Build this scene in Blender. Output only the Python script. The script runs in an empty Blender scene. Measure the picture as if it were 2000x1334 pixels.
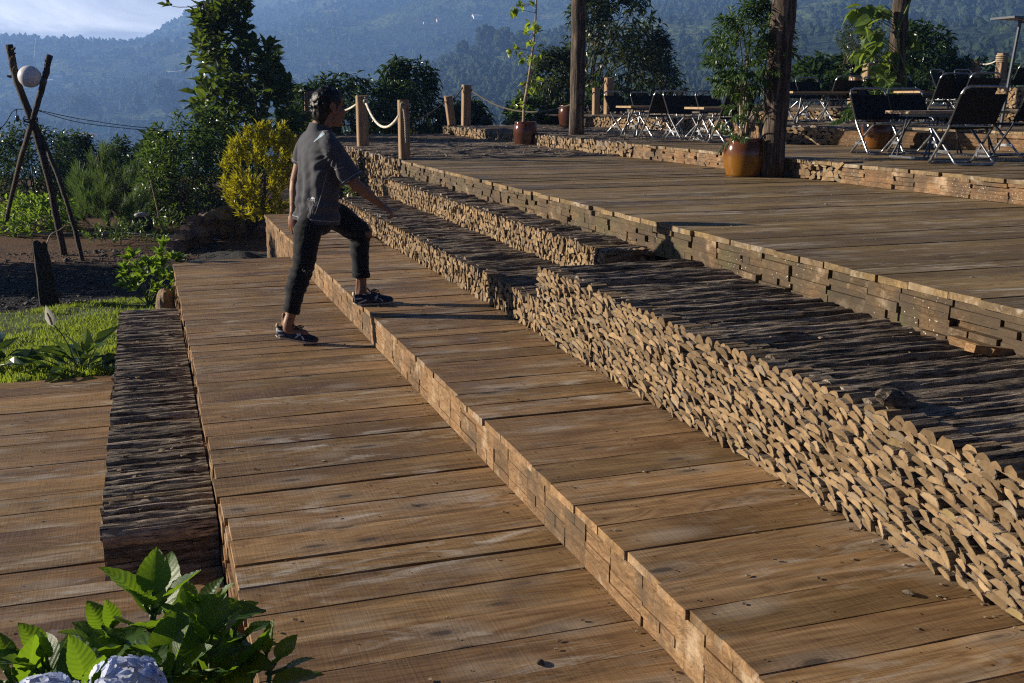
import bpy, math, random
import numpy as np
from mathutils import Vector, Matrix

R = math.radians
random.seed(11)
rng = np.random.default_rng(11)
sc = bpy.context.scene
COL = sc.collection

# ------------------------------------------------------------------ camera
CAM_H = 1.56
FPX = 2090.0
cam_d = bpy.data.cameras.new("camera")
cam = bpy.data.objects.new("camera", cam_d)
COL.objects.link(cam)
cam.location = (0, 0, CAM_H)
PITCH = math.atan2(477, FPX)
YAW = R(18.8)
cam.rotation_euler = (math.pi / 2 - PITCH, 0, -YAW)
cam_d.sensor_width = 36
cam_d.lens = 36 * FPX / 2000
cam_d.clip_start = 0.05
cam_d.clip_end = 20000
sc.camera = cam

# ------------------------------------------------------------------ sky and sun
SUN_EL = R(17.5)
SUN_AZ = Vector((-0.891, 0.454))            # horizontal direction towards the sun
sc.view_settings.view_transform = 'Standard'
sc.view_settings.look = 'None'
sc.view_settings.gamma = 1
sc.view_settings.exposure = 1.3
w = bpy.data.worlds.new("World")
sc.world = w
w.use_nodes = True
wt = w.node_tree
wt.nodes.clear()


def nd(t, typ, ins=None, **props):
    n = t.nodes.new(typ)
    for k, v in props.items():
        setattr(n, k, v)
    for k, v in (ins or {}).items():
        s = n.inputs[k]
        if isinstance(v, bpy.types.NodeSocket):
            t.links.new(v, s)
        else:
            s.default_value = v
    return n


def c4(c):
    return (c[0], c[1], c[2], 1.0)


class NT:
    """small shader-graph helper"""
    def __init__(s, t):
        s.t = t

    def n(s, typ, ins=None, **p):
        return nd(s.t, typ, ins, **p)

    def coord(s, out='Object'):
        return s.n('ShaderNodeTexCoord').outputs[out]

    def attr(s, name='rnd'):
        return s.n('ShaderNodeAttribute', attribute_name=name)

    def vm(s, op, a, b=None):
        n = s.n('ShaderNodeVectorMath', {0: a}, operation=op)
        if b is not None:
            if isinstance(b, bpy.types.NodeSocket):
                s.t.links.new(b, n.inputs[1])
            else:
                n.inputs[1].default_value = b
        return n.outputs[0]

    def scale(s, v, sc3):
        return s.vm('MULTIPLY', v, sc3)

    def noise(s, v, scale=5., detail=4., rough=.55, dist=0.):
        return s.n('ShaderNodeTexNoise', {'Vector': v, 'Scale': scale, 'Detail': detail, 'Roughness': rough, 'Distortion': dist}).outputs[0]

    def vor(s, v, scale=5., feature='F1', out=0):
        return s.n('ShaderNodeTexVoronoi', {'Vector': v, 'Scale': scale}, feature=feature).outputs[out]

    def m(s, op, a, b=0., c=0.5, clamp=False):
        return s.n('ShaderNodeMath', {0: a, 1: b, 2: c}, operation=op, use_clamp=clamp).outputs[0]

    def rng(s, v, a, b, c=0., d=1.):
        return s.n('ShaderNodeMapRange', {0: v, 1: a, 2: b, 3: c, 4: d}).outputs[0]

    def ramp(s, f, stops, interp='LINEAR'):
        n = s.n('ShaderNodeValToRGB', {0: f})
        r = n.color_ramp
        r.interpolation = interp
        while len(r.elements) < len(stops):
            r.elements.new(.5)
        for e, (p, c) in zip(r.elements, stops):
            e.position = p
            e.color = c4(c) if not isinstance(c, (int, float)) else (c, c, c, 1)
        return n.outputs[0]

    def mix(s, f, a, b, blend='MIX'):
        n = s.n('ShaderNodeMix', {0: f}, data_type='RGBA', blend_type=blend)
        for i, v in ((6, a), (7, b)):
            if isinstance(v, bpy.types.NodeSocket):
                s.t.links.new(v, n.inputs[i])
            else:
                n.inputs[i].default_value = c4(v)
        return n.outputs[2]

    def bump(s, h, strength=.4, dist=.01, normal=None):
        n = s.n('ShaderNodeBump', {'Height': h, 'Strength': strength, 'Distance': dist})
        if normal is not None:
            s.t.links.new(normal, n.inputs['Normal'])
        return n.outputs[0]


def mat(name, build):
    m = bpy.data.materials.new(name)
    m.use_nodes = True
    t = m.node_tree
    t.nodes.clear()
    out = t.nodes.new('ShaderNodeOutputMaterial')
    g = NT(t)
    sh = build(g)
    t.links.new(sh, out.inputs[0])
    return m


def pbsdf(g, color, rough=.6, normal=None, metal=0., spec=.4, extra=None):
    ins = {'Base Color': color if isinstance(color, bpy.types.NodeSocket) else c4(color), 'Roughness': rough, 'Metallic': metal, 'Specular IOR Level': spec}
    ins.update(extra or {})
    n = g.n('ShaderNodeBsdfPrincipled', ins)
    if normal is not None:
        g.t.links.new(normal, n.inputs['Normal'])
    return n.outputs[0]


# world: physical sky with thin streaked cloud high above
gw = NT(wt)
sky = gw.n('ShaderNodeTexSky', sky_type='NISHITA', sun_disc=False, sun_elevation=SUN_EL, sun_rotation=math.atan2(SUN_AZ.x, SUN_AZ.y), altitude=900, air_density=.16, dust_density=.0, ozone_density=2.0)
wd = gw.coord('Generated')
sep = gw.n('ShaderNodeSeparateXYZ', {0: wd})
den = gw.m('ADD', gw.m('MAXIMUM', sep.outputs[2], 0.0), .07)
cv = gw.n('ShaderNodeCombineXYZ', {0: gw.m('DIVIDE', sep.outputs[0], den), 1: gw.m('DIVIDE', sep.outputs[1], den), 2: 0.}).outputs[0]
cl = gw.noise(gw.scale(cv, (.55, .22, 1)), 1.3, 7, .58, .6)
cl = gw.rng(cl, .42, .66)
azd = gw.m('ADD', gw.m('MULTIPLY', sep.outputs[0], -.10), gw.m('MULTIPLY', sep.outputs[1], .995))
low_ = gw.m('MULTIPLY', gw.rng(sep.outputs[2], .26, .03, 0., 1.), gw.rng(azd, .86, .97, 0., 1.))
cloudcol = gw.mix(.72, sky.outputs[0], (44., 42., 40.))
skyc = gw.mix(gw.m('MULTIPLY', gw.m('MULTIPLY', gw.m('ADD', gw.m('MULTIPLY', cl, .7), .3), low_), .9), sky.outputs[0], cloudcol)
bg = gw.n('ShaderNodeBackground', {0: skyc, 1: 0.05})
wo = gw.n('ShaderNodeOutputWorld', {0: bg.outputs[0]})

sun_d = bpy.data.lights.new("sun", 'SUN')
sun_d.energy = 5.0
sun_d.angle = R(.55)
sun_d.color = (1.0, .88, .69)
sun = bpy.data.objects.new("sun", sun_d)
COL.objects.link(sun)
sdir = Vector((SUN_AZ.x * math.cos(SUN_EL), SUN_AZ.y * math.cos(SUN_EL), math.sin(SUN_EL)))
sun.rotation_euler = sdir.to_track_quat('Z', 'Y').to_euler()
sun.location = sdir * 50

try:
    sc.cycles.use_denoising = False
    sc.cycles.filter_width = 1.2
    sc.cycles.max_bounces = 7
    sc.cycles.transparent_max_bounces = 6
    sc.cycles.volume_bounces = 1
    sc.cycles.sample_clamp_indirect = 4
except Exception:
    pass

# ------------------------------------------------------------------ mesh helpers
_f = np.array([math.sin(YAW) * math.cos(PITCH), math.cos(YAW) * math.cos(PITCH), -math.sin(PITCH)])
_r = np.array([math.cos(YAW), -math.sin(YAW), 0.])
_u = np.cross(_r, _f)
_c = np.array([0, 0, CAM_H])


def _ray(x, y):
    return _f * FPX + _r * (x - 1000.) - _u * (y - 667.)


def on_z(x, y, z):
    """surveyed point of the photograph lying at height z"""
    d = _ray(x, y)
    return _c + d * ((z - CAM_H) / d[2])


def on_y(x, y, Y):
    """surveyed point lying at depth Y"""
    d = _ray(x, y)
    return _c + d * (Y / d[1])


class MB:
    def __init__(s):
        s.V, s.F, s.M, s.A, s.n = [], [], [], [], 0

    def add(s, V, F, mi=0, rnd=None):
        V = np.asarray(V, float).reshape(-1, 3)
        if isinstance(F, np.ndarray):
            groups = [F]
        else:
            by = {}
            for f in F:
                by.setdefault(len(f), []).append(f)
            groups = [np.array(v, int) for v in by.values()]
        gs = []
        for g in groups:
            if g.shape[1] == 4:
                q = g[:, 2] == g[:, 3]
                if q.any():
                    gs.append(g[q][:, :3])
                    g = g[~q]
            if len(g):
                gs.append(g)
        for g in gs:
            s.F.append(g + s.n)
            s.M.append(np.full(len(g), mi, int) if np.isscalar(mi) else np.asarray(mi))
        if rnd is None:
            a = np.zeros((len(V), 3))
        else:
            a = np.broadcast_to(np.asarray(rnd, float), (len(V), 3))
        s.V.append(V)
        s.A.append(a)
        s.n += len(V)
        return s

    def mesh(s, name, mats, smooth=False):
        me = bpy.data.meshes.new(name)
        V = np.concatenate(s.V)
        tot = np.concatenate([np.full(len(f), f.shape[1], int) for f in s.F])
        loops = np.concatenate([f.ravel() for f in s.F])
        start = np.concatenate([[0], np.cumsum(tot)[:-1]])
        me.vertices.add(len(V))
        me.vertices.foreach_set('co', V.ravel())
        me.loops.add(len(loops))
        me.loops.foreach_set('vertex_index', loops)
        me.polygons.add(len(tot))
        me.polygons.foreach_set('loop_start', start)
        me.polygons.foreach_set('loop_total', tot)
        me.polygons.foreach_set('material_index', np.concatenate(s.M))
        me.polygons.foreach_set('use_smooth', np.full(len(tot), bool(smooth)))
        at = me.attributes.new('rnd', 'FLOAT_VECTOR', 'POINT')
        at.data.foreach_set('vector', np.concatenate(s.A).ravel())
        for m in (mats if isinstance(mats, (list, tuple)) else [mats]):
            me.materials.append(m)
        me.update(calc_edges=True)
        me.validate()
        return me

    def build(s, name, mats, parent=None, smooth=False):
        return link(name, s.mesh(name, mats, smooth), parent)


def link(name, data, parent=None):
    o = bpy.data.objects.new(name, data)
    COL.objects.link(o)
    if parent is not None:
        o.parent = parent
    return o


def tag(o, label=None, cat=None, group=None, kind=None):
    if label:
        o['label'] = label
    if cat:
        o['category'] = cat
    if group:
        o['group'] = group
    if kind:
        o['kind'] = kind
    return o


def thing(name, label, cat, loc=(0, 0, 0), rz=0., group=None, kind=None):
    o = bpy.data.objects.new(name, None)
    o.empty_display_size = .2
    COL.objects.link(o)
    o.location = loc
    o.rotation_euler = (0, 0, rz)
    return tag(o, label, cat, group, kind)


def copy_thing(src, loc, rz=None, label=None):
    c = src.copy()
    COL.objects.link(c)
    c.location = loc
    if rz is not None:
        c.rotation_euler = (0, 0, rz)
    if label:
        c['label'] = label
    for ch in list(src.children):
        d = ch.copy()
        COL.objects.link(d)
        d.parent = c
        for g in list(ch.children):
            e = g.copy()
            COL.objects.link(e)
            e.parent = d
    return c


BOXF = np.array([[0, 3, 2, 1], [4, 5, 6, 7], [0, 1, 5, 4], [1, 2, 6, 5], [2, 3, 7, 6], [3, 0, 4, 7]])


def boxv(x0, x1, y0, y1, z0, z1):
    return np.array([[x0, y0, z0], [x1, y0, z0], [x1, y1, z0], [x0, y1, z0], [x0, y0, z1], [x1, y0, z1], [x1, y1, z1], [x0, y1, z1]], float)


def frames(P):
    P = np.asarray(P, float)
    T = np.gradient(P, axis=0)
    T /= np.linalg.norm(T, axis=1)[:, None] + 1e-12
    up = np.array([0, 0, 1.]) if abs(T[0][2]) < .9 else np.array([1., 0, 0])
    N = np.cross(T[0], up)
    N /= np.linalg.norm(N)
    out = []
    for t in T:
        N = N - t * N.dot(t)
        N /= np.linalg.norm(N) + 1e-12
        out.append((N.copy(), np.cross(t, N)))
    return T, out


def tube(P, r, n=8, cap=True, ry=None, wob=0.):
    """swept tube along points P, radius r (scalar or per point)"""
    P = np.asarray(P, float)
    r = np.broadcast_to(np.asarray(r, float), (len(P),))
    r2 = r if ry is None else np.broadcast_to(np.asarray(ry, float), (len(P),))
    T, fr = frames(P)
    a = np.arange(n) * 2 * math.pi / n
    V = []
    for p, (N, B), ra, rb in zip(P, fr, r, r2):
        k = 1 + (rng.normal(0, wob, n) if wob else 0)
        V.append(p + np.outer(np.cos(a) * ra * k, N) + np.outer(np.sin(a) * rb * k, B))
    V = np.concatenate(V)
    i = np.arange(len(P) - 1)[:, None] * n
    j = np.arange(n)[None, :]
    j2 = (j + 1) % n
    F = np.stack([i + j, i + j2, i + n + j2, i + n + j], -1).reshape(-1, 4)
    Fs = [list(f) for f in F]
    if cap:
        Fs.append(list(range(n))[::-1])
        Fs.append([len(V) - n + k for k in range(n)])
    return V, Fs


def lathe(prof, n=32, c=(0, 0, 0)):
    """revolve (r, z) profile"""
    a = np.arange(n) * 2 * math.pi / n
    V = np.concatenate([np.stack([np.cos(a) * r, np.sin(a) * r, np.full(n, z)], 1) for r, z in prof]) + np.array(c)
    i = np.arange(len(prof) - 1)[:, None] * n
    j = np.arange(n)[None, :]
    j2 = (j + 1) % n
    F = np.stack([i + j, i + j2, i + n + j2, i + n + j], -1).reshape(-1, 4)
    return V, F


def smooth_path(P, k=6):
    """Catmull-Rom resample"""
    P = [np.asarray(p, float) for p in P]
    P = [2 * P[0] - P[1]] + P + [2 * P[-1] - P[-2]]
    out = []
    for i in range(1, len(P) - 2):
        for t in np.arange(k) / k:
            a, b, c, d = P[i - 1], P[i], P[i + 1], P[i + 2]
            out.append(.5 * (2 * b + (c - a) * t + (2 * a - 5 * b + 4 * c - d) * t * t + (3 * b - a - 3 * c + d) * t ** 3))
    out.append(P[-2])
    return np.array(out)


_LAT = np.random.default_rng(5).random((256, 256))


def vnoise(x, y):
    x = np.asarray(x, float)
    y = np.asarray(y, float)
    xi = np.floor(x).astype(int)
    yi = np.floor(y).astype(int)
    fx = x - xi
    fy = y - yi
    fx = fx * fx * (3 - 2 * fx)
    fy = fy * fy * (3 - 2 * fy)
    g = lambda a, b: _LAT[a & 255, b & 255]
    return (g(xi, yi) * (1 - fx) + g(xi + 1, yi) * fx) * (1 - fy) + (g(xi, yi + 1) * (1 - fx) + g(xi + 1, yi + 1) * fx) * fy


def fbm(x, y, o=4, gain=.5):
    s, a, t = 0., 1., 0.
    for k in range(o):
        s = s + a * vnoise(x * 2 ** k + 17.3 * k, y * 2 ** k + 9.1 * k)
        t += a
        a *= gain
    return s / t


def grid_faces(nx, ny):
    i = np.arange(nx - 1)[:, None] * ny
    j = np.arange(ny - 1)[None, :]
    return np.stack([i + j, i + ny + j, i + ny + j + 1, i + j + 1], -1).reshape(-1, 4)


def scatter_mesh(mb, tv, tf, pos, rot, scl, rnd=None, mi=0):
    """many copies of a small template: pos (N,3) rot (N,3,3) scl (N,) or (N,3)"""
    N = len(pos)
    if N == 0:
        return
    tv = np.asarray(tv, float)
    scl = np.asarray(scl, float)
    if scl.ndim == 1:
        scl = np.repeat(scl[:, None], 3, 1)
    W = np.einsum('nij,nkj->nki', rot, tv[None] * scl[:, None, :]) + pos[:, None, :]
    k = len(tv)
    F = (np.asarray(tf)[None] + (np.arange(N) * k)[:, None, None]).reshape(-1, np.asarray(tf).shape[1])
    if rnd is None:
        rnd = rng.random((N, 3))
    mb.add(W.reshape(-1, 3), F, mi, np.repeat(rnd, k, 0))


def basis(d, up=None, roll=None):
    """(N,3,3) with columns: side, forward(d), normal; forward is the leaf's long axis"""
    d = d / (np.linalg.norm(d, axis=1)[:, None] + 1e-9)
    if up is None:
        up = np.tile([0, 0, 1.], (len(d), 1))
    s = np.cross(d, up)
    l = np.linalg.norm(s, axis=1)[:, None]
    s = np.where(l < 1e-3, np.array([[1., 0, 0]]), s / (l + 1e-9))
    n = np.cross(s, d)
    if roll is not None:
        c, q = np.cos(roll)[:, None], np.sin(roll)[:, None]
        s, n = s * c + n * q, n * c - s * q
    return np.stack([s, d, n], -1)


def rdir(n, up=0.):
    v = rng.normal(size=(n, 3))
    v[:, 2] += up
    return v / np.linalg.norm(v, axis=1)[:, None]
# ------------------------------------------------------------------ timber materials
def deck_mat(name, dark, mid, light, stain=.5, gloss=.62):
    def b(g):
        a = g.attr()
        rv = a.outputs['Vector']
        sp = g.n('ShaderNodeSeparateXYZ', {0: rv})
        co = g.vm('ADD', g.coord(), g.scale(rv, (31., 0., 17.)))
        gr = g.noise(g.scale(co, (1.6, 34, 34)), 1.6, 6, .62, .3)
        fig = g.noise(g.scale(co, (.50, 5.0, 5.0)), 1.5, 2, .5, 1.2)
        band = g.noise(g.scale(co, (.45, 12, 12)), 1.4, 3, .55, .6)
        ring = g.m('ABSOLUTE', g.m('SINE', g.m('MULTIPLY', fig, 46.)))
        saw = g.noise(g.scale(co, (95, 2.5, 1)), 1.3, 3, .6)
        low = g.noise(g.scale(co, (.9, 2.4, 1)), 1.6, 5, .6)
        f = g.m('ADD', g.m('MULTIPLY', gr, .45), g.m('ADD', g.m('MULTIPLY', ring, .22), g.m('MULTIPLY', low, .45)))
        col = g.ramp(f, [(.28, dark), (.52, mid), (.80, light)])
        tint = g.rng(sp.outputs[0], 0, 1, .68, 1.22)
        bt = g.rng(band, .30, .70, .62, 1.34)
        tint = g.m('MULTIPLY', tint, bt)
        col = g.mix(1., col, g.n('ShaderNodeCombineXYZ', {0: tint, 1: tint, 2: g.m('MULTIPLY', tint, g.rng(sp.outputs[1], 0, 1, .88, 1.08))}).outputs[0], 'MULTIPLY')
        # damp, darker patches and pale dusty scuffs
        wet = g.rng(g.noise(g.scale(co, (.8, 1.6, 1)), 1.1, 4, .6, .5), .50, .66)
        col = g.mix(g.m('MULTIPLY', wet, .55), col, (dark[0] * .75, dark[1] * .7, dark[2] * .6))
        sc_ = g.noise(g.scale(co, (2.2, 9, 9)), 1.5, 6, .66, .8)
        scf = g.m('MULTIPLY', g.rng(sc_, g.rng(sp.outputs[2], 0, 1, .58, .47), g.rng(sp.outputs[2], 0, 1, .74, .64)), g.rng(g.noise(g.scale(co, (.8, 2.2, 1)), 1.1, 3), .42, .60))
        col = g.mix(g.m('MULTIPLY', scf, stain), col, (.46, .42, .37))
        gs = g.noise(g.scale(co, (1.1, 46, 46)), 1.7, 4, .7)
        col = g.mix(g.m('MULTIPLY', g.rng(gs, .55, .70), .38), col, (dark[0] * .8, dark[1] * .75, dark[2] * .7))
        col = g.mix(g.m('MULTIPLY', g.rng(saw, .45, .8), .20), col, (light[0] * 1.1, light[1] * 1.1, light[2] * 1.1))
        # knots
        kv = g.vm('ADD', g.scale(co, (1.7, 4.6, 1.)), g.scale(g.n('ShaderNodeTexNoise', {'Vector': g.scale(co, (3, 9, 3)), 'Scale': 1.5}).outputs[1], (.12, .18, 0)))
        kd = g.n('ShaderNodeTexVoronoi', {'Vector': kv, 'Scale': 1.0}, voronoi_dimensions='2D').outputs[0]
        kg = g.rng(g.noise(g.scale(co, (1.1, 3, 1)), 1.3, 2), .46, .56)
        k1 = g.m('MULTIPLY', g.rng(kd, .085, .04), kg)
        k2 = g.m('MULTIPLY', g.rng(kd, .20, .11), g.rng(g.m('SINE', g.m('MULTIPLY', kd, 160.)), -1, 1, .2, 1.))
        halo = g.m('MULTIPLY', g.rng(kd, .30, .12), g.rng(g.noise(co, 2.3, 2), .40, .60))
        col = g.mix(g.m('MULTIPLY', halo, .35), col, (.40, .35, .29))
        col = g.mix(g.m('MULTIPLY', g.m('MULTIPLY', k2, kg), .55), col, (.085, .05, .028))
        col = g.mix(g.m('MULTIPLY', k1, .85), col, (.045, .034, .027))
        # sand and grit
        sp2 = g.noise(co, 260, 2, .5)
        col = g.mix(g.m('MULTIPLY', g.rng(sp2, .71, .76), .5), col, (.5, .44, .36))
        h = g.m('ADD', g.m('MULTIPLY', gr, .6), g.m('ADD', g.m('MULTIPLY', saw, .5), g.m('MULTIPLY', k1, -.5)))
        nrm = g.bump(h, .5, .004)
        return pbsdf(g, col, g.rng(wet, 0, 1, gloss + .08, gloss - .14), nrm, 0, .35)
    return mat(name, b)


DECK = deck_mat('deck planks', (.080, .040, .014), (.178, .099, .041), (.300, .190, .092), .72)
DECK_E = deck_mat('upper deck planks', (.076, .044, .017), (.150, .095, .040), (.240, .167, .082), .72)


def riser_mat(name, cols, moss=.0, dirty=.52):
    def b(g):
        sp = g.n('ShaderNodeSeparateXYZ', {0: g.attr().outputs['Vector']})
        co = g.vm('ADD', g.coord(), g.scale(g.attr().outputs['Vector'], (13., 21., 9.)))
        n1 = g.noise(g.scale(co, (10, 10, 34)), 1.4, 5, .62, .5)
        ring = g.m('ABSOLUTE', g.m('SINE', g.m('MULTIPLY', g.noise(g.scale(co, (3, 3, 9)), 1.6, 2, .5, 1.), 60.)))
        f = g.m('ADD', g.m('MULTIPLY', n1, .7), g.m('MULTIPLY', ring, .2))
        col = g.ramp(f, [(.25, cols[0]), (.5, cols[1]), (.75, cols[2])])
        t = g.rng(sp.outputs[0], 0, 1, .42, 1.38)
        col = g.mix(1., col, g.n('ShaderNodeCombineXYZ', {0: t, 1: g.m('MULTIPLY', t, g.rng(sp.outputs[1], 0, 1, .9, 1.04)), 2: g.m('MULTIPLY', t, g.rng(sp.outputs[1], 0, 1, .8, 1.1))}).outputs[0], 'MULTIPLY')
        wob = g.coord()
        pale = g.rng(g.noise(wob, 7., 5, .65), .56, .70)
        col = g.mix(g.m('MULTIPLY', pale, .55), col, (.48, .38, .27))
        dirt = g.rng(g.noise(wob, 4.2, 5, .65), dirty, dirty + .15)
        col = g.mix(g.m('MULTIPLY', dirt, .7), col, (.055, .042, .03))
        if moss:
            ms = g.rng(g.noise(wob, 3.4, 6, .7), .52, .66)
            col = g.mix(g.m('MULTIPLY', ms, moss), col, (.080, .080, .034))
            wh = g.rng(g.vor(wob, 46.), .16, .09)
            col = g.mix(g.m('MULTIPLY', wh, g.rng(g.noise(wob, 3.1, 2), .5, .6)), col, (.62, .60, .52))
        return pbsdf(g, col, .78, g.bump(n1, .6, .006), 0, .25)
    return mat(name, b)


RISER = riser_mat('stacked timber ends', ((.088, .050, .024), (.20, .120, .058), (.32, .212, .115)))
RISER_E = riser_mat('mossy stacked timber', ((.048, .031, .017), (.112, .072, .037), (.21, .145, .08)), .60, .40)
RISER_F = riser_mat('brown stacked timber', ((.10, .055, .027), (.20, .118, .060), (.33, .215, .125)), .12, .44)


def endgrain(g):
    a = g.attr().outputs['Vector']
    sp = g.n('ShaderNodeSeparateXYZ', {0: a})
    co = g.vm('ADD', g.coord(), g.scale(a, (7., 11., 5.)))
    n1 = g.noise(co, 34, 4, .6)
    n2 = g.noise(co, 9, 3, .6)
    f = g.m('ADD', g.m('MULTIPLY', n1, .5), g.m('MULTIPLY', n2, .5))
    col = g.ramp(f, [(.3, (.110, .067, .034)), (.5, (.225, .150, .079)), (.72, (.345, .246, .143))])
    t = g.rng(sp.outputs[0], 0, 1, .55, 1.30)
    col = g.mix(1., col, g.n('ShaderNodeCombineXYZ', {0: t, 1: t, 2: t}).outputs[0], 'MULTIPLY')
    col = g.mix(g.rng(sp.outputs[1], .90, 1., 0, .35), col, (.26, .25, .22))
    col = g.mix(g.rng(sp.outputs[2], .975, 1., 0, .4), col, (.22, .20, .07))
    col = g.mix(g.rng(sp.outputs[2], .10, .0, 0, .5), col, (.13, .085, .05))
    cr = g.rng(g.noise(g.scale(co, (60, 60, 9)), 1.2, 3), .64, .72)
    col = g.mix(g.m('MULTIPLY', cr, .4), col, (.10, .065, .04))
    return pbsdf(g, col, .8, g.bump(n1, .5, .004), 0, .2)


ENDGRAIN = mat('split log ends', endgrain)


def barkm(g):
    a = g.attr().outputs['Vector']
    sp = g.n('ShaderNodeSeparateXYZ', {0: a})
    co = g.vm('ADD', g.coord(), g.scale(a, (5., 0., 3.)))
    n1 = g.noise(g.scale(co, (10, 44, 44)), 1.6, 6, .72, .5)
    n2 = g.noise(g.scale(co, (4, 12, 12)), 1.4, 5, .65, .7)
    f = g.m('ADD', g.m('MULTIPLY', n1, .6), g.m('MULTIPLY', n2, .42))
    col = g.ramp(f, [(.30, (.028, .020, .015)), (.42, (.115, .086, .064)), (.52, (.26, .205, .16)), (.67, (.47, .40, .33))])
    t = g.rng(sp.outputs[0], 0, 1, .6, 1.35)
    col = g.mix(1., col, g.n('ShaderNodeCombineXYZ', {0: t, 1: t, 2: t}).outputs[0], 'MULTIPLY')
    col = g.mix(g.rng(sp.outputs[2], .5, .6, 0, .92), col, g.mix(n1, (.15, .10, .058), (.33, .235, .145)))
    fl = g.rng(g.noise(g.scale(co, (15, 64, 40)), 1.5, 5, .7), .61, .67)
    col = g.mix(g.m('MULTIPLY', fl, .75), col, (.42, .35, .28))
    cr = g.rng(g.noise(g.scale(co, (4, 60, 60)), 1.7, 4, .6), .42, .34)
    col = g.mix(cr, col, (.012, .009, .007))
    return pbsdf(g, col, .82, g.bump(g.m('ADD', f, g.m('MULTIPLY', cr, -.5)), 1., .025), 0, .25)


BARK = mat('dark bark', barkm)
NAIL = mat('rusty nail head', lambda g: pbsdf(g, (.030, .020, .015), .6, None, .3))
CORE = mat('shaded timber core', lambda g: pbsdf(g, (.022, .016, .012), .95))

# ------------------------------------------------------------------ timber builders


def planks(mb, x0, x1, y0, y1, z, wr=(.17, .235), th=.03, seg=10, endj=.005, butt=None):
    """boards running along X, each its own solid board with wandering edges"""
    y = y0
    while y < y1 - .02:
        wd_ = min(rng.uniform(*wr), y1 - y)
        spans = [(x0 + rng.normal(0, endj), x1)]
        if butt:
            bx = rng.uniform(x0 + 1.2, x1 - .8)
            spans = [(spans[0][0], bx - .002), (bx + .002, x1)]
        for xa, xb in spans:
            gap = abs(rng.normal(0, .0009)) + .0005 + (.0038 if rng.random() < .20 else 0)
            xs = np.linspace(xa, xb, seg + 1)
            e0 = np.cumsum(rng.normal(0, .0008, seg + 1))
            e1 = np.cumsum(rng.normal(0, .0008, seg + 1))
            zz = z + rng.normal(0, .0013) + np.cumsum(rng.normal(0, .0006, seg + 1))
            tilt = rng.normal(0, .0012)
            ya = y + gap + e0
            yb = y + wd_ - gap + e1
            c = .0022
            P = np.stack([
                np.stack([xs, ya, zz - th], 1), np.stack([xs, ya, zz - tilt - c], 1), np.stack([xs, ya + c, zz - tilt], 1),
                np.stack([xs, yb - c, zz + tilt], 1), np.stack([xs, yb, zz + tilt - c], 1), np.stack([xs, yb, zz - th], 1)], 1)
            V = P.reshape(-1, 3)
            F = []
            for i in range(seg):
                for k in range(6):
                    F.append([i * 6 + k, i * 6 + (k + 1) % 6, (i + 1) * 6 + (k + 1) % 6, (i + 1) * 6 + k][::-1])
            F.append(list(range(6)))
            F.append([seg * 6 + k for k in range(6)][::-1])
            mb.add(V, F, 0, rng.random(3))
            for nx_ in np.arange(xa + .05, xb - .02, .52):
                for ny_ in (.28, .72):
                    if rng.random() < .8:
                        an = np.arange(6) * math.pi / 3
                        px, py = nx_ + rng.normal(0, .012), y + wd_ * ny_ + rng.normal(0, .006)
                        r_ = rng.uniform(.0028, .0042)
                        mb.add(np.stack([px + np.cos(an) * r_, py + np.sin(an) * r_, np.full(6, np.interp(nx_, xs, zz) + .0022)], 1), [list(range(6))], 1)
        y += wd_


def riser(mb, a, b, z0, z1, inward, layers=5, wr=(.16, .26), depth=.10, jit=.0018, mess=.16, gapw=.0019, tv=.28):
    """wall of short stacked boards seen end-on, from plan point a to b"""
    a = np.array(a, float)
    b = np.array(b, float)
    L = np.linalg.norm(b - a)
    t = (b - a) / L
    n = np.array(inward, float)
    s = 0.
    while s < L - .02:
        wd_ = min(rng.uniform(*wr), L - s)
        nl = layers + (rng.random() < .3) - (rng.random() < .2)
        hs = rng.uniform(.75, 1.3, nl)
        hs = np.cumsum(hs / hs.sum() * (z1 - z0))
        zb = z0
        tone = rng.random(3)
        for k in range(nl):
            zt = z0 + hs[k]
            if rng.random() > .992 and tv > .4:
                zb = zt
                continue
            g0 = abs(rng.normal(0, gapw)) + .0006
            g1 = abs(rng.normal(0, gapw)) + .0006
            pieces = [(s + g0, s + wd_ - g1)]
            if rng.random() < mess:
                c = s + wd_ * rng.uniform(.3, .7)
                pieces = [(s + g0, c - .002), (c + .002, s + wd_ - g1)]
            for p0, p1 in pieces:
                o = rng.normal(0, jit)
                o2 = o + rng.normal(0, jit * .5)
                vs = []
                for zz in (zb + .0006, zt - .0006):
                    for (q, dd) in ((p0, o), (p1, o2), (p1, depth), (p0, depth)):
                        pt = a + t * q + n * dd
                        vs.append([pt[0], pt[1], zz])
                mb.add(vs, BOXF, 0, np.clip(tone * (.85 - tv) + rng.random(3) * tv + .08, 0, 1))
            zb = zt
        s += wd_


def half_log(w_, h_, kind):
    if kind == 0:      # half round, flat side down
        k = 7
        an = np.linspace(0, math.pi, k)
        p = np.stack([np.cos(an) * w_ / 2 * (1 + .06 * rng.normal(size=k)), np.sin(an) * h_ * (1 + .08 * rng.normal(size=k)) - h_ * .42], 1)
    elif kind == 1:    # wedge
        k = 4
        an = np.linspace(.35, math.pi - .35, k)
        p = np.concatenate([np.stack([np.cos(an) * w_ / 2, np.sin(an) * h_ * .5], 1), [[rng.normal(0, w_ * .12), -h_ * .52]]])
    else:              # quarter
        an = np.linspace(0, math.pi * .55, 5)
        p = np.concatenate([[[-w_ * .4, -h_ * .45]], np.stack([-w_ * .4 + np.cos(an) * w_ * .9, -h_ * .45 + np.sin(an) * h_], 1)])
    return p


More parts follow.
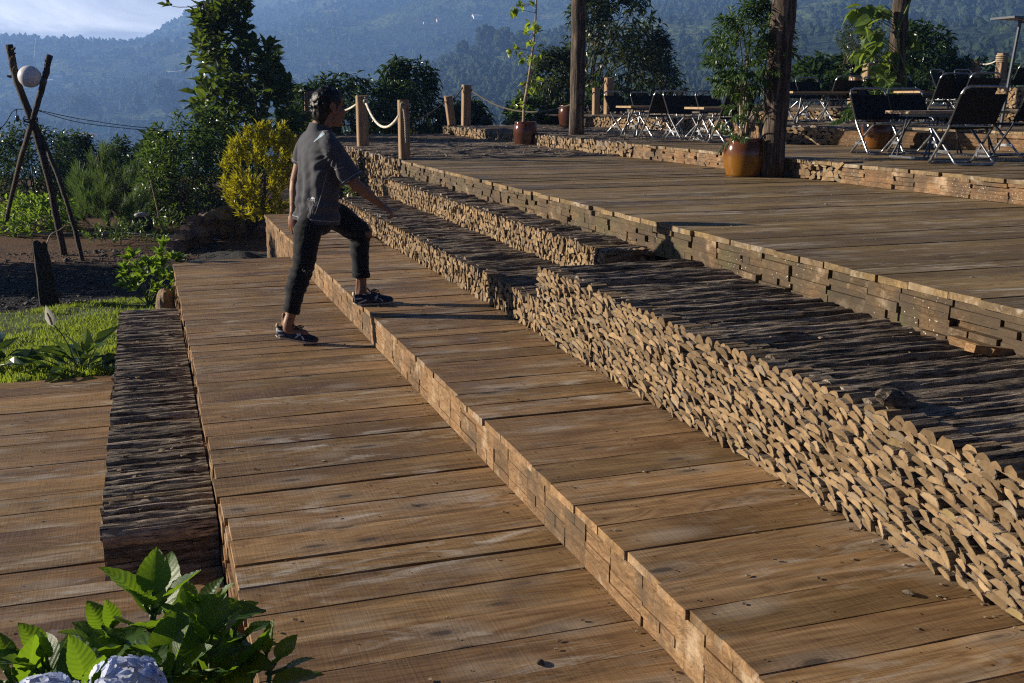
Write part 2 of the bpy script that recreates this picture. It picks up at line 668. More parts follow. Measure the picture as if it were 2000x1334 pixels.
def firewood(mb, a, b, z0, z1, inward, w_=.082, h_=.042, kinds=(0, 0, 0, 1), tilt=(-.25, .3), depth=.2, dj=.010, crest=True, wv=.32, cap=None, hr=(.95, 1.25)):
    """stacked split logs, cut ends showing, from plan point a to b; mats: 0 end grain, 1 bark"""
    a = np.array(a, float)
    b = np.array(b, float)
    L = np.linalg.norm(b - a)
    t = (b - a) / L
    n = np.array(inward, float)
    rows = max(2, int(round((z1 - z0) / (h_ * .84))))
    rh = (z1 - z0) / rows
    if cap:
        _cap(mb, a, t, n, L, z1, cap)
    for r in range(rows):
        s = rng.uniform(-.5, .2) * w_
        zz = z0 + rh * (r + .5)
        while s < L:
            ww = w_ * rng.uniform(1 - wv, 1 + wv)
            if 0 <= s + ww * .4 <= L and not (r == rows and rng.random() < .35):
                hh = min(rh * rng.uniform(*hr), ww * .8)
                p = half_log(ww * 1.08, hh, kinds[rng.integers(len(kinds))])
                th_ = rng.normal(tilt[0], tilt[1])
                if rng.random() < .06:
                    th_ += math.pi
                c, q = math.cos(th_), math.sin(th_)
                p = p @ np.array([[c, q], [-q, c]])
                d0 = rng.normal(0, dj)
                sh = rng.normal(0, .14, 2)
                zo = zz + rng.normal(0, rh * .12)
                k = len(p)
                vs = []
                for e in (0, 1):
                    for (u, v) in p:
                        dd = (d0 + sh[0] * u + sh[1] * v) if e == 0 else depth
                        pt = a + t * (s + ww * .5 + u) + n * dd
                        vs.append([pt[0], pt[1], zo + v])
                cpt = np.array(vs[:k]).mean(0)
                inner = [list(np.array(v) * .86 + cpt * .14 - np.array([n[0], n[1], 0]) * .0012) for v in vs[:k]]
                Fe = [list(range(k))]
                Fs = [[i, (i + 1) % k, k + (i + 1) % k, k + i][::-1] for i in range(k)]
                rv = rng.random(3)
                mb.add(inner, Fe, 0, rv)
                ringf = [[i, (i + 1) % k, 2 * k + (i + 1) % k, 2 * k + i][::-1] for i in range(k)]
                mb.add(vs + inner, Fs + ringf, 1, rv)
            s += ww * .93


def _cap(mb, a, t, n, L, z1, w_):
    # round log ends peeping out along the top edge
    s = 0.
    while s < L:
        ww = w_ * rng.uniform(.6, 1.25)
        if rng.random() < .86:
            p = half_log(ww, ww * .50, 0)
            k = len(p)
            d0 = rng.uniform(-.006, .02)
            vs = []
            for dd in (d0, d0 + .09):
                for (u, v) in p:
                    pt = a + t * (s + ww * .5 + u) + n * dd
                    vs.append([pt[0], pt[1], z1 + v + .002])
            rv = rng.random(3) * (.55, .8, .9)
            mb.add(vs, [list(range(k))], 0, rv)
            mb.n -= 2 * k
            mb.V.pop(); mb.A.pop()
            mb.add(vs, [[i, (i + 1) % k, k + (i + 1) % k, k + i][::-1] for i in range(k)], 1, rv)
        s += ww * .98


def bark_top(mb, x0, x1, y0, y1, z, pitch=.066, amp=.030, res=(.012, .009), bare=.0, skirt=.08, endj=.02):
    """rows of half logs laid bark side up, running along X"""
    nx = max(8, int((x1 - x0) / res[0]))
    edges = [y0]
    while edges[-1] < y1:
        edges.append(edges[-1] + pitch * rng.uniform(.65, 1.45))
    edges = np.array(edges)
    ny = max(8, int((y1 - y0) / res[1]))
    ys = np.linspace(y0, y1, ny)
    xs = np.linspace(0, 1, nx)
    X = np.repeat(xs[:, None], ny, 1)
    Y0 = np.repeat(ys[None, :], nx, 0)
    off = rng.uniform(0, 60)
    Yw = Y0 + (fbm(X * (x1 - x0) * 1.3 + off, Y0 * 2.5, 3) - .5) * .045
    idx = np.clip(np.searchsorted(edges, Yw) - 1, 0, len(edges) - 2)
    tt = np.clip((Yw - edges[idx]) / (edges[idx + 1] - edges[idx]), 0, 1)
    lw = (edges[idx + 1] - edges[idx]) / pitch
    prof = np.sqrt(np.clip(1 - (2 * tt - 1) ** 2, 0, 1)) * lw
    nl = len(edges)
    lr = rng.random((nl, 3))
    lr[:, 2] = np.where(rng.random(nl) < bare, .9, .1)
    lh = rng.normal(0, .006, nl)
    xe0 = rng.normal(0, endj, nl)
    xw = x0 + xe0[idx] * (X < .5) * (1 - 2 * X) + X * (x1 - x0)
    isb = lr[idx, 2] > .5
    XX_ = X * (x1 - x0)
    lx = lr[idx, 0] * 50
    rough = (fbm(XX_ * 2.6 + off + lx, Y0 * 75, 3, .6) - .5) * .018 + (fbm(XX_ * 1.5 + off, Y0 * 22, 3) - .5) * .014 + (fbm(XX_ * 7 + off, Y0 * 100, 2) - .5) * .008
    rough += (fbm(XX_ * 4.0 + lx, lr[idx, 1] * 40 + Y0 * 0, 3) - .5) * .013
    edge_ = np.clip(np.minimum(X, 1 - X) * (x1 - x0) / .06, .25, 1)
    rough = rough * edge_
    Z = z - amp + prof * amp + lh[idx] + rough * np.where(isb, .15, 1.)
    V = np.stack([xw, Y0, Z], -1)
    # skirts on all four sides
    top = V.reshape(-1, 3)
    mb.add(top, grid_faces(nx, ny), 0, lr[idx].reshape(-1, 3))
    for line, rr in ((V[0], lr[idx][0]), (V[-1][::-1], lr[idx][-1][::-1]), (V[:, 0][::-1], lr[idx][:, 0][::-1]), (V[:, -1], lr[idx][:, -1])):
        k = len(line)
        lo = line.copy()
        lo[:, 2] = z - skirt
        vv = np.concatenate([line, lo])
        ff = np.stack([np.arange(k - 1), np.arange(k - 1) + k, np.arange(k - 1) + k + 1, np.arange(k - 1) + 1], -1)
        mb.add(vv, ff, 0, np.concatenate([rr, rr]))


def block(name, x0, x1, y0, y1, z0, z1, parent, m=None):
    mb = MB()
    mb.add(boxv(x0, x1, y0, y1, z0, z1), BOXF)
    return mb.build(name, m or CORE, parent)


XA0, XA1, XT, XS, XE, XF = .195, 1.318, 2.113, 2.73, 3.05, 6.05
ZB, ZS1, ZT1, ZE, ZF, ZG, ZC, ZL = .20, .40, .605, .79, .97, 1.185, -.38, -.155
GZ = -.47                                     # garden ground

# --- the lowest deck strip at the left edge
d = thing('deck', 'lowest brown plank deck beside the low bark log platform', 'deck', kind='structure')
# the near part is one run of boards reaching the riser
mb = MB(); planks(mb, -2.2, XA0 - .006, 2.35, 4.39, ZC, wr=(.19, .26)); planks(mb, -2.2, -.272, 4.395, 7.95, ZC, wr=(.19, .26))
mb.build('plank_top', [DECK, NAIL], d)
block('core', -2.18, XA0 - .03, 2.4, 4.38, GZ - .3, ZC - .034, d); block('core', -2.18, -.30, 4.38, 7.9, GZ - .3, ZC - .034, d)

# --- deck A, where the rear foot stands
d = thing('deck', 'wide brown plank deck under the walker\'s rear foot', 'deck', kind='structure')
mb = MB(); planks(mb, XA0, XA1 + .06, 1.5, 10.82, 0.0); mb.build('plank_top', [DECK, NAIL], d)
mb = MB(); riser(mb, (XA0 + .008, 10.8), (XA0 + .008, 1.5), ZC - .1, -.032, (1, 0), layers=9, depth=.12, jit=.008)
riser(mb, (XA1, 10.80), (XA0 + .02, 10.80), ZC - .1, -.032, (0, -1), layers=9); mb.build('riser', RISER, d)
block('core', XA0 + .09, XA1 + .1, 1.5, 10.72, GZ - .3, -.034, d)

# --- deck B, one step up, where the front foot stands
d = thing('deck', 'raised plank step deck under the walker\'s front foot', 'deck', kind='structure')
mb = MB(); planks(mb, XA1 - .004, XT + .12, 1.2, 12.98, ZB); mb.build('plank_top', [DECK, NAIL], d)
mb = MB(); riser(mb, (XA1 + .004, 12.95), (XA1 + .004, 10.8), GZ - .1, ZB - .032, (1, 0), layers=15, depth=.1); riser(mb, (XA1 + .004, 10.8), (XA1 + .004, 1.2), .002, ZB - .032, (1, 0), layers=4)
riser(mb, (XT, 12.95), (XA1 + .02, 12.95), GZ - .1, ZB - .032, (0, -1), layers=15); mb.build('riser', RISER, d)
block('core', XA1 + .09, XT + .3, 1.2, 12.86, GZ - .3, ZB - .034, d)

# --- bark-topped log platform low on the left
t = thing('log_platform', 'low platform of dark bark logs between the lowest deck and the wide deck', 'log platform', (0, 0, 0))
mb = MB(); bark_top(mb, -.27, XA0 - .008, 4.42, 9.2, ZL, res=(.010, .0075), bare=.05, skirt=.06, endj=.006); mb.build('bark_top', BARK, t)
mb = MB()
zz = ZL - .03
k = 0
while zz > ZC - .02:
    hh = rng.uniform(.05, .075)
    mb.add(*tube([(-.268, 4.44, zz - hh / 2), (-.1, 4.432 + rng.normal(0, .004), zz - hh / 2), (.05, 4.434, zz - hh / 2), (XA0 - .008, 4.44, zz - hh / 2)], hh * .5, 10, ry=hh * .55, wob=.05), 0, rng.random(3) * (1, 1, .5))
    zz -= hh * .93
mb.build('front_logs', BARK, t)
mb = MB(); firewood(mb, (-.262, 9.18), (-.262, 4.45), ZC - .08, ZL - .03, (1, 0), crest=False, depth=.1, kinds=(0, 0, 1)); mb.build('log_ends', [ENDGRAIN, BARK], t)
block('core', -.20, XA0 - .02, 4.47, 9.17, GZ - .2, ZL - .05, t)

# --- big split-log bench beside the step deck
t = thing('firewood_terrace', 'tall pale half-log wall with a wide dark bark top, nearest the camera', 'firewood wall', group='split log terraces')
mb = MB(); firewood(mb, (XT, 5.75), (XT, 1.2), ZB + .004, ZT1 - .012, (1, 0), w_=.076, h_=.0315, tilt=(-.24, .12), kinds=(0,), dj=.0045, wv=.26, cap=.066, hr=(.80, 1.08)); mb.build('log_ends', [ENDGRAIN, BARK], t)
mb = MB(); bark_top(mb, XT + .055, XE + .03, 1.2, 5.74, ZT1, res=(.009, .0065), endj=.006); mb.build('bark_top', BARK, t)
mb = MB(); firewood(mb, (XE, 5.75), (XT + .04, 5.75), ZB, ZT1 - .03, (0, -1), w_=.09, h_=.045); mb.build('end_wall', [ENDGRAIN, BARK], t)
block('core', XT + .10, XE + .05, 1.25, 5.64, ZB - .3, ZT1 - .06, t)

t = thing('firewood_terrace', 'low run of split logs with bark top beside the walker\'s front foot', 'firewood wall', group='split log terraces')
WK = dict(w_=.056, h_=.042, kinds=(1, 1, 2, 0), tilt=(0, .9), dj=.006, cap=.05)
mb = MB(); firewood(mb, (XT + .02, 12.55), (XT + .02, 5.72), ZB + .004, ZS1 - .012, (1, 0), **WK); mb.build('log_ends', [ENDGRAIN, BARK], t)
mb = MB(); bark_top(mb, XT + .065, XS + .03, 5.72, 12.6, ZS1, res=(.013, .009), endj=.006); mb.build('bark_top', BARK, t)
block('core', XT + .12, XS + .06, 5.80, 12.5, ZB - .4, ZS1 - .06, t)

t = thing('firewood_terrace', 'middle run of split logs one tier above the low run', 'firewood wall', group='split log terraces')
mb = MB(); firewood(mb, (XS, 12.95), (XS, 6.18), ZS1 + .0, ZT1 - .012, (1, 0), **WK)
firewood(mb, (XS + .01, 6.20), (XE, 6.20), ZS1, ZT1 - .012, (0, 1), **WK); mb.build('log_ends', [ENDGRAIN, BARK], t)
mb = MB(); bark_top(mb, XS + .05, XE + .04, 6.2, 13.0, ZT1, res=(.013, .009), endj=.006); mb.build('bark_top', BARK, t)
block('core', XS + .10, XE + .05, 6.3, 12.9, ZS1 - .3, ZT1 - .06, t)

# --- the big upper deck
d = thing('deck', 'broad upper plank deck with a mossy board edge', 'deck', kind='structure')
mb = MB(); planks(mb, XE, XF + .1, 1.6, 13.3, ZE, wr=(.18, .25), endj=.009); mb.build('plank_top', [DECK_E, NAIL], d)
mb = MB(); riser(mb, (XE + .012, 13.3), (XE + .012, 1.6), ZT1 - .03, ZE - .031, (1, 0), layers=5, jit=.009, wr=(.17, .32), mess=.3, gapw=.005, tv=.42); mb.build('riser', RISER_E, d)
block('core', XE + .12, XF + .2, 1.6, 13.3, GZ - .3, ZE - .034, d)

t = thing('firewood_terrace', 'far split log wall with creeper under the rope posts', 'firewood wall', group='split log terraces')
mb = MB(); firewood(mb, (XE, 21.5), (XE, 13.28), -.1, ZE - .015, (1, 0), w_=.075, h_=.062, kinds=(1, 1, 2, 0), tilt=(0, .9), dj=.022); mb.build('log_ends', [ENDGRAIN, BARK], t)
mb = MB(); bark_top(mb, XE + .01, XF + .1, 13.31, 22.6, ZE + .004, res=(.03, .018), pitch=.09, amp=.03, bare=.06); mb.build('bark_top', BARK, t)
block('core', XE + .12, XF + .2, 13.31, 22.5, GZ - .6, ZE - .06, t)

# --- terrace F carrying the first tables
d = thing('deck', 'cafe terrace deck of planks under the front tables', 'deck', kind='structure')
mb = MB(); planks(mb, XF, 10.2, 3.0, 12.9, ZF, wr=(.18, .25), endj=.015, seg=6); mb.build('plank_top', [DECK_E, NAIL], d)
mb = MB(); riser(mb, (XF + .01, 12.9), (XF + .01, 9.0), ZE + .003, ZF - .031, (1, 0), layers=5, wr=(.2, .34), jit=.008, gapw=.004); mb.build('riser', RISER_F, d)
mb = MB(); riser(mb, (XF + .01, 8.42), (XF + .01, 3.0), ZE + .003, ZF - .031, (1, 0), layers=4, wr=(.24, .42), jit=.008, gapw=.004); mb.build('riser', RISER_F, d)
mb = MB(); firewood(mb, (XF + .005, 9.0), (XF + .005, 8.42), ZE + .003, ZF - .0, (1, 0), w_=.10, h_=.05, tilt=(0, .3)); mb.build('log_ends', [ENDGRAIN, BARK], d)
block('core', XF + .14, 10.3, 3.0, 12.9, GZ - .3, ZF - .034, d)

t = thing('firewood_terrace', 'bright split log edge with bark floor under the left tables', 'firewood wall', group='split log terraces')
mb = MB(); firewood(mb, (XF, 22.3), (XF, 12.92), ZE, ZF - .01, (1, 0), w_=.085, h_=.06, kinds=(1, 1, 2, 0), tilt=(0, .7)); mb.build('log_ends', [ENDGRAIN, BARK], t)
mb = MB(); bark_top(mb, XF + .02, 11.0, 12.92, 22.4, ZF, res=(.04, .02), pitch=.09, amp=.03, bare=.05); mb.build('bark_top', BARK, t)
block('core', XF + .12, 11.0, 12.95, 22.3, GZ - .6, ZF - .06, t)


def poly_block(name, pts, z0, z1, m, parent):
    pts = np.array(pts, float)
    k = len(pts)
    V = np.concatenate([np.c_[pts, np.full(k, z0)], np.c_[pts, np.full(k, z1)]])
    F = [list(range(k, 2 * k))] + [[i, (i + 1) % k, k + (i + 1) % k, k + i] for i in range(k)]
    mb = MB(); mb.add(V, F); return mb.build(name, m, parent)


def nrm2(a, b):
    t_ = np.array(b, float) - np.array(a, float)
    t_ /= np.linalg.norm(t_)
    return np.array([-t_[1], t_[0]])


FLOORBARK = mat('trodden bark floor', barkm)
t = thing('firewood_terrace', 'back terrace edge of split logs and sawn blocks behind the front tables', 'firewood wall', group='split log terraces')
g1 = [(8.42, 20.2), (9.25, 15.9), (7.95, 12.3), (9.3, 9.35), (11.5, 4.5)]
mb = MB()
for a_, b_ in ((g1[0], g1[1]),):
    firewood(mb, a_, b_, ZF + .002, ZG - .01, nrm2(a_, b_) , w_=.10, h_=.065, kinds=(1, 1, 2, 0), tilt=(0, .7))
mb.build('log_ends', [ENDGRAIN, BARK], t)
a_, b_ = g1[2], (8.25, 11.7)
mb = MB(); firewood(mb, a_, b_, ZF + .002, ZG - .01, nrm2(a_, b_), w_=.10, h_=.05, tilt=(0, .3))
mb.build('log_ends', [ENDGRAIN, BARK], t)
mb = MB()
riser(mb, (8.25, 11.7), g1[3], ZF + .002, ZG - .03, nrm2(*g1[2:4]), layers=4, wr=(.22, .45), jit=.008); mb.build('riser', RISER_F, t)
for i_ in (3, 1):
    mb = MB(); riser(mb, g1[i_], g1[i_ + 1], ZF + .002, ZG - .03, nrm2(*g1[i_:i_ + 2]), layers=4, wr=(.22, .45), jit=.008); mb.build('riser', RISER_F, t)
ins = [(8.52, 20.2), (9.36, 15.9), (8.08, 12.3), (9.42, 9.38), (11.6, 4.5), (17, 4.5), (17, 24.5), (9, 24.5)]
poly_block('core', ins, GZ - .5, ZG - .04, CORE, t)
mb = MB(); bark_top(mb, 8.3, 16, 11.5, 24.4, ZG - .0, res=(.07, .03), pitch=.1, amp=.03, skirt=.03, bare=.03)
me = mb.mesh('bark_top', BARK)
import bmesh
bm = bmesh.new(); bm.from_mesh(me)


def inside(p, poly):
    r_ = False
    j = len(poly) - 1
    for i in range(len(poly)):
        if (poly[i][1] > p[1]) != (poly[j][1] > p[1]) and p[0] < (poly[j][0] - poly[i][0]) * (p[1] - poly[i][1]) / (poly[j][1] - poly[i][1]) + poly[i][0]:
            r_ = not r_
        j = i
    return r_


out_poly = g1 + [(17, 4.5), (17, 24.5), (8.42, 24.5)]
bmesh.ops.delete(bm, geom=[f for f in bm.faces if not inside(f.calc_center_median(), out_poly)], context='FACES')
bm.to_mesh(me); bm.free()
link('bark_top', me, t)
mb = MB(); planks(mb, 9.25, 16, 5.2, 11.45, ZG, wr=(.18, .25), seg=5)
me = mb.mesh('plank_top', [DECK_E, NAIL]); bm = bmesh.new(); bm.from_mesh(me)
for i in range(2, 4):
    a_, b_ = g1[i], g1[i + 1]
    nn = nrm2(a_, b_)
    bmesh.ops.bisect_plane(bm, geom=bm.verts[:] + bm.edges[:] + bm.faces[:], plane_co=(a_[0], a_[1], 0), plane_no=(nn[0], nn[1], 0), clear_inner=True)
bm.to_mesh(me); bm.free(); link('plank_top', me, t)

t = thing('firewood_terrace', 'rearmost split log terrace under the highest tables', 'firewood wall', group='split log terraces')
ZH = 1.39
h1 = [(9.9, 16.2), (10.8, 14.4), (13.2, 10.6), (15.5, 7.0)]
mb = MB()
for i in range(3):
    firewood(mb, h1[i], h1[i + 1], ZG, ZH - .012, nrm2(h1[i], h1[i + 1]), w_=.11, h_=.06, kinds=(0, 0, 1), tilt=(0, .35))
mb.build('log_ends', [ENDGRAIN, BARK], t)
mb = MB()
mb.add(*tube([(9.9, 16.2, ZH - .02), (10.8, 14.4, ZH - .02), (13.2, 10.6, ZH - .02), (15.5, 7, ZH - .02)], .03, 6))
mb.build('edge_log', BARK, t)
poly_block('core', [(10.0, 16.3), (10.9, 14.45), (13.3, 10.65), (15.6, 7.0), (19, 7), (19, 24.4), (10, 24.4)], ZG - .2, ZH - .01, FLOORBARK, t)
# ------------------------------------------------------------------ ground, valley and hills: one sheet
RN = np.array([0, 14, 20, 27, 40, 60, 120, 250, 450, 700, 1000, 1400, 1900, 2500.])
XC = np.array([-900, 0, 250, 480, 700, 950, 1300, 1700, 2100, 2900.])
#            27   40   60  120  250  450  700 1000 1400 1900 2500   (apparent height of the slope, converted to metres below)
YT = np.array([
    [330, 420, 470, 470, 440, 390, 330, 280, 218, 140, 92],
    [330, 420, 470, 470, 440, 385, 325, 276, 214, 135, 88],
    [330, 420, 470, 460, 430, 375, 318, 272, 210, 130, 88],
    [330, 400, 440, 430, 400, 345, 285, 235, 160, 72, 0],
    [330, 390, 420, 400, 360, 285, 215, 185, 125, 30, -70],
    [320, 370, 390, 370, 320, 240, 168, 128, 85, -10, -110],
    [310, 350, 370, 350, 300, 195, 115, 65, 15, -55, -140],
    [300, 340, 350, 320, 260, 145, 70, 5, -55, -110, -170],
    [300, 330, 340, 310, 240, 120, 40, -30, -90, -140, -190],
    [300, 330, 340, 310, 240, 120, 40, -30, -90, -140, -190]], float)
HT = np.zeros((len(XC), len(RN)))
HT[:, :3] = GZ
HT[:, 3:] = CAM_H + (190 - YT) / 2144. * RN[3:]
AZC = np.degrees(np.arctan((XC - 1000) / 2144.))


def ground_h(X, Y):
    az = np.degrees(np.arctan2(X, Y)) - math.degrees(YAW)
    az = (az + 180) % 360 - 180
    r = np.hypot(X, Y)
    lr_ = np.log(np.maximum(r, 1.) + 20)
    ln = np.log(RN + 20)
    fa = np.interp(az, AZC, np.arange(len(AZC)))
    i = np.clip(fa.astype(int), 0, len(AZC) - 2)
    t_ = fa - i
    t_ = t_ * t_ * (3 - 2 * t_)
    h = np.zeros_like(r)
    rows = [np.interp(lr_, ln, HT[k]) for k in range(len(AZC))]
    rows = np.array(rows)
    h0 = np.take_along_axis(rows, i[None], 0)[0]
    h1 = np.take_along_axis(rows, (i + 1)[None], 0)[0]
    h = h0 * (1 - t_) + h1 * t_
    back = np.clip((np.abs(az) - 75) / 40, 0, 1)
    h = h * (1 - back) + (GZ - .02 * r) * back
    # spurs and gullies
    amp = np.clip((r - 90) / 500, 0, 1)
    n = (fbm(X / 260. + 5, Y / 260. + 3, 5, .5) - .5) * 95 * amp * np.clip(r / 1500, .12, 1.)
    ridge = (np.abs(fbm(X / 420. + 40, Y / 420. + 12, 4) - .5) * -2 + .35) * 60 * np.clip((r - 500) / 1200, 0, 1)
    h = h + (n + ridge) * np.clip((2900 - r) / 1100, .35, 1)
    near = np.clip((26 - r) / 6, 0, 1)
    h = h + (fbm(X * .9, Y * .9, 3) - .5) * .05 * np.clip((r - 9) / 4, 0, 1) * near
    return np.minimum(h, 236 + .12 * np.maximum(h - 236, 0) * (h < 330))


dense = np.arange(-42, 42.01, .22)
azs = np.concatenate([np.arange(-180, -42, 3), dense, np.arange(43, 180.1, 3)])
rs = np.concatenate([[.5, 2, 4, 6, 8], np.arange(9, 26, .5), 26 * (2500 / 26.) ** np.linspace(0, 1, 210), [2640]])
A, RR = np.meshgrid(np.radians(azs) + YAW, rs, indexing='ij')
GX = np.sin(A) * RR
GY = np.cos(A) * RR
GH = ground_h(GX, GY)
GH[:, -1] = GH[:, -2] - 60


def ground_mat(g):
    co = g.coord()
    sp = g.n('ShaderNodeSeparateXYZ', {0: co})
    r = g.m('SQRT', g.m('ADD', g.m('POWER', sp.outputs[0], 2.), g.m('POWER', sp.outputs[1], 2.)))
    # garden: red-brown soil and dark gravel
    n1 = g.noise(co, 1.2, 5, .6)
    n2 = g.noise(co, 38, 4, .65)
    soil = g.ramp(n2, [(.3, (.055, .032, .021)), (.55, (.13, .078, .05)), (.78, (.24, .165, .11))])
    soil = g.mix(g.rng(n1, .5, .62), soil, g.mix(n2, (.03, .02, .015), (.10, .065, .045)))
    pv = g.vor(co, 55.)
    pc = g.vor(co, 55., out=1)
    peb = g.mix(g.rng(pv, .1, .5), g.mix(g.n('ShaderNodeSeparateColor', {0: pc}).outputs[0], (.03, .03, .034), (.13, .125, .125)), (.012, .012, .014))
    # gravel belt behind the lawn
    gy = g.m('ADD', sp.outputs[1], g.m('MULTIPLY', g.m('SUBTRACT', g.noise(co, .8, 4), .5), 2.4))
    grv = g.m('MULTIPLY', g.rng(gy, 9.6, 10.6), g.rng(gy, 14.3, 13.5))
    grv = g.m('MAXIMUM', grv, g.m('MULTIPLY', g.rng(g.noise(co, .9, 3), .52, .6), g.rng(sp.outputs[0], -.4, .6)))
    near = g.mix(grv, soil, peb)
    # far slopes: woods, coffee rows, fields, bare soil
    f1 = g.noise(g.scale(co, (1, 1, .6)), .0045, 6, .62, .4)
    f2 = g.noise(co, .03, 6, .7)
    f3 = g.vor(co, .14)
    wood = g.mix(f2, (.010, .020, .009), (.045, .075, .026))
    wood = g.mix(g.rng(f3, .1, .75), wood, (.008, .016, .008))
    field = g.ramp(f2, [(.3, (.045, .075, .022)), (.5, (.10, .135, .042)), (.7, (.17, .175, .07))])
    rows_ = g.m('SINE', g.m('MULTIPLY', g.m('ADD', sp.outputs[2], g.m('MULTIPLY', g.noise(co, .01, 3), 9.)), 2.4))
    field = g.mix(g.rng(rows_, .2, .9, 0, .55), field, (.03, .05, .02))
    far = g.mix(g.rng(f1, .50, .60), wood, field)
    bare = g.m('MULTIPLY', g.rng(g.noise(co, .016, 5, .6), .63, .70), .7)
    far = g.mix(bare, far, (.20, .135, .085))
    col = g.mix(g.rng(r, 24., 40.), near, far)
    h = g.m('ADD', g.m('MULTIPLY', n2, .5), g.m('MULTIPLY', pv, g.m('MULTIPLY', grv, -.8)))
    b1 = g.bump(h, .8, .03)
    b2 = g.bump(g.m('ADD', f2, g.m('MULTIPLY', f3, -.25)), g.rng(r, 60, 300, 0, 1.), 9., b1)
    return pbsdf(g, col, .9, b2, 0, .12)


mb = MB()
nr = len(rs)
V = np.stack([GX, GY, GH], -1).reshape(-1, 3)
F = grid_faces(len(azs), nr)[:, ::-1]
mb.add(V, F)
go = mb.build('ground', mat('soil and hillsides', ground_mat), smooth=True)
tag(go, 'dark garden soil and gravel running out to hazy blue wooded hillsides', 'ground', kind='structure')

# ------------------------------------------------------------------ far woods
def blob(seed, nu=7, nv=6):
    q = np.random.default_rng(seed)
    vs = [[0, 0, 1.0]]
    for i in range(1, nv):
        ph = math.pi * .82 * i / nv
        for j in range(nu):
            th = 2 * math.pi * (j + .5 * (i % 2)) / nu
            rr = 1 + q.normal(0, .20)
            vs.append([math.sin(ph) * math.cos(th) * rr, math.sin(ph) * math.sin(th) * rr, math.cos(ph) * rr])
    fs = [[0, 1 + j, 1 + (j + 1) % nu, 1 + (j + 1) % nu] for j in range(nu)]
    for i in range(nv - 2):
        for j in range(nu):
            a0 = 1 + i * nu + j
            a1 = 1 + i * nu + (j + 1) % nu
            fs.append([a0, a0 + nu, a1 + nu, a1])
    return np.array(vs), np.array(fs)


def canopy_mat(name, c0, c1, c2):
    def b(g):
        a = g.attr().outputs['Vector']
        s = g.n('ShaderNodeSeparateXYZ', {0: a})
        n = g.noise(g.coord(), .55, 4, .7)
        col = g.ramp(g.m('ADD', g.m('MULTIPLY', n, .6), g.m('MULTIPLY', s.outputs[0], .4)), [(.25, c0), (.5, c1), (.8, c2)])
        return pbsdf(g, col, .85, g.bump(n, 1., 1.2), 0, .15)
    return mat(name, b)


CANOPY = canopy_mat('far canopy', (.014, .026, .013), (.026, .044, .018), (.048, .070, .027))
N = 46000
az = np.radians(rng.uniform(-31, 31, N)) + YAW
r = np.exp(rng.uniform(math.log(180), math.log(2450), N))
px_, py_ = np.sin(az) * r, np.cos(az) * r
dn = fbm(px_ / 120. + 3, py_ / 120. + 8, 4)
keep = (dn > .46) | (rng.random(N) < .10)
px_, py_, r = px_[keep], py_[keep], r[keep]
hz = ground_h(px_, py_)
size = rng.uniform(1.2, 3.3, len(r)) * np.clip(.60 + r / 2400, .6, 1.35)
mb = MB()
tri = []
for k in range(5):
    tv, tf = blob(k)
    sel = np.arange(len(r)) % 5 == k
    n_ = sel.sum()
    an = rng.uniform(0, 6.28, n_)
    z0 = np.zeros(n_)
    rot = np.stack([np.stack([np.cos(an), -np.sin(an), z0], -1), np.stack([np.sin(an), np.cos(an), z0], -1), np.stack([z0, z0, z0 + 1], -1)], 1)
    s3 = np.stack([size[sel] * rng.uniform(.8, 1.25, n_), size[sel] * rng.uniform(.8, 1.25, n_), size[sel] * rng.uniform(.7, 1.7, n_)], 1)
    scatter_mesh(mb, tv, tf, np.stack([px_[sel], py_[sel], hz[sel] + s3[:, 2] * .35], 1), rot, s3)
o = mb.build('forest', CANOPY)
tag(o, 'distant woods and coffee plots covering the hazy valley and hillsides', 'forest', kind='stuff')

# haze filling the valley
HZ_COL = (.23, .42, .86)
HZ_DEN = .00058
hb = MB(); hb.add(boxv(-900, 2650, -40, 2650, -190, 262), BOXF)
hm = bpy.data.materials.new('valley haze')
hm.use_nodes = True
ht = hm.node_tree
ht.nodes.clear()
ho = ht.nodes.new('ShaderNodeOutputMaterial')
hv = nd(ht, 'ShaderNodeVolumePrincipled', {'Color': c4(HZ_COL), 'Density': HZ_DEN, 'Anisotropy': .25})
ht.links.new(hv.outputs[0], ho.inputs['Volume'])
tag(hb.build('haze', hm), 'pale blue morning haze over the valley', 'haze', kind='stuff')
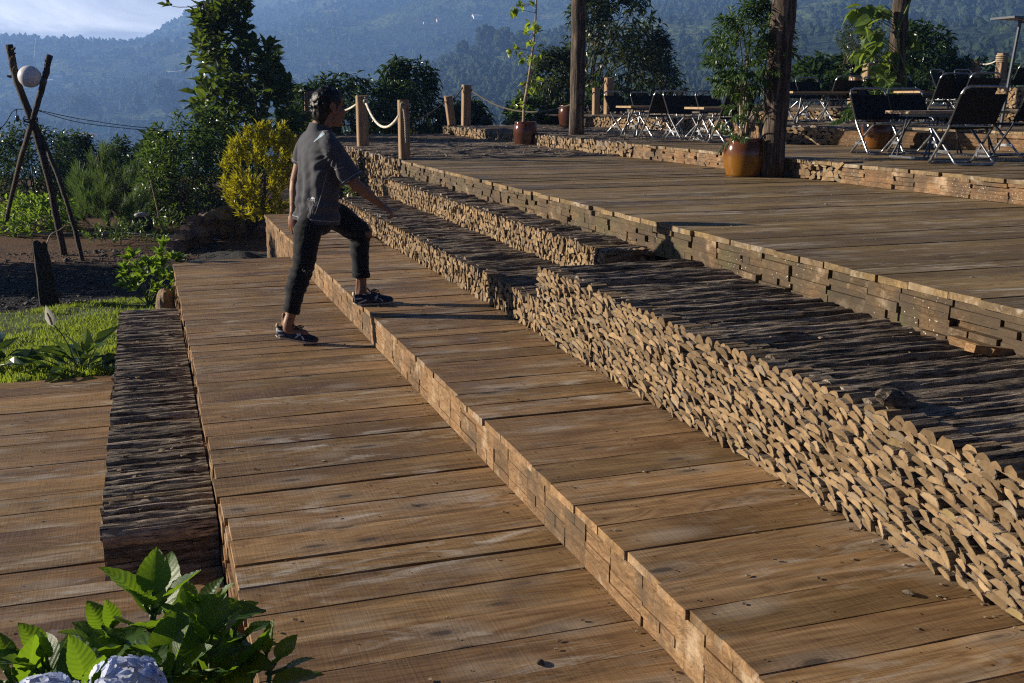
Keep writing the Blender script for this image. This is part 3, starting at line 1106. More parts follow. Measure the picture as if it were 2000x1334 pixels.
# ------------------------------------------------------------------ leaves and plants
def leaf_mat(name, c0, c1, tr, rough=.38, tfac=.35, spec=.5, vein=False):
    def b(g):
        a = g.attr().outputs['Vector']
        s = g.n('ShaderNodeSeparateXYZ', {0: a})
        n = g.noise(g.coord(), 9, 3)
        rv = s.outputs[2] if vein else s.outputs[0]
        col = g.mix(g.m('ADD', g.m('MULTIPLY', rv, .7), g.m('MULTIPLY', n, .3)), c0, c1)
        nrm = None
        tcol = g.mix(g.m('ADD', g.m('MULTIPLY', rv, .6), g.m('MULTIPLY', n, .4)), (tr[0] * .65, tr[1] * .65, tr[2] * .65), tr)
        if vein:
            u = g.m('ABSOLUTE', g.m('SUBTRACT', g.m('MULTIPLY', s.outputs[0], 2.), 1.))
            v = s.outputs[1]
            ph = g.m('FRACT', g.m('MULTIPLY', g.m('SUBTRACT', v, g.m('MULTIPLY', g.m('POWER', u, 1.25), .20)), 8.5))
            d = g.m('ABSOLUTE', g.m('SUBTRACT', ph, .5))
            vn = g.rng(d, .43, .5)
            mid = g.rng(u, .06, .02)
            vn = g.m('MAXIMUM', vn, mid)
            fine = g.noise(g.n('ShaderNodeCombineXYZ', {0: g.m('MULTIPLY', u, 9.), 1: g.m('MULTIPLY', v, 26.), 2: s.outputs[2]}).outputs[0], 3., 3, .6)
            col = g.mix(g.m('MULTIPLY', vn, .5), col, (c1[0] * 1.9, c1[1] * 1.7, c1[2] * 1.6))
            tcol = g.mix(g.m('MULTIPLY', vn, .5), tcol, (tr[0] * 1.25, tr[1] * 1.2, tr[2] * 1.3))
            nrm = g.bump(g.m('ADD', g.m('MULTIPLY', d, 1.0), g.m('MULTIPLY', fine, .5)), .32, .004)
        p = pbsdf(g, col, rough, nrm, 0, spec)
        t = g.n('ShaderNodeBsdfTranslucent', {0: tcol})
        if nrm is not None:
            g.t.links.new(nrm, t.inputs['Normal'])
        return g.n('ShaderNodeMixShader', {0: tfac, 1: p, 2: t.outputs[0]}).outputs[0]
    return mat(name, b)


L_TREE = leaf_mat('glossy tree leaf', (.018, .034, .014), (.050, .080, .022), (.20, .30, .03), .30, .30)
L_COFFEE = leaf_mat('coffee leaf', (.014, .030, .013), (.034, .066, .022), (.11, .20, .03), .28, .24)
L_BUSH = leaf_mat('garden bush leaf', (.022, .045, .016), (.060, .105, .030), (.17, .28, .04), .33, .32)
L_YELLOW = leaf_mat('golden leaf', (.20, .20, .012), (.44, .40, .014), (.60, .56, .02), .42, .40)
L_PINE = leaf_mat('pine needle', (.030, .062, .026), (.085, .14, .045), (.20, .32, .07), .5, .35, .3)
L_BRIGHT = leaf_mat('fresh green leaf', (.060, .125, .018), (.12, .21, .028), (.34, .52, .04), .40, .42)
L_VINE = leaf_mat('lime vine leaf', (.10, .17, .02), (.19, .28, .03), (.44, .58, .05), .38, .45)
L_DROOP = leaf_mat('drooping dark leaf', (.018, .032, .016), (.052, .075, .030), (.14, .19, .04), .30, .25)
L_ARALIA = leaf_mat('aralia leaf', (.022, .050, .018), (.058, .105, .032), (.16, .28, .05), .36, .32)
L_HYD = leaf_mat('hydrangea leaf', (.018, .056, .010), (.046, .105, .016), (.27, .46, .02), .40, .38, .45, vein=True)
L_LILY = leaf_mat('lily leaf', (.014, .034, .012), (.035, .075, .020), (.17, .28, .03), .24, .26)
L_RED = leaf_mat('red leaf', (.16, .02, .012), (.30, .06, .02), (.50, .10, .03), .4, .4)
L_GRASS = leaf_mat('grass blade', (.085, .140, .020), (.19, .26, .036), (.40, .52, .05), .5, .45, .3)
STEM = mat('woody stem', lambda g: pbsdf(g, g.ramp(g.noise(g.coord(), 30, 4), [(.3, (.05, .035, .025)), (.7, (.15, .11, .08))]), .85))
L_CLIMB = leaf_mat('climbing leaf', (.045, .085, .018), (.11, .17, .035), (.30, .42, .05), .36, .40)
GREENSTEM = mat('green stem', lambda g: pbsdf(g, (.085, .13, .03), .5))
PALESTEM = mat('pale stem', lambda g: pbsdf(g, g.ramp(g.noise(g.scale(g.coord(), (20, 20, 5)), 2, 4), [(.3, (.16, .12, .08)), (.7, (.36, .29, .20))]), .8))


def leaf_t(w_=.22, fold=.06, droop=.12, w2=None, heart=0.):
    """12-vertex folded, bent leaf along +Y, unit length"""
    w2 = w_ * .8 if w2 is None else w2
    V = [[0, 0, 0], [-w_ * .75, .18 - heart, fold * .7], [0, .22, -droop * .03], [w_ * .75, .18 - heart, fold * .7],
         [-w_, .45, fold], [0, .5, -droop * .22], [w_, .45, fold], [-w2 * .72, .74, fold * .5 - droop * .5], [0, .78, -droop * .6], [w2 * .72, .74, fold * .5 - droop * .5], [0, 1.0, -droop]]
    F = [[0, 2, 1, 1], [0, 3, 2, 2], [1, 2, 5, 4], [2, 3, 6, 5], [4, 5, 8, 7], [5, 6, 9, 8], [7, 8, 10, 10], [8, 9, 10, 10]]
    return np.array(V, float), np.array(F)


T_OVAL = leaf_t(.27, .07, .14)
T_LANCE = leaf_t(.15, .05, .18)
T_DROOP = leaf_t(.16, .06, .30)
T_HEART = leaf_t(.40, .08, .16, .30, heart=.10)
T_NEEDLE = (np.array([[-.009, 0, 0], [.009, 0, 0], [.005, 1, 0], [-.005, 1, 0]], float), np.array([[0, 1, 2, 3]]))


def sprig_leaves(mb, P, D, per, length, ls, tpl, ang=(.5, 1.1), droop=0., jit=.35, mi=0, whorl=False):
    """leaves along short shoots: P origins, D axes"""
    n = len(P)
    D = D / np.linalg.norm(D, axis=1)[:, None]
    B = basis(D)
    k = np.arange(per)
    t_ = (k + .5) / per
    if whorl:
        t_ = .75 + .25 * t_
    az_ = k * 2.399 + rng.uniform(0, 6.28, (n, 1)) + rng.normal(0, .3, (n, per))
    an = rng.uniform(ang[0], ang[1], (n, per)) * (1.15 - .5 * t_)
    ca, sa = np.cos(an)[..., None], np.sin(an)[..., None]
    d = D[:, None] * ca + (B[:, None, :, 0] * np.cos(az_)[..., None] + B[:, None, :, 2] * np.sin(az_)[..., None]) * sa
    d = d + rng.normal(0, jit * .4, d.shape)
    d[..., 2] -= droop * rng.uniform(.5, 1.3, (n, per))
    pos = P[:, None] + D[:, None] * (t_[None, :, None] * length)
    d = d.reshape(-1, 3)
    rot = basis(d, roll=rng.normal(0, .45, len(d)))
    s = ls * rng.uniform(.6, 1.25, len(d))
    base = rng.random((n, 1, 3)) * .5 + rng.random((n, per, 3)) * .5
    scatter_mesh(mb, tpl[0], tpl[1], pos.reshape(-1, 3), rot, s, base.reshape(-1, 3), mi)


def sil_points(rows, Y, depth, n, clump=.5, hollow=.25):
    """points filling a crown whose outline was surveyed as (height px, left px, right px) rows at depth Y"""
    rows = np.array(rows, float)
    ys = rng.uniform(rows[0, 0], rows[-1, 0], n * 6)
    xl = np.interp(ys, rows[:, 0], rows[:, 1])
    xr = np.interp(ys, rows[:, 0], rows[:, 2])
    wmax = (rows[:, 2] - rows[:, 1]).max()
    ok = rng.random(len(ys)) < (xr - xl) / wmax
    ys, xl, xr = ys[ok], xl[ok], xr[ok]
    u = rng.uniform(-1, 1, len(ys))
    xs = (xl + xr) / 2 + u * (xr - xl) / 2
    top = np.clip((ys - rows[0, 0]) / (rows[-1, 0] - rows[0, 0]) * 2.2, .25, 1)
    dz = rng.uniform(-1, 1, len(ys)) * np.sqrt(np.clip(1 - u * u * .85, 0, 1)) * depth * top * ((xr - xl) / wmax) ** .5
    o1, o2 = rng.uniform(0, 90, 2)
    den = fbm(xs / wmax * 7 + o1, ys / wmax * 7 + o2 + dz * .8, 3)
    ok = rng.random(len(ys)) < np.clip((den - .5 + (1 - clump) * .5) * 3.2 + .1, 0, 1)
    ys, xs, dz, u = ys[ok][:n], xs[ok][:n], dz[ok][:n], u[ok][:n]
    P = np.array([on_y(x, y, Y + d_) for x, y, d_ in zip(xs, ys, dz)])
    c = P.mean(0)
    out = P - (c - np.array([0, 0, .25 * (P[:, 2].max() - P[:, 2].min())]))
    return P, out / (np.linalg.norm(out, axis=1)[:, None] + 1e-9)


def stems_to(mb, base, P, k, r0, mi=0, wander=.12, n=6):
    """branches from a base point to k of the crown points"""
    base = np.array(base, float)
    idx = rng.choice(len(P), min(k, len(P)), replace=False)
    for i in idx:
        q = P[i]
        v = q - base
        L = np.linalg.norm(v)
        pts = [base + v * t_ * (1, 1, 1) + np.array([0, 0, 1]) * L * .12 * math.sin(t_ * math.pi) + rng.normal(0, wander * .25, 3) * L * math.sin(t_ * math.pi) for t_ in (0, .3, .6, 1)]
        pts = smooth_path(pts, 4)
        mb.add(*tube(pts, np.linspace(r0, r0 * .22, len(pts)), n), mi, rng.random(3))


def plant(name, label, cat, rows, Y, depth, n, per, slen, ls, tpl, m, base=None, nst=10, r0=.02, upd=.4, ang=(.5, 1.1), droop=0., clump=.5, group=None, stem=None, whorl=False, outw=1., trunk=False):
    P, O = sil_points(rows, Y, depth, n, clump)
    if base is None:
        bx = (rows[-1][1] + rows[-1][2]) / 2
        b_ = on_y(bx, rows[-1][0], Y)
        base = (b_[0], b_[1], min(b_[2], ground_h(np.array([b_[0]]), np.array([b_[1]]))[0] - .05))
    base = np.array(base, float)
    t = thing(name, label, cat, base, group=group)
    D = O * outw + rdir(len(P)) * .45 + np.array([0, 0, upd])
    mb = MB()
    sprig_leaves(mb, P - base, D, per, slen, ls, tpl, ang, droop, whorl=whorl)
    mb.build('crown' if trunk else 'foliage', m, t)
    mb = MB()
    low = P - base
    if trunk:
        top = np.array([low[:, 0].mean() * .6, low[:, 1].mean() * .6, low[:, 2].min() * .45 + low[:, 2].max() * .55])
        tp = smooth_path([(0, 0, -.1), top * .33 + rng.normal(0, .04, 3), top * .66 + rng.normal(0, .05, 3), top], 5)
        mb.add(*tube(tp, np.linspace(r0, r0 * .4, len(tp)), 9))
        for j in (5, 8, 11, 14):
            stems_to(mb, tp[min(j, len(tp) - 1)], low, max(2, nst // 4), r0 * .35)
    else:
        stems_to(mb, (0, 0, 0), low, nst, r0)
    mb.build('trunk' if trunk else 'stems', stem or STEM, t)
    return t


# tall glossy tree behind the golden shrub
plant('glossy_tree', 'tall slim tree with big glossy leaves behind the golden shrub', 'tree',
      [(-60, 440, 490), (-20, 430, 490), (15, 425, 488), (40, 396, 472), (62, 386, 502), (84, 402, 486), (105, 390, 522), (130, 394, 546), (150, 412, 528), (170, 391, 558), (192, 404, 546), (210, 391, 566), (250, 398, 572), (292, 408, 588), (330, 418, 582)], 20.6, .75, 400, 7, .28, .235, T_OVAL, L_TREE,
      base=(2.1, 20.6, -.5), nst=28, r0=.045, ang=(.6, 1.3), droop=.15, trunk=True, clump=.72)
t = bpy.data.objects['glossy_tree']
for pts_, lv in (([(418, 60), (410, 28), (395, 14), (352, 14), (336, 12)], 6), ([(420, 70), (408, 40), (398, 0), (392, -20)], 3), ([(440, 60), (425, 30), (427, 0)], 3), ([(430, 120), (405, 124), (392, 132), (376, 128)], 4)):
    mb = MB()
    pp = smooth_path([on_y(x, y, 20.3) - np.array(t.location) for x, y in pts_], 4)
    mb.add(*tube(pp, np.linspace(.012, .005, len(pp)), 5), 1)
    sprig_leaves(mb, np.array([pp[-1]]), np.array([pp[-1] - pp[-3]]), lv, .1, .17, T_OVAL, (.4, 1.2), 0)
    mb.build('branch', [L_TREE, STEM], t)


plant('golden_shrub', 'golden yellow leafy shrub beside the raised step deck', 'shrub',
      [(262, 498, 552), (278, 472, 566), (305, 452, 576), (345, 440, 580), (380, 447, 578), (402, 456, 572), (420, 470, 562), (438, 482, 545)], 16.3, .46, 430, 11, .17, .10, T_LANCE, L_YELLOW, base=(1.40, 16.3, GZ), nst=34, r0=.012, upd=1.3, ang=(.3, .75), clump=.75)

plant('garden_bush', 'tangled glossy green bush left of the golden shrub', 'bush',
      [(236, 372, 400), (250, 345, 432), (275, 308, 450), (320, 288, 470), (375, 280, 480), (425, 290, 470), (458, 305, 440)], 18.6, .8, 760, 8, .26, .125, T_LANCE, L_BUSH, base=(.55, 18.4, GZ), nst=34, r0=.014, droop=.3, ang=(.5, 1.3), clump=.6)
plant('garden_bush', 'broad-leaved dark bush behind the pine sapling', 'bush',
      [(280, 290, 330), (300, 275, 345), (340, 262, 340), (400, 258, 330), (440, 268, 320)], 19.6, .7, 260, 8, .2, .14, T_OVAL, L_COFFEE, nst=14, r0=.014, droop=.3, ang=(.5, 1.3))
for rows, Y, lab in (([(262, 24, 44), (275, 8, 84), (290, -20, 130), (320, -30, 165), (370, -30, 172), (415, -20, 165)], 21.5, 'dark coffee bush at the left edge behind the pole tripod'),
                     ([(284, 128, 156), (298, 120, 178), (330, 110, 185), (380, 112, 190), (420, 118, 190)], 22.5, 'dark coffee bush between the pole tripod and the pine sapling'),
                     ([(296, 226, 246), (306, 214, 262), (330, 196, 282), (380, 185, 292), (420, 190, 290)], 22.0, 'dark coffee bush rising right behind the pine sapling')):
    plant('coffee_bush', lab, 'bush', rows, Y, 1.0, 520, 9, .3, .12, T_DROOP, L_COFFEE, nst=22, r0=.016, droop=.55, ang=(.6, 1.4), group='coffee bushes behind the garden', clump=.45)

# pine sapling
rows = [(312, 196, 214), (335, 182, 236), (352, 164, 266), (376, 150, 277), (402, 148, 286), (432, 158, 276), (455, 172, 262), (470, 188, 232)]
P, O = sil_points(rows, 17.5, .62, 105, .75)
b0 = np.array([-.58, 17.5, GZ])
t = thing('pine_sapling', 'soft feathery green pine sapling beside the pole tripod', 'pine', b0)
mb = MB()
D = O * .7 + np.array([0, 0, .8]) + rdir(len(P)) * .25
sprig_leaves(mb, P - b0, D, 110, .20, .17, (T_NEEDLE[0] * (1.5, 1, 1), T_NEEDLE[1]), (.25, .75), 0, .3)
mb.build('needles', L_PINE, t)
mb = MB(); mb.add(*tube([(0, 0, -.05), (.02, 0, .5), (-.03, 0, 1.0), (-.06, .02, 1.25)], (.028, .022, .014, .008), 8)); stems_to(mb, (0, 0, .35), P - b0, 30, .01); mb.build('branches', STEM, t)

# leafy weeds under the tripod
plant('weed_patch', 'low bright green leafy weeds under the pole tripod', 'weeds', [(402, 38, 110), (416, 0, 148), (440, -20, 158), (474, -20, 140)], 18.2, 1.0, 330, 8, .2, .085, T_OVAL, L_BRIGHT, nst=30, r0=.006, upd=1.2, ang=(.6, 1.3))
plant('weed_patch', 'thin low weeds around the foot of the pine sapling', 'weeds', [(440, 205, 320), (455, 180, 330), (478, 170, 300)], 15.9, .5, 90, 7, .14, .055, T_OVAL, L_BUSH, nst=14, r0=.004, upd=1.2, ang=(.6, 1.3))

# young hydrangea by the far corner of the wide deck
plant('hydrangea_bush', 'bright green broad-leaved shrub at the far corner of the wide deck', 'shrub', [(500, 288, 318), (516, 262, 340), (540, 250, 345), (565, 254, 343), (585, 270, 338), (600, 286, 326)], 10.95, .28, 40, 10, .13, .115, leaf_t(.24, .05, .16), L_BRIGHT, base=(-.05, 10.95, GZ), nst=16, r0=.008, upd=1.3, ang=(.55, 1.35), clump=.25, stem=GREENSTEM, whorl=True)

# coffee bushes behind the rope posts
for rows, Y, lab in (([(188, 585, 612), (205, 575, 615), (235, 560, 612), (275, 545, 610)], 23.0, 'dark coffee bush just left of the walker\'s head'),
                     ([(163, 645, 690), (172, 625, 725), (190, 612, 750), (225, 605, 765), (275, 600, 775)], 24.0, 'dark coffee bush behind the white rope'),
                     ([(134, 780, 806), (141, 765, 826), (155, 755, 842), (176, 752, 848), (200, 756, 846), (228, 750, 868), (268, 745, 880)], 24.6, 'coffee bush with an umbrella-shaped drooping top'),
                     ([(216, 900, 922), (228, 885, 938), (248, 872, 944), (268, 868, 936)], 24.8, 'low coffee bush under the tall rope post')):
    plant('coffee_bush', lab, 'bush', rows, Y, .9, 330, 9, .28, .19, T_DROOP, L_COFFEE, base=None, nst=18, r0=.018, droop=.75, ang=(.6, 1.4), group='coffee bushes behind the rope posts', clump=.35)

# trees behind the left tables
plant('drooping_tree', 'big dark tree with drooping narrow leaves behind the pole and left tables', 'tree', [(-70, 1135, 1190), (-20, 1128, 1225), (20, 1122, 1262), (60, 1116, 1276), (110, 1112, 1280), (160, 1100, 1300), (205, 1090, 1322), (250, 1095, 1325)], 26.5, 1.6, 560, 9, .35, .23, T_DROOP, L_DROOP, base=(10.8, 26.8, -2.2), nst=44, r0=.09, droop=.8, ang=(.6, 1.4), trunk=True, clump=.7)
plant('drooping_tree', 'slender olive-tinted young tree right of the big drooping tree', 'tree', [(66, 1284, 1294), (90, 1278, 1306), (130, 1276, 1316), (170, 1285, 1330), (215, 1290, 1332)], 25.5, .6, 190, 9, .22, .14, T_DROOP, L_DROOP, base=(12.9, 25.5, -2), nst=20, r0=.04, droop=.5, ang=(.6, 1.3), trunk=True, clump=.45)
plant('garden_bush', 'bush of drooping leaves between the potted vine and the pole', 'bush', [(108, 1062, 1100), (130, 1050, 1112), (170, 1040, 1116), (215, 1030, 1118), (250, 1028, 1118)], 24.0, .8, 240, 9, .3, .2, T_DROOP, L_DROOP, nst=20, r0=.018, droop=.8, ang=(.6, 1.4), clump=.5)
plant('garden_bush', 'leafy bush right behind the first glazed pot', 'bush', [(205, 1012, 1050), (222, 1002, 1085), (248, 1000, 1112)], 23.2, .6, 130, 9, .22, .15, T_OVAL, L_BUSH, nst=14, r0=.014, droop=.4, ang=(.6, 1.3))
plant('garden_bush', 'low leafy bush behind the second rope post pair', 'bush', [(180, 1165, 1260), (205, 1140, 1300), (245, 1130, 1320)], 24.8, .6, 170, 9, .22, .17, T_OVAL, L_COFFEE, nst=16, r0=.014, droop=.4, ang=(.6, 1.3))
plant('round_tree', 'round dark leafy tree beyond the right-hand tables', 'tree', [(64, 1772, 1808), (76, 1758, 1832), (95, 1752, 1852), (125, 1750, 1868), (160, 1752, 1872), (185, 1760, 1860)], 21.5, 1.1, 420, 9, .3, .20, T_DROOP, L_COFFEE, base=(17, 21.5, -1.5), nst=26, r0=.06, droop=.6, ang=(.6, 1.4), trunk=True, clump=.35)
plant('garden_bush', 'low dark bush with pale-lit top left of the broken stump', 'bush', [(128, 1602, 1640), (140, 1570, 1690), (160, 1556, 1700), (185, 1556, 1700)], 20.5, .8, 230, 9, .25, .2, T_OVAL, L_COFFEE, base=(12.6, 20.5, -1.5), nst=18, r0=.016, droop=.5, ang=(.6, 1.3), clump=.3)
plant('garden_bush', 'feathery bush hanging behind the climbing vine', 'bush', [(42, 1668, 1692), (58, 1652, 1700), (90, 1650, 1712), (130, 1655, 1720)], 20.0, .5, 150, 12, .3, .09, T_DROOP, L_DROOP, base=(13.4, 20, -1.5), nst=16, r0=.014, droop=.35, ang=(.8, 1.4), clump=.6)
plant('garden_bush', 'low green bush between the two far right rope posts', 'bush', [(128, 1885, 1930), (138, 1870, 1985), (160, 1860, 2030)], 21.5, .7, 150, 9, .22, .16, T_OVAL, L_BUSH, base=(18.6, 21.5, -1.5), nst=14, r0=.014, droop=.4, ang=(.6, 1.3))
# unseen hedge added outside the left edge to throw shade on the gravel
plant('coffee_bush', 'tall dark unseen hedge bush added outside the left edge to shade the gravel', 'bush', [(240, -520, -260), (300, -560, -240), (420, -580, -230), (560, -560, -240)], 14.6, 1.0, 620, 9, .35, .2, T_DROOP, L_COFFEE, nst=20, r0=.02, droop=.5, ang=(.6, 1.4), clump=.05)

# creeper on the far split-log wall
mb = MB()
for (y0_, y1_, z0_, z1_, n_) in ((17.4, 18.9, .35, .82, 260), (15.3, 18.5, .05, .35, 330), (15.6, 16.4, .5, .66, 50)):
    P = np.stack([np.full(n_, XE - .03) + rng.normal(0, .012, n_), rng.uniform(y0_, y1_, n_), rng.uniform(z0_, z1_, n_)], 1)
    k_ = fbm(P[:, 1] * 2.5, P[:, 2] * 4, 3) > .47
    P = P[k_]
    d_ = rdir(len(P)) * .6 + np.array([-.7, 0, -.1])
    scatter_mesh(mb, T_HEART[0], T_HEART[1], P, basis(d_, roll=rng.normal(0, .5, len(P))), rng.uniform(.05, .10, len(P)))
for k in range(7):
    yy = rng.uniform(15.6, 18.6)
    mb.add(*tube(smooth_path([(XE - .02, yy, .0), (XE - .03, yy + .1, .25), (XE - .02, yy + rng.uniform(-.2, .2), .5), (XE - .02, yy + rng.uniform(-.3, .3), .75)], 3), .005, 5), 1)
o = mb.build('creeper', [L_BUSH, STEM])
tag(o, 'green creeper growing up the far split log wall', 'creeper')

t = thing('red_leaf_plant', 'small red-leaved plant half hidden behind the walker', 'plant', on_z(580, 395, GZ))
mb = MB()
P = np.array([on_y(578 + rng.normal(0, 5), 332 + rng.normal(0, 9), 16.2) for _ in range(9)]) - np.array(t.location)
sprig_leaves(mb, P, rdir(9, .6), 5, .1, .16, T_LANCE, L_RED and (.5, 1.2), .1); mb.build('foliage', L_RED, t)
mb = MB(); stems_to(mb, (0, 0, 0), P, 6, .008); mb.build('stems', STEM, t)

# lawn and grass
lawn = MB()
gx = np.linspace(-3.4, -.285, 60)
gy = np.linspace(7.96, 11.5, 80)
LX, LY = np.meshgrid(gx, gy, indexing='ij')


def lawn_h(x, y):
    return GZ + .028 + (fbm(x * 1.6, y * 1.6, 3) - .5) * .07 + (fbm(x * 7, y * 7, 2) - .5) * .02


def lawn_edge(x):
    return 11.25 + (vnoise(x * 1.7 + 3, x * 0 + 2) - .5) * .5 - np.clip(-.9 - x, 0, 3) * .35


LZ = lawn_h(LX, LY)
LY2 = 7.96 + (LY - 7.96) / 3.54 * (lawn_edge(LX) - 7.96)
LZ = lawn_h(LX, LY2)
LZ[:, -1] = GZ - .02
lawn.add(np.stack([LX, LY2, LZ], -1).reshape(-1, 3), grid_faces(60, 80)[:, ::-1])
gx = np.linspace(-.285, .19, 20)
LX, LY2 = np.meshgrid(gx, np.linspace(9.2, 11.2, 40), indexing='ij')
LZ = lawn_h(LX, LY2); LZ[:, -1] = GZ - .02
lawn.add(np.stack([LX, LY2, LZ], -1).reshape(-1, 3), grid_faces(20, 40)[:, ::-1])
lm = mat('lawn soil', lambda g: pbsdf(g, g.ramp(g.noise(g.coord(), 3.5, 5, .65), [(.36, (.030, .022, .014)), (.46, (.045, .065, .018)), (.7, (.085, .13, .028))]), .9, g.bump(g.noise(g.coord(), 60, 3), .8, .02)))
tag(lawn.build('lawn', lm, smooth=True), 'small lawn beside the low bark log platform', 'lawn', kind='structure')
N = 52000
xs = rng.uniform(-2.6, .18, N)
ys = 7.98 + rng.random(N) ** 1.15 * 3.35
ok = (ys < lawn_edge(xs)) & ((xs < -.30) | (ys > 9.26))
bald = fbm(xs * 1.3 + 9, ys * 1.3 + 4, 4)
ok &= (bald > .36) | (rng.random(N) < .15)
xs, ys = xs[ok], ys[ok]
n_ = len(xs)
d_ = rdir(n_) * .55 + np.array([0, 0, 1.0])
tall = 1 + 1.1 * np.clip((8.7 - ys) / .7, 0, 1)
s_ = rng.uniform(.022, .055, n_) * tall
gt = (np.array([[-.06, 0, 0], [.06, 0, 0], [.04, .6, .05], [-.04, .6, .05], [0, 1, .22]], float) * (1, 1, 1), np.array([[0, 1, 2, 3], [3, 2, 4, 4]]))
mb = MB()
tone = np.stack([np.clip(fbm(xs * 2.2, ys * 2.2, 3) * .9 + rng.random(n_) * .35 - .1, 0, 1), rng.random(n_), rng.random(n_)], 1)
scatter_mesh(mb, gt[0] * (1.3, 1, 1), gt[1], np.stack([xs, ys, lawn_h(xs, ys) - .006], 1), basis(d_, roll=rng.uniform(0, 6.28, n_)), s_, tone)
tag(mb.build('grass', L_GRASS), 'short sunlit grass of the small lawn', 'grass', kind='stuff')

# peace lilies
def lily(loc, label, flower, seed, nleaf=24, lean=None):
    q = np.random.default_rng(seed)
    t = thing('peace_lily', label, 'lily', loc, group='peace lilies on the lawn')
    mb = MB(); ms = MB()
    tpl = leaf_t(.20, .07, .30)
    for k in range(nleaf):
        a_ = q.uniform(0, 6.28)
        el = q.uniform(.25, 1.25)
        d = np.array([math.cos(a_) * math.cos(el), math.sin(a_) * math.cos(el), math.sin(el)])
        st = q.uniform(.10, .24)
        p0 = np.array([q.normal(0, .03), q.normal(0, .03), 0])
        p1 = p0 + d * st
        p1[2] = max(p1[2], .05)
        ms.add(*tube(smooth_path([p0, p0 * .5 + p1 * .5 + (0, 0, .03), p1], 3), .004, 5))
        dl = d * (1, 1, .6) + np.array([0, 0, -.05])
        scatter_mesh(mb, tpl[0], tpl[1], p1[None], basis(dl[None], roll=q.normal(0, .5, 1)), np.array([q.uniform(.15, .27)]), q.random((1, 3)))
    mb.build('foliage', L_LILY, t)
    ms.build('stalks', GREENSTEM, t)
    if flower:
        fx, fz = flower
        pth = smooth_path([(0, 0, 0), (fx * .4, 0, fz * .45), (fx * .85, 0, fz * .7), (fx, 0, fz * .74)], 4)
        m1 = MB(); m1.add(*tube(pth, .004, 6)); fl = m1.build('flower_stalk', GREENSTEM, t)
        m2 = MB()
        tp = leaf_t(.20, .16, -.22)
        scatter_mesh(m2, tp[0], tp[1], np.array([[fx, 0, fz * .72]]), basis(np.array([[-.22, 0, 1.]]), up=np.array([[0, -1., .2]])), np.array([.17]), np.array([[.5, .5, .5]]))
        m2.build('spathe', mat('white spathe', lambda g: g.n('ShaderNodeMixShader', {0: .3, 1: pbsdf(g, (.74, .74, .72), .5), 2: g.n('ShaderNodeBsdfTranslucent', {0: c4((.7, .7, .62))}).outputs[0]}).outputs[0]), fl, smooth=True)
        m3 = MB(); m3.add(*tube([(fx - .005, -.012, fz * .75), (fx - .015, -.02, fz * .75 + .05), (fx - .03, -.022, fz * .75 + .09)], (.007, .008, .005), 8)); m3.build('spadix', PALESTEM, fl)
    return t


lily((-.55, 8.22, GZ + .02), 'peace lily with one white flower on the lawn', (-.15, .55), 3, 34)
lily((-1.16, 8.5, GZ + .02), 'flowerless peace lily cut by the left edge', None, 5, 22)
# ------------------------------------------------------------------ cafe furniture, posts, pots
def on_d(x, dist, z):
    """plan position in the surveyed direction x, at a horizontal distance, given height"""
    d = _ray(x, 667 - 477.)
    d = d / np.linalg.norm(d[:2])
    return np.array([d[0] * dist, d[1] * dist, z])


STEEL = mat('worn chrome tube', lambda g: pbsdf(g, g.ramp(g.noise(g.coord(), 22, 3), [(.35, (.24, .25, .27)), (.7, (.46, .47, .50))]), .30, None, .9))
DKSTEEL = mat('dark steel', lambda g: pbsdf(g, (.10, .105, .115), .35, None, .7))
FABRIC = mat('black mesh fabric', lambda g: pbsdf(g, g.mix(g.rng(g.vor(g.scale(g.coord(), (1, 1, 1)), 260.), .2, .6), (.004, .004, .005), (.018, .018, .020)), .75, None, 0, .25))
TABLEWOOD = mat('pale table boards', lambda g: pbsdf(g, g.ramp(g.noise(g.scale(g.coord(), (3, 40, 40)), 1.5, 5), [(.3, (.22, .135, .07)), (.7, (.46, .32, .19))]), .55))


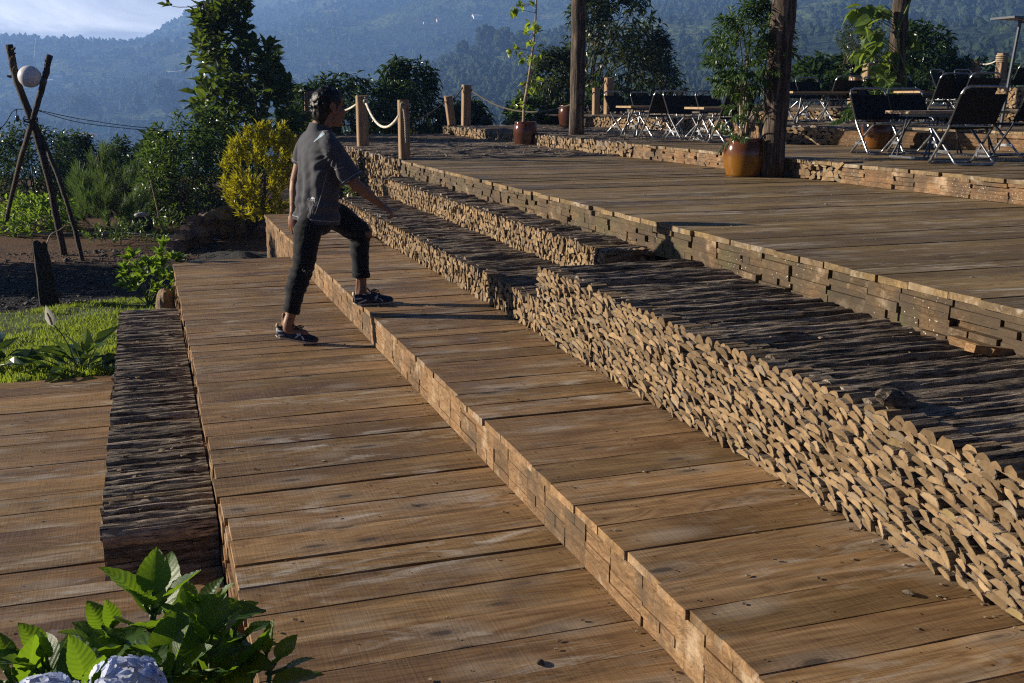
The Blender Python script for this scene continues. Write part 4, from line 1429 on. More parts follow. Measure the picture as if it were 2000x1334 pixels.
def chair_proto():
    t = thing('folding_chair', 'x', 'chair', group='folding chairs round the cafe tables')
    r = .0115
    L = [(.165, -.2, .013), (.13, -.2, .04), (-.07, -.2, .30), (-.165, -.2, .50), (-.205, -.2, .585), (-.222, -.185, .622), (-.23, -.14, .64)]
    pts = L[:2] + [tuple(np.array(L[1]) * (1 - k / 3) + np.array(L[2]) * k / 3) for k in (1, 2)] + L[2:]
    pts = pts + [(x, -y, z) for x, y, z in pts[::-1]]
    mb = MB(); mb.add(*tube(pts, r, 8)); mb.add(*tube([(.165, -.2, .013), (.172, -.1, .011), (.172, .1, .011), (.165, .2, .013)], r, 8)); mb.build('back_frame', STEEL, t, True)
    Q = [(.20, -.178, .305), (.17, -.178, .295), (-.13, -.178, .05), (-.165, -.178, .018), (-.185, -.15, .012)]
    Q = Q + [(x, -y, z) for x, y, z in Q[::-1]]
    mb = MB(); mb.add(*tube(Q, r, 8)); mb.add(*tube([(.20, -.178, .305), (.206, 0, .305), (.20, .178, .305)], r, 8)); mb.build('leg_frame', STEEL, t, True)
    for s in (-1, 1):
        mb = MB(); mb.add(boxv(-.085, .085, s * .19 - .004, s * .19 + .004, .098, .122), BOXF)
        mb.add(boxv(.068, .092, s * .193 - .006, s * .193 + .006, .06, .125), BOXF); mb.build('brace', STEEL, t)
    xs = np.linspace(-.085, .20, 7)
    ys = np.linspace(-.185, .185, 9)
    XX, YY = np.meshgrid(xs, ys, indexing='ij')
    ZZ = .312 - .014 * np.cos(YY / .185 * math.pi / 2) * np.sin((XX + .085) / .285 * math.pi)
    mb = MB()
    for dz, fl in ((0, 1), (-.012, -1)):
        mb.add(np.stack([XX, YY, ZZ + dz], -1).reshape(-1, 3), grid_faces(7, 9)[:, ::-fl])
    mb.add(*tube([(-.085, -.19, .308), (.20, -.19, .306)], .011, 8)); mb.add(*tube([(-.085, .19, .308), (.20, .19, .306)], .011, 8))
    mb.build('seat', FABRIC, t)
    ts = np.linspace(0, 1, 6)
    YY, TT = np.meshgrid(np.linspace(-.203, .203, 9), ts, indexing='ij')
    XX = -.085 - TT * .118 - .010 * np.cos(YY / .2 * math.pi / 2)
    ZZ = .335 + TT * .245
    mb = MB()
    for dx, fl in ((0, 1), (-.008, -1)):
        mb.add(np.stack([XX + dx, YY, ZZ], -1).reshape(-1, 3), grid_faces(9, 6)[:, ::fl])
    for s in (-1, 1):
        mb.add(*tube([(-.086, s * .2, .335), (-.205, s * .2, .58)], .0145, 8))
    mb.build('backrest', FABRIC, t)
    return t


CH = chair_proto()
CH.scale = (1.08, 1.08, 1.06)
first = [True]


def chair(px, py, z, deg, label):
    p = on_z(px, py, z)
    p = p + np.array([0, 0, .003])
    if first[0]:
        first[0] = False
        CH.location = p
        CH.rotation_euler = (0, 0, R(deg))
        CH['label'] = label
        return CH
    return copy_thing(CH, p, R(deg), label)


chair(1878, 322, ZF, 84, 'black folding chair nearest the camera, seen from behind at the front table')
chair(1712, 302, ZF, -92, 'black folding chair across the front table, its back to the potted fern')
chair(1782, 300, ZF, -95, 'black folding chair across the front table, second from the potted fern')
chair(1992, 306, ZF, 92, 'black folding chair cut off by the right edge at the front table')
chair(1216, 261, ZF, -62, 'leftmost black folding chair, beside the brown jar at the back')
chair(1264, 256, ZF, -78, 'black folding chair behind the left table, facing the camera')
chair(1284, 270, ZF, 96, 'black folding chair between the two left tables, seen from behind')
chair(1336, 273, ZF, -74, 'black folding chair facing right at the second left table')
chair(1348, 261, ZF, -95, 'black folding chair half hidden behind another at the second left table')
chair(1396, 268, ZF, -80, 'black folding chair behind the second left table, by the light rope post')
chair(1424, 281, ZF, 95, 'black folding chair right beside the potted aralia')
chair(1589, 237, ZG, -85, 'black folding chair behind the table just right of the thick pole')
chair(1636, 240, ZG, 88, 'black folding chair seen from behind, right of the thick pole')
chair(1552, 238, ZG, -70, 'black folding chair partly hidden by the thick pole')
chair(1697, 240, ZG, -55, 'black folding chair under the climbing vine, left of a pair')
chair(1722, 238, ZG, -75, 'black folding chair under the climbing vine, right of a pair')
chair(1776, 240, ZG, -80, 'black folding chair left of the long middle table')
chair(1838, 246, ZG, 84, 'black leaning folding chair at the right end of the middle table')
chair(1895, 247, ZG, 84, 'black leaning folding chair just right of the middle table')
chair(1846, 208, ZH, -70, 'black folding chair on the rear terrace left of the small high table')
chair(1893, 208, ZH, -85, 'black folding chair on the rear terrace behind the small high table')
chair(1984, 211, ZH, 88, 'black folding chair on the rear terrace at the right edge')


def table_proto():
    t = thing('cafe_table', 'x', 'table', group='low wooden cafe tables')
    mb = MB()
    y = -.28
    for k in range(4):
        mb.add(boxv(-.54 + rng.normal(0, .003), .54, y + .0015, y + .1385, .432, .460), BOXF, 0, rng.random(3))
        y += .14
    mb.build('table_top', TABLEWOOD, t)
    mb = MB()
    for s in (-1, 1):
        mb.add(boxv(-.42, .42, s * .19 - .012, s * .19 + .012, .405, .430), BOXF)
    for s in (-1, 1):
        mb.add(boxv(s * .40 - .012, s * .40 + .012, -.178, .178, .405, .430), BOXF)
    mb.build('frame', DKSTEEL, t)
    for s in (-1, 1):
        mb = MB()
        for q in (-1, 1):
            mb.add(*tube([(s * .46, q * .22, .02), (s * .26, q * .185, .418)], .011, 8))
            mb.add(*tube([(s * .40, q * .215, .02), (s * .33, q * .185, .418)], .009, 8))
        mb.add(boxv(s * .43 - .04, s * .43 + .04, -.25, .25, .0, .02), BOXF)
        mb.build('leg', DKSTEEL, t)
    return t


TB = table_proto()


def table(p, deg, label, tb=[0]):
    if not tb[0]:
        tb[0] = 1
        TB.location = p
        TB.rotation_euler = (0, 0, R(deg))
        TB['label'] = label
        return TB
    return copy_thing(TB, p, R(deg), label)


table((7.64, 8.95, ZF), 4, 'front wooden table nearest the camera on the cafe terrace')
p = on_z(1218, 266, ZF); table((p[0] + .52, p[1], ZF), 0, 'leftmost wooden table, near the brown jar')
p = on_z(1355, 276, ZF); table((p[0] + .52, p[1], ZF), 0, 'second wooden table, left of the potted aralia')
p = on_z(1586, 241, ZG); table((p[0], p[1], ZG), 0, 'wooden table just right of the thick pole')
p = on_z(1828, 244, ZG); table((p[0], p[1], ZG), 0, 'wooden table in the middle row below the rear terrace')
p = on_z(1922, 211, ZH); table((p[0], p[1], ZH), 0, 'small-looking wooden table on the rear terrace')

# rearmost tier at the far right
t = thing('firewood_terrace', 'highest split log tier at the right edge', 'firewood wall', group='split log terraces')
a_, b_ = on_d(1925, 19, 0)[:2], on_d(2120, 17, 0)[:2]
mb = MB(); firewood(mb, a_, b_, ZH, 1.70, nrm2(a_, b_), w_=.11, h_=.06, kinds=(0, 0, 1), tilt=(0, .35)); mb.build('log_ends', [ENDGRAIN, BARK], t)
nn = nrm2(a_, b_)
poly_block('core', [a_ + nn * .12, b_ + nn * .12, b_ + nn * 4, a_ + nn * 4], ZH - .1, 1.685, FLOORBARK, t)

# glazed jars


def glaze(name, top, low, line):
    def b(g):
        sp = g.n('ShaderNodeSeparateXYZ', {0: g.coord()})
        n = g.noise(g.scale(g.coord(), (9, 9, 3)), 1.5, 4)
        z = g.m('ADD', sp.outputs[2], g.m('MULTIPLY', g.m('SUBTRACT', n, .5), .12))
        col = g.mix(g.rng(z, line - .05, line + .05), low, top)
        col = g.mix(g.m('MULTIPLY', g.rng(g.noise(g.coord(), 40, 3), .55, .7), .25), col, (.04, .02, .012))
        return pbsdf(g, col, .16, g.bump(n, .08, .01), 0, .5)
    return mat(name, b)


GL1 = glaze('dark brown glaze', (.085, .028, .014), (.055, .020, .012), .2)
GL2 = glaze('amber glaze', (.105, .036, .014), (.20, .084, .010), .22)
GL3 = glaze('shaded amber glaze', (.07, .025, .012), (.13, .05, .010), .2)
SOIL = mat('potting soil', lambda g: pbsdf(g, (.03, .02, .014), .95))


def jar(loc, r, h, m, label):
    t = thing('glazed_jar', label, 'plant pot', loc, group='glazed earthenware jars')
    pr = [(.72, 0), (.80, .02), (.84, .06), (.93, .25), (1.0, .50), (.99, .68), (.93, .84), (.86, .905), (.85, .915), (.88, .93), (.895, .965), (.88, .995), (.85, 1.0), (.80, .985), (.79, .90), (.82, .75)]
    mb = MB(); V, F = lathe([(a * r, b * h) for a, b in pr], 40); mb.add(V, F[:, ::-1][:, ::-1]); mb.add(lathe([(.72 * r, 0), (.001, 0)], 40)[0], lathe([(.72 * r, 0), (.001, 0)], 40)[1]); mb.build('body', m, t, True)
    mb = MB(); V, F = lathe([(.80 * r, .90 * h), (.4 * r, .92 * h), (.001, .93 * h)], 24); mb.add(V, F); mb.build('soil', SOIL, t, True)
    return t


jar((5.95, 16.8, ZE), .20, .385, GL1, 'dark brown glazed jar holding the lime-leaved sapling')
jar((5.68, 9.50, ZE), .205, .375, GL2, 'amber and brown glazed jar holding the aralia, largest in view')
jar((8.20, 10.75, ZF), .19, .36, GL3, 'amber glazed jar holding the fern behind the front chairs')
jar((8.1, 20.3, ZF), .20, .44, GL1, 'dark brown glazed jar in the shade behind the left pole')

# sapling with lime leaves
t = thing('lime_sapling', 'thin pale-stemmed sapling with lime green leaves in the dark brown jar', 'sapling', (5.95, 16.8, ZE + .35))
o_ = np.array(t.location)
stemp = smooth_path([on_y(x, y, 16.8) - o_ for x, y in ((1022, 242), (1024, 205), (1033, 150), (1040, 100), (1046, 40), (1048, -40))], 5)
mb = MB(); mb.add(*tube(stemp, np.linspace(.026, .013, len(stemp)), 9, wob=.05)); mb.build('trunk', PALESTEM, t)
mb = MB(); mt = MB()
for cx, cy, k in ((990, 96, 4), (1004, 97, 5), (1012, 106, 5), (1022, 112, 5), (1034, 117, 5), (1044, 112, 4), (1052, 106, 3), (1036, 45, 6), (1042, 56, 6), (1031, 68, 5), (1052, 50, 6), (1056, 62, 4), (1034, 82, 4), (1040, 90, 3), (998, 20, 4), (1006, 14, 5), (1014, 10, 4), (1024, 14, 3), (1032, 2, 4), (1020, 166, 3), (1028, 174, 3), (1040, 162, 4), (1052, 160, 3), (1014, 172, 2), (1064, 158, 2), (1046, 170, 3), (1020, 205, 3), (1012, 208, 2)):
    p = on_y(cx, cy, 16.8 + rng.normal(0, .09)) - o_
    j = np.argmin(np.abs(stemp[:, 2] - p[2]))
    sprig_leaves(mb, p[None], rdir(1, .2), k + 1, .06, .105, T_HEART, (.5, 1.4), .5)
    mt.add(*tube([stemp[j], (stemp[j] + p) / 2 + (0, 0, .02), p], .004, 5))
mb.build('foliage', L_VINE, t); mt.build('twigs', PALESTEM, t)

# aralia in the big jar
t = thing('potted_aralia', 'bushy green aralia with fine drooping leaves in the amber jar', 'shrub', (5.68, 9.50, ZE + .33))
o_ = np.array(t.location)
mb = MB(); ms = MB()
for rows, n_ in (([(10, 1466, 1502), (24, 1448, 1518), (50, 1422, 1530), (80, 1404, 1532), (115, 1397, 1532), (145, 1400, 1528), (168, 1412, 1505)], 300), ([(165, 1432, 1498), (200, 1440, 1490), (235, 1440, 1482)], 10), ([(195, 1424, 1462), (215, 1416, 1470), (240, 1418, 1462)], 12), ([(262, 1424, 1474), (274, 1426, 1470)], 7)):
    P, O = sil_points(rows, 9.5, .26, n_, .45)
    P = P - o_
    sprig_leaves(mb, P, O * .8 + rdir(len(P)) * .4 + np.array([0, 0, -.1]), 13, .14, .072, T_LANCE, (.5, 1.2), .55)
    for k in range(6):
        q = P[rng.integers(len(P))]
        ms.add(*tube(smooth_path([(rng.normal(0, .04), rng.normal(0, .04), 0), q * (.25, .25, .35) + rng.normal(0, .02, 3), q * (.6, .6, .7) + rng.normal(0, .02, 3), q], 4), np.linspace(.013, .004, 13), 6))
mb.build('foliage', L_ARALIA, t); ms.build('stems', PALESTEM, t)

# fern-like philodendron in third jar
t = thing('potted_fern', 'arching fern-like plant in the amber jar behind the front chairs', 'fern', (8.20, 10.75, ZF + .33))
o_ = np.array(t.location)
mb = MB(); ms = MB()
for tx, ty in ((1622, 242), (1640, 222), (1655, 205), (1690, 165), (1700, 172), (1736, 176), (1752, 170), (1765, 200), (1760, 230), (1680, 200), (1720, 190), (1660, 232), (1745, 215), (1710, 228)):
    tip = on_y(tx, ty, 10.75 + rng.normal(0, .25)) - o_
    pth = smooth_path([(0, 0, 0), tip * (.45, .45, .62) + (0, 0, .12), tip * (.8, .8, .95) + (0, 0, .05), tip], 5)
    ms.add(*tube(pth, np.linspace(.007, .003, len(pth)), 5))
    T_, fr = frames(pth)
    for k in range(4, len(pth)):
        for s in (-1, 1):
            for q in (0, .5):
                pp = pth[k] * (1 - q) + pth[k - 1] * q
                d = fr[k][0] * s + T_[k] * .55 + np.array([0, 0, -.25])
                scatter_mesh(mb, T_LANCE[0], T_LANCE[1], pp[None], basis(d[None], roll=rng.normal(0, .3, 1)), np.array([.13 * math.sin(math.pi * (.2 + .75 * k / len(pth)))]))
mb.build('fronds', L_ARALIA, t); ms.build('stalks', GREENSTEM, t)

# tall round poles
BARKPOLE = mat('weathered pole', lambda g: pbsdf(g, g.mix(g.rng(g.noise(g.scale(g.coord(), (14, 14, 1.6)), 1.6, 6, .65), .46, .66), (.035, .023, .016), g.ramp(g.noise(g.scale(g.coord(), (30, 30, 3)), 1.4, 4), [(.3, (.11, .078, .054)), (.7, (.26, .20, .15))])), .85, g.bump(g.noise(g.scale(g.coord(), (26, 26, 2)), 1.5, 5, .6), .8, .02)))


def pole(p, z1, r, label):
    mb = MB()
    n = 26
    zz = np.linspace(0, z1 - p[2], n)
    P = np.stack([np.cumsum(rng.normal(0, .004, n)), np.cumsum(rng.normal(0, .004, n)), zz], 1)
    mb.add(*tube(P, r * (1 + rng.normal(0, .02, n)), 18, wob=.025))
    o = mb.build('timber_pole', BARKPOLE, smooth=True)
    o.location = p
    return tag(o, label, 'pole', 'tall round timber poles')


pole((6.62, 16.25, ZF - .02), 5.4, .118, 'tall round timber pole behind the lime-leaved sapling')
pole((6.0 - .09, 9.33, ZE), 4.2, .118, 'thick round timber pole beside the potted aralia')
pq = on_d(1745, 16.6, ZG); pole(tuple(pq), 5.0, .112, 'round timber pole wrapped by the climbing vine')

# climbing big-leaved vine on the third pole
t = thing('climbing_vine', 'climbing vine with big heart-shaped leaves beside the third pole', 'vine', tuple(pq))
o_ = np.array(pq)
mb = MB(); ms = MB()
cl_ = [(1672, 15), (1684, 22), (1694, 8), (1706, 14), (1716, 24), (1728, 10), (1700, 32), (1690, 62), (1700, 72), (1706, 60), (1682, 96), (1690, 104), (1700, 90), (1712, 98), (1722, 84), (1690, 128), (1700, 136), (1712, 126), (1726, 118), (1732, 134), (1718, 146), (1734, 160), (1742, 150), (1760, 70), (1766, 30), (1770, 60), (1752, 100), (1764, 124), (1756, 150), (1742, 172), (1728, 178), (1762, 168), (1774, 90)]
for cx, cy in cl_:
    p = on_y(cx, cy, pq[1] + rng.normal(-.1, .12)) - o_
    sprig_leaves(mb, p[None], rdir(1), 4, .10, .20, T_HEART, (.6, 1.4), .75)
    ms.add(*tube(smooth_path([(rng.normal(0, .05), -.1, p[2] - .3), p * (.6, 1, 1) - (0, 0, .1), p], 3), .006, 5))
ms.add(*tube(smooth_path([(-.1, -.15, 0), (.08, -.15, .6), (-.12, -.14, 1.2), (.1, -.14, 1.9), (-.05, -.14, 2.6)], 5), .014, 6))
mb.build('foliage', L_CLIMB, t); ms.build('stems', GREENSTEM, t)

# square rope posts
POSTWOOD = mat('squared post wood', lambda g: pbsdf(g, g.ramp(g.noise(g.scale(g.coord(), (30, 30, 2.2)), 1.5, 5, .6), [(.3, (.16, .10, .058)), (.55, (.28, .185, .11)), (.8, (.40, .29, .19))]), .75, g.bump(g.noise(g.scale(g.coord(), (40, 40, 3)), 1.5, 4), .5, .006)))


def post(p, ztop, w_, label, lean=(0, 0), name='rope_post', taper=1.):
    mb = MB()
    h = ztop - p[2]
    a = w_ / 2
    c = a * .86
    ring = [(-a, -c), (-c, -a), (c, -a), (a, -c), (a, c), (c, a), (-c, a), (-a, c)]
    V = []
    for k, z in enumerate(np.linspace(-.05, h, 7)):
        f = 1 - (1 - taper) * z / h
        for x, y in ring:
            V.append([x * f + lean[0] * z / h, y * f + lean[1] * z / h, z + (rng.normal(0, .008) if k == 6 else 0)])
    F = [[k * 8 + i, k * 8 + (i + 1) % 8, k * 8 + 8 + (i + 1) % 8, k * 8 + 8 + i] for k in range(6) for i in range(8)]
    F.append([48 + i for i in range(8)])
    mb.add(V, F)
    o = mb.build(name, POSTWOOD)
    o.location = p
    return tag(o, label, 'post', 'squared wooden rope posts')


def zt(x, y, Y):
    return on_y(x, y, Y)[2]


PT = {}
for key, x, yb, yt, Y, z, w_, ln, lab in (
        ('a', 607, 270, 180, 20.9, ZE, .17, (0, 0), 'squared rope post directly behind the walker\'s head'),
        ('b', 709, 286, 187, 17.05, ZE, .165, (0, 0), 'squared rope post with the knotted white rope'),
        ('c', 790, 311, 196, 13.4, ZE, .125, (0, 0), 'squared rope post with a braided rope end hanging down its face'),
        ('d', 885, 262, 188, 22.0, ZE, .15, (-.10, 0), 'leaning squared rope post at the far end of the bark floor'),
        ('e', 910, 243, 166, 22.15, ZF, .17, (.02, 0), 'squared rope post on the corner of the bright split log edge'),
        ('f', 1163, 244, 172, 22.1, ZF, .13, (0, 0), 'short squared rope post behind the shaded brown jar'),
        ('g', 1188, 240, 152, 22.2, ZF, .17, (0, 0), 'pale squared rope post left of the leftmost chair'),
        ('h', 1424, 240, 156, 22.0, ZG, .17, (0, 0), 'pale squared rope post left of the potted aralia'),
        ('i', 1441, 240, 150, 23.0, ZG, .15, (.03, 0), 'squared rope post hidden behind the potted aralia'),
        ('k', 1901, 190, 119, 20.5, ZH, .15, (0, 0), 'squared rope post with dark face on the rear terrace'),
        ('l', 1950, 175, 103, 18.4, 1.68, .17, (.03, 0), 'pale rope-wound squared post at the far right')):
    if key in 'ki' or key == 'l':
        q = on_y(x, yb, Y)
        q[2] = z
    else:
        q = on_y(x, yb, Y)
        q[2] = z
    top = zt(x, yt, Y)
    post(tuple(q), top, w_, lab, ln)
    PT[key] = np.array([q[0] + ln[0], q[1] - w_ * .5, top - .09])
q = on_y(1690, 200, 18.5); q[2] = ZG
o = post(tuple(q), zt(1700, 124, 18.5), .24, 'broken thick timber stub beside the climbing vine', (.03, 0), 'timber_stub', .75)
o['category'] = 'stump'; del o['group']
q = on_y(1668, 200, 18.8); q[2] = ZG
post(tuple(q), zt(1668, 148, 18.8), .2, 'dark squat squared rope post behind a folding chair', (0, 0))
PT['j'] = np.array([q[0], q[1] - .1, zt(1668, 152, 18.8)])

ROPEW = mat('white rope', lambda g: pbsdf(g, g.mix(g.rng(g.m('SINE', g.m('MULTIPLY', g.n('ShaderNodeSeparateXYZ', {0: g.coord()}).outputs[0], 260.)), -1, 1), (.42, .38, .31), (.68, .64, .56)), .8))
ROPED = mat('dark old rope', lambda g: pbsdf(g, (.07, .055, .042), .85))


def rope(a, b, sag, r, m, label, group='ropes slung between the posts'):
    a, b = np.array(a, float), np.array(b, float)
    n = 22
    t_ = np.linspace(0, 1, n)
    P = a[None] * (1 - t_[:, None]) + b[None] * t_[:, None]
    P[:, 2] -= sag * 4 * t_ * (1 - t_)
    mb = MB(); mb.add(*tube(P, r, 8, ry=r * .92))
    return tag(mb.build('rope', m, smooth=True), label, 'rope', group)


rope(PT['a'] + (.07, .05, .02), PT['b'] + (-.06, .06, -.02), .20, .019, ROPEW, 'white rope sagging from the post behind the walker\'s head')
rope(PT['b'] + (.05, -.01, -.02), PT['c'] + (-.06, .06, -.1), .24, .019, ROPEW, 'white rope sagging between the knotted post and the braid post')
rope(PT['b'] + (.06, .03, -.25), PT['d'] + (-.07, .07, -.02), .22, .012, ROPED, 'thin dark rope sagging long behind the braid post')
rope(PT['d'] + (.07, .06, .0), PT['e'] + (-.08, .08, .05), .03, .016, ROPED, 'short dark rope between the leaning post and the corner post')
rope(PT['e'] + (.08, .08, .0), (6.62 + .3, 16.5, on_y(1118, 190, 16.5)[2]), .34, .016, ROPED, 'long dark rope sagging behind the lime-leaved sapling to the pole')
rope((6.62, 16.4, on_y(1118, 190, 16.4)[2] - .02), PT['f'] + (-.06, .06, .0), .10, .014, ROPED, 'dark rope from the pole to the short post')
rope(PT['f'] + (.05, .05, .0), PT['g'] + (-.08, .08, .05), .02, .014, ROPED, 'very short rope joining the short post and the pale post')
rope(PT['g'] + (.08, .08, .03), PT['h'] + (-.08, .08, .05), .42, .016, ROPED, 'dark rope sagging behind the left tables')
rope(PT['h'] + (.08, .08, .02), on_d(1600, 21, zt(1560, 175, 20)), .15, .014, ROPED, 'dark rope running right from the post by the aralia')
rope(PT['j'] + (0, 0, 0), on_y(1700, 128, 18.4), .05, .014, ROPED, 'dark rope rising to the broken timber stub')
rope(PT['k'] + (-.08, .06, -.02), on_y(1800, 152, 19.5), .06, .014, ROPED, 'dark rope running left from the dark-faced post')
rope(PT['k'] + (.08, .06, .03), PT['l'] + (-.03, 0, .05), .08, .017, ROPEW, 'pale rope to the rope-wound post')
# knots and the braid
mb = MB()
c_ = PT['b'] + (.04, -.02, .0)
mb.add(*tube([c_ + (.028 * math.cos(a), -.01 + .012 * math.sin(2 * a), .035 * math.sin(a)) for a in np.linspace(0, 6.1, 14)], .016, 7)); mb.add(*tube([c_ + (0, 0, .02), c_ + (-.01, -.01, .07)], .013, 6))
tag(mb.build('rope_knot', ROPEW, smooth=True), 'white rope knot on the face of the squared post', 'rope knot')
mb = MB()
c_ = PT['c'] + (-.02, -.02, .03)
zz = np.linspace(0, -.40, 40)
for ph in (0, 2.1, 4.2):
    mb.add(*tube([c_ + (.012 * math.cos(k * .75 + ph) + .03 * (1 - math.exp(z * 9)) , .012 * math.sin(k * .75 + ph), z) for k, z in enumerate(zz)], .011, 6))
mb.add(*tube([c_ + (.03 * math.cos(a), -.005, .03 * math.sin(a)) for a in np.linspace(0, 6.2, 12)], .016, 7))
mb.add(*tube([c_ + (.028, 0, -.39), c_ + (.03, 0, -.46)], (.016, .022), 7))
tag(mb.build('braided_rope', mat('grey braided rope', lambda g: pbsdf(g, (.30, .26, .21), .85)), smooth=True), 'braided rope end hanging down the face of the squared post', 'rope')
mb = MB()
c_ = PT['l'] + (-.02, .085, .05)
mb.add(*tube([c_ + (.105 * math.cos(a), .105 * math.sin(a), -a * .006) for a in np.linspace(0, 25, 90)], .016, 6))
tag(mb.build('rope_coil', mat('tan rope', lambda g: pbsdf(g, (.36, .28, .19), .85)), smooth=True), 'rope coiled round the pale post at the far right', 'rope')

# dark metal stand at the right edge
t = thing('metal_stand', 'thin dark metal stand with a flat top bar at the right edge', 'stand', tuple(on_d(1960, 15, ZG)))
mb = MB(); mb.add(*tube([(0, 0, 0), (.06, 0, .6), (.14, 0, 1.30)], .022, 8)); mb.add(*tube([(.14, 0, 1.28), (.5, .1, 1.29), (1.2, .2, 1.3)], .012, 6)); mb.build('leg', DKSTEEL, t)
mb = MB(); mb.add(boxv(-.14, 1.3, -.2, .2, 1.31, 1.335), BOXF); mb.build('top', DKSTEEL, t)
# ------------------------------------------------------------------ the walker
from mathutils.bvhtree import BVHTree


def ell(c, r, rot=None, n=16, m=10):
    V = []
    for i in range(m + 1):
        ph = math.pi * i / m
        for j in range(n):
            th = 2 * math.pi * j / n
            V.append([math.sin(ph) * math.cos(th) * r[0], math.sin(ph) * math.sin(th) * r[1], math.cos(ph) * r[2]])
    V = np.array(V)
    if rot is not None:
        V = V @ np.array(rot).T
    V = V + np.array(c)
    F = [[i * n + j, (i + 1) * n + j, (i + 1) * n + (j + 1) % n, i * n + (j + 1) % n] for i in range(m) for j in range(n)]
    return V, F


def limb(mb, pts, rad, k=5, n=14, ry=None):
    P = smooth_path(pts, k)
    t0 = np.linspace(0, 1, len(pts))
    t1 = np.linspace(0, 1, len(P))
    r_ = np.interp(t1, t0, rad)
    r2 = np.interp(t1, t0, ry) if ry is not None else None
    mb.add(*tube(P, r_, n, ry=r2))
    mb.add(*ell(P[0], (r_[0],) * 3 if ry is None else (min(r_[0], r2[0]),) * 3))
    mb.add(*ell(P[-1], (r_[-1],) * 3 if ry is None else (min(r_[-1], r2[-1]),) * 3))


def remesh(mb, voxel, smooth=6, fac=.5):
    """merge overlapping closed shapes into one continuous skin"""
    me = mb.mesh('tmp', [])
    bm_ = bmesh.new(); bm_.from_mesh(me); bmesh.ops.recalc_face_normals(bm_, faces=bm_.faces[:]); bm_.to_mesh(me); bm_.free()
    o = bpy.data.objects.new('tmp', me)
    COL.objects.link(o)
    m = o.modifiers.new('r', 'REMESH')
    m.mode = 'VOXEL'
    m.voxel_size = voxel
    if smooth:
        s = o.modifiers.new('s', 'SMOOTH')
        s.factor = fac
        s.iterations = smooth
    dg = bpy.context.evaluated_depsgraph_get()
    out = bpy.data.meshes.new_from_object(o.evaluated_get(dg))
    bpy.data.objects.remove(o)
    bpy.data.meshes.remove(me)
    return out


def finish(me, name, mats, parent, smooth=True):
    me.name = name
    me.materials.clear()
    for m in (mats if isinstance(mats, list) else [mats]):
        me.materials.append(m)
    me.polygons.foreach_set('use_smooth', np.full(len(me.polygons), smooth))
    o = link(name, me, parent)
    return o


def coords(me):
    a = np.empty(len(me.vertices) * 3)
    me.vertices.foreach_get('co', a)
    return a.reshape(-1, 3)


def normals(me):
    a = np.empty(len(me.vertices) * 3)
    me.vertices.foreach_get('normal', a)
    return a.reshape(-1, 3)


SKIN = mat('warm brown skin', lambda g: pbsdf(g, g.mix(g.rng(g.noise(g.coord(), 60, 3), .3, .7), (.19, .092, .054), (.25, .128, .080)), .5, g.bump(g.noise(g.coord(), 400, 2), .15, .001), 0, .35, {'Subsurface Weight': .12, 'Subsurface Radius': (.01, .004, .002)}))
HAIRM = mat('wavy black hair', lambda g: pbsdf(g, (.005, .0045, .005), .42, g.bump(g.noise(g.scale(g.coord(), (1, 1, .35)), 210, 4), .7, .004), 0, .3))


def cloth(name, c0, c1, weave=900, bs=.25):
    def b(g):
        n = g.noise(g.coord(), 14, 4)
        wv = g.noise(g.coord(), weave, 2)
        return pbsdf(g, g.mix(n, c0, c1), .9, g.bump(wv, bs, .0015), 0, .12, {'Sheen Weight': .15, 'Sheen Roughness': .5})
    return mat(name, b)


TEE = cloth('charcoal heather jersey', (.046, .048, .060), (.075, .078, .094))
TRIM = mat('pale grey piping', lambda g: pbsdf(g, (.22, .22, .25), .7))
PRINT = mat('pale grey print', lambda g: pbsdf(g, (.40, .41, .46), .55))
REFL = mat('silver reflective patch', lambda g: pbsdf(g, (.50, .60, .70), .35, None, .3))
DENIM = cloth('black washed denim', (.006, .007, .010), (.016, .018, .023), 700, .35)
SHOE = mat('navy shoe leather', lambda g: pbsdf(g, (.010, .013, .030), .42))
SOLE = mat('cream rubber sole', lambda g: pbsdf(g, (.42, .38, .29), .7))
STRIPE = mat('white shoe stripes', lambda g: pbsdf(g, (.52, .52, .54), .5))
LACE = mat('dark shoelace', lambda g: pbsdf(g, (.012, .013, .02), .8))

ankR, kneR, hipR = np.array([.812, 6.87, .135]), np.array([.925, 6.87, .487]), np.array([1.005, 6.92, .85])
hipL, kneL, ankL = np.array([1.10, 7.10, .85]), np.array([1.345, 7.10, .672]), np.array([1.337, 7.08, .30])
pel = (hipR + hipL) / 2 + (0, 0, .03)
shR, elR, wrR = np.array([1.128, 6.825, 1.245]), np.array([1.262, 6.77, 1.022]), np.array([1.420, 6.80, .890])
shL, elL, wrL = np.array([1.02, 7.17, 1.255]), np.array([.945, 7.22, 1.02]), np.array([.912, 7.17, .815])
chest = np.array([1.085, 6.99, 1.12])
neckb = np.array([1.080, 7.0, 1.350])
hc = np.array([1.145, 7.0, 1.495])
person = None

# ---- body: one continuous skin
mb = MB()
hf = np.array([.955, .29, -.03]); hf /= np.linalg.norm(hf)
hr = np.cross(hf, [0, 0, 1]); hr /= np.linalg.norm(hr)      # the walker's right, towards the camera
hu = np.cross(hr, hf)
HR = np.stack([hf, hr, hu], 1)


def hp(f, r, u):
    return hc + HR @ np.array([f, r, u])


def hell(c, r, tilt=0.):
    Rm = HR
    if tilt:
        ct, st = math.cos(tilt), math.sin(tilt)
        Rm = HR @ np.array([[ct, 0, st], [0, 1, 0], [-st, 0, ct]])
    mb.add(*ell(hp(*c), r, Rm))


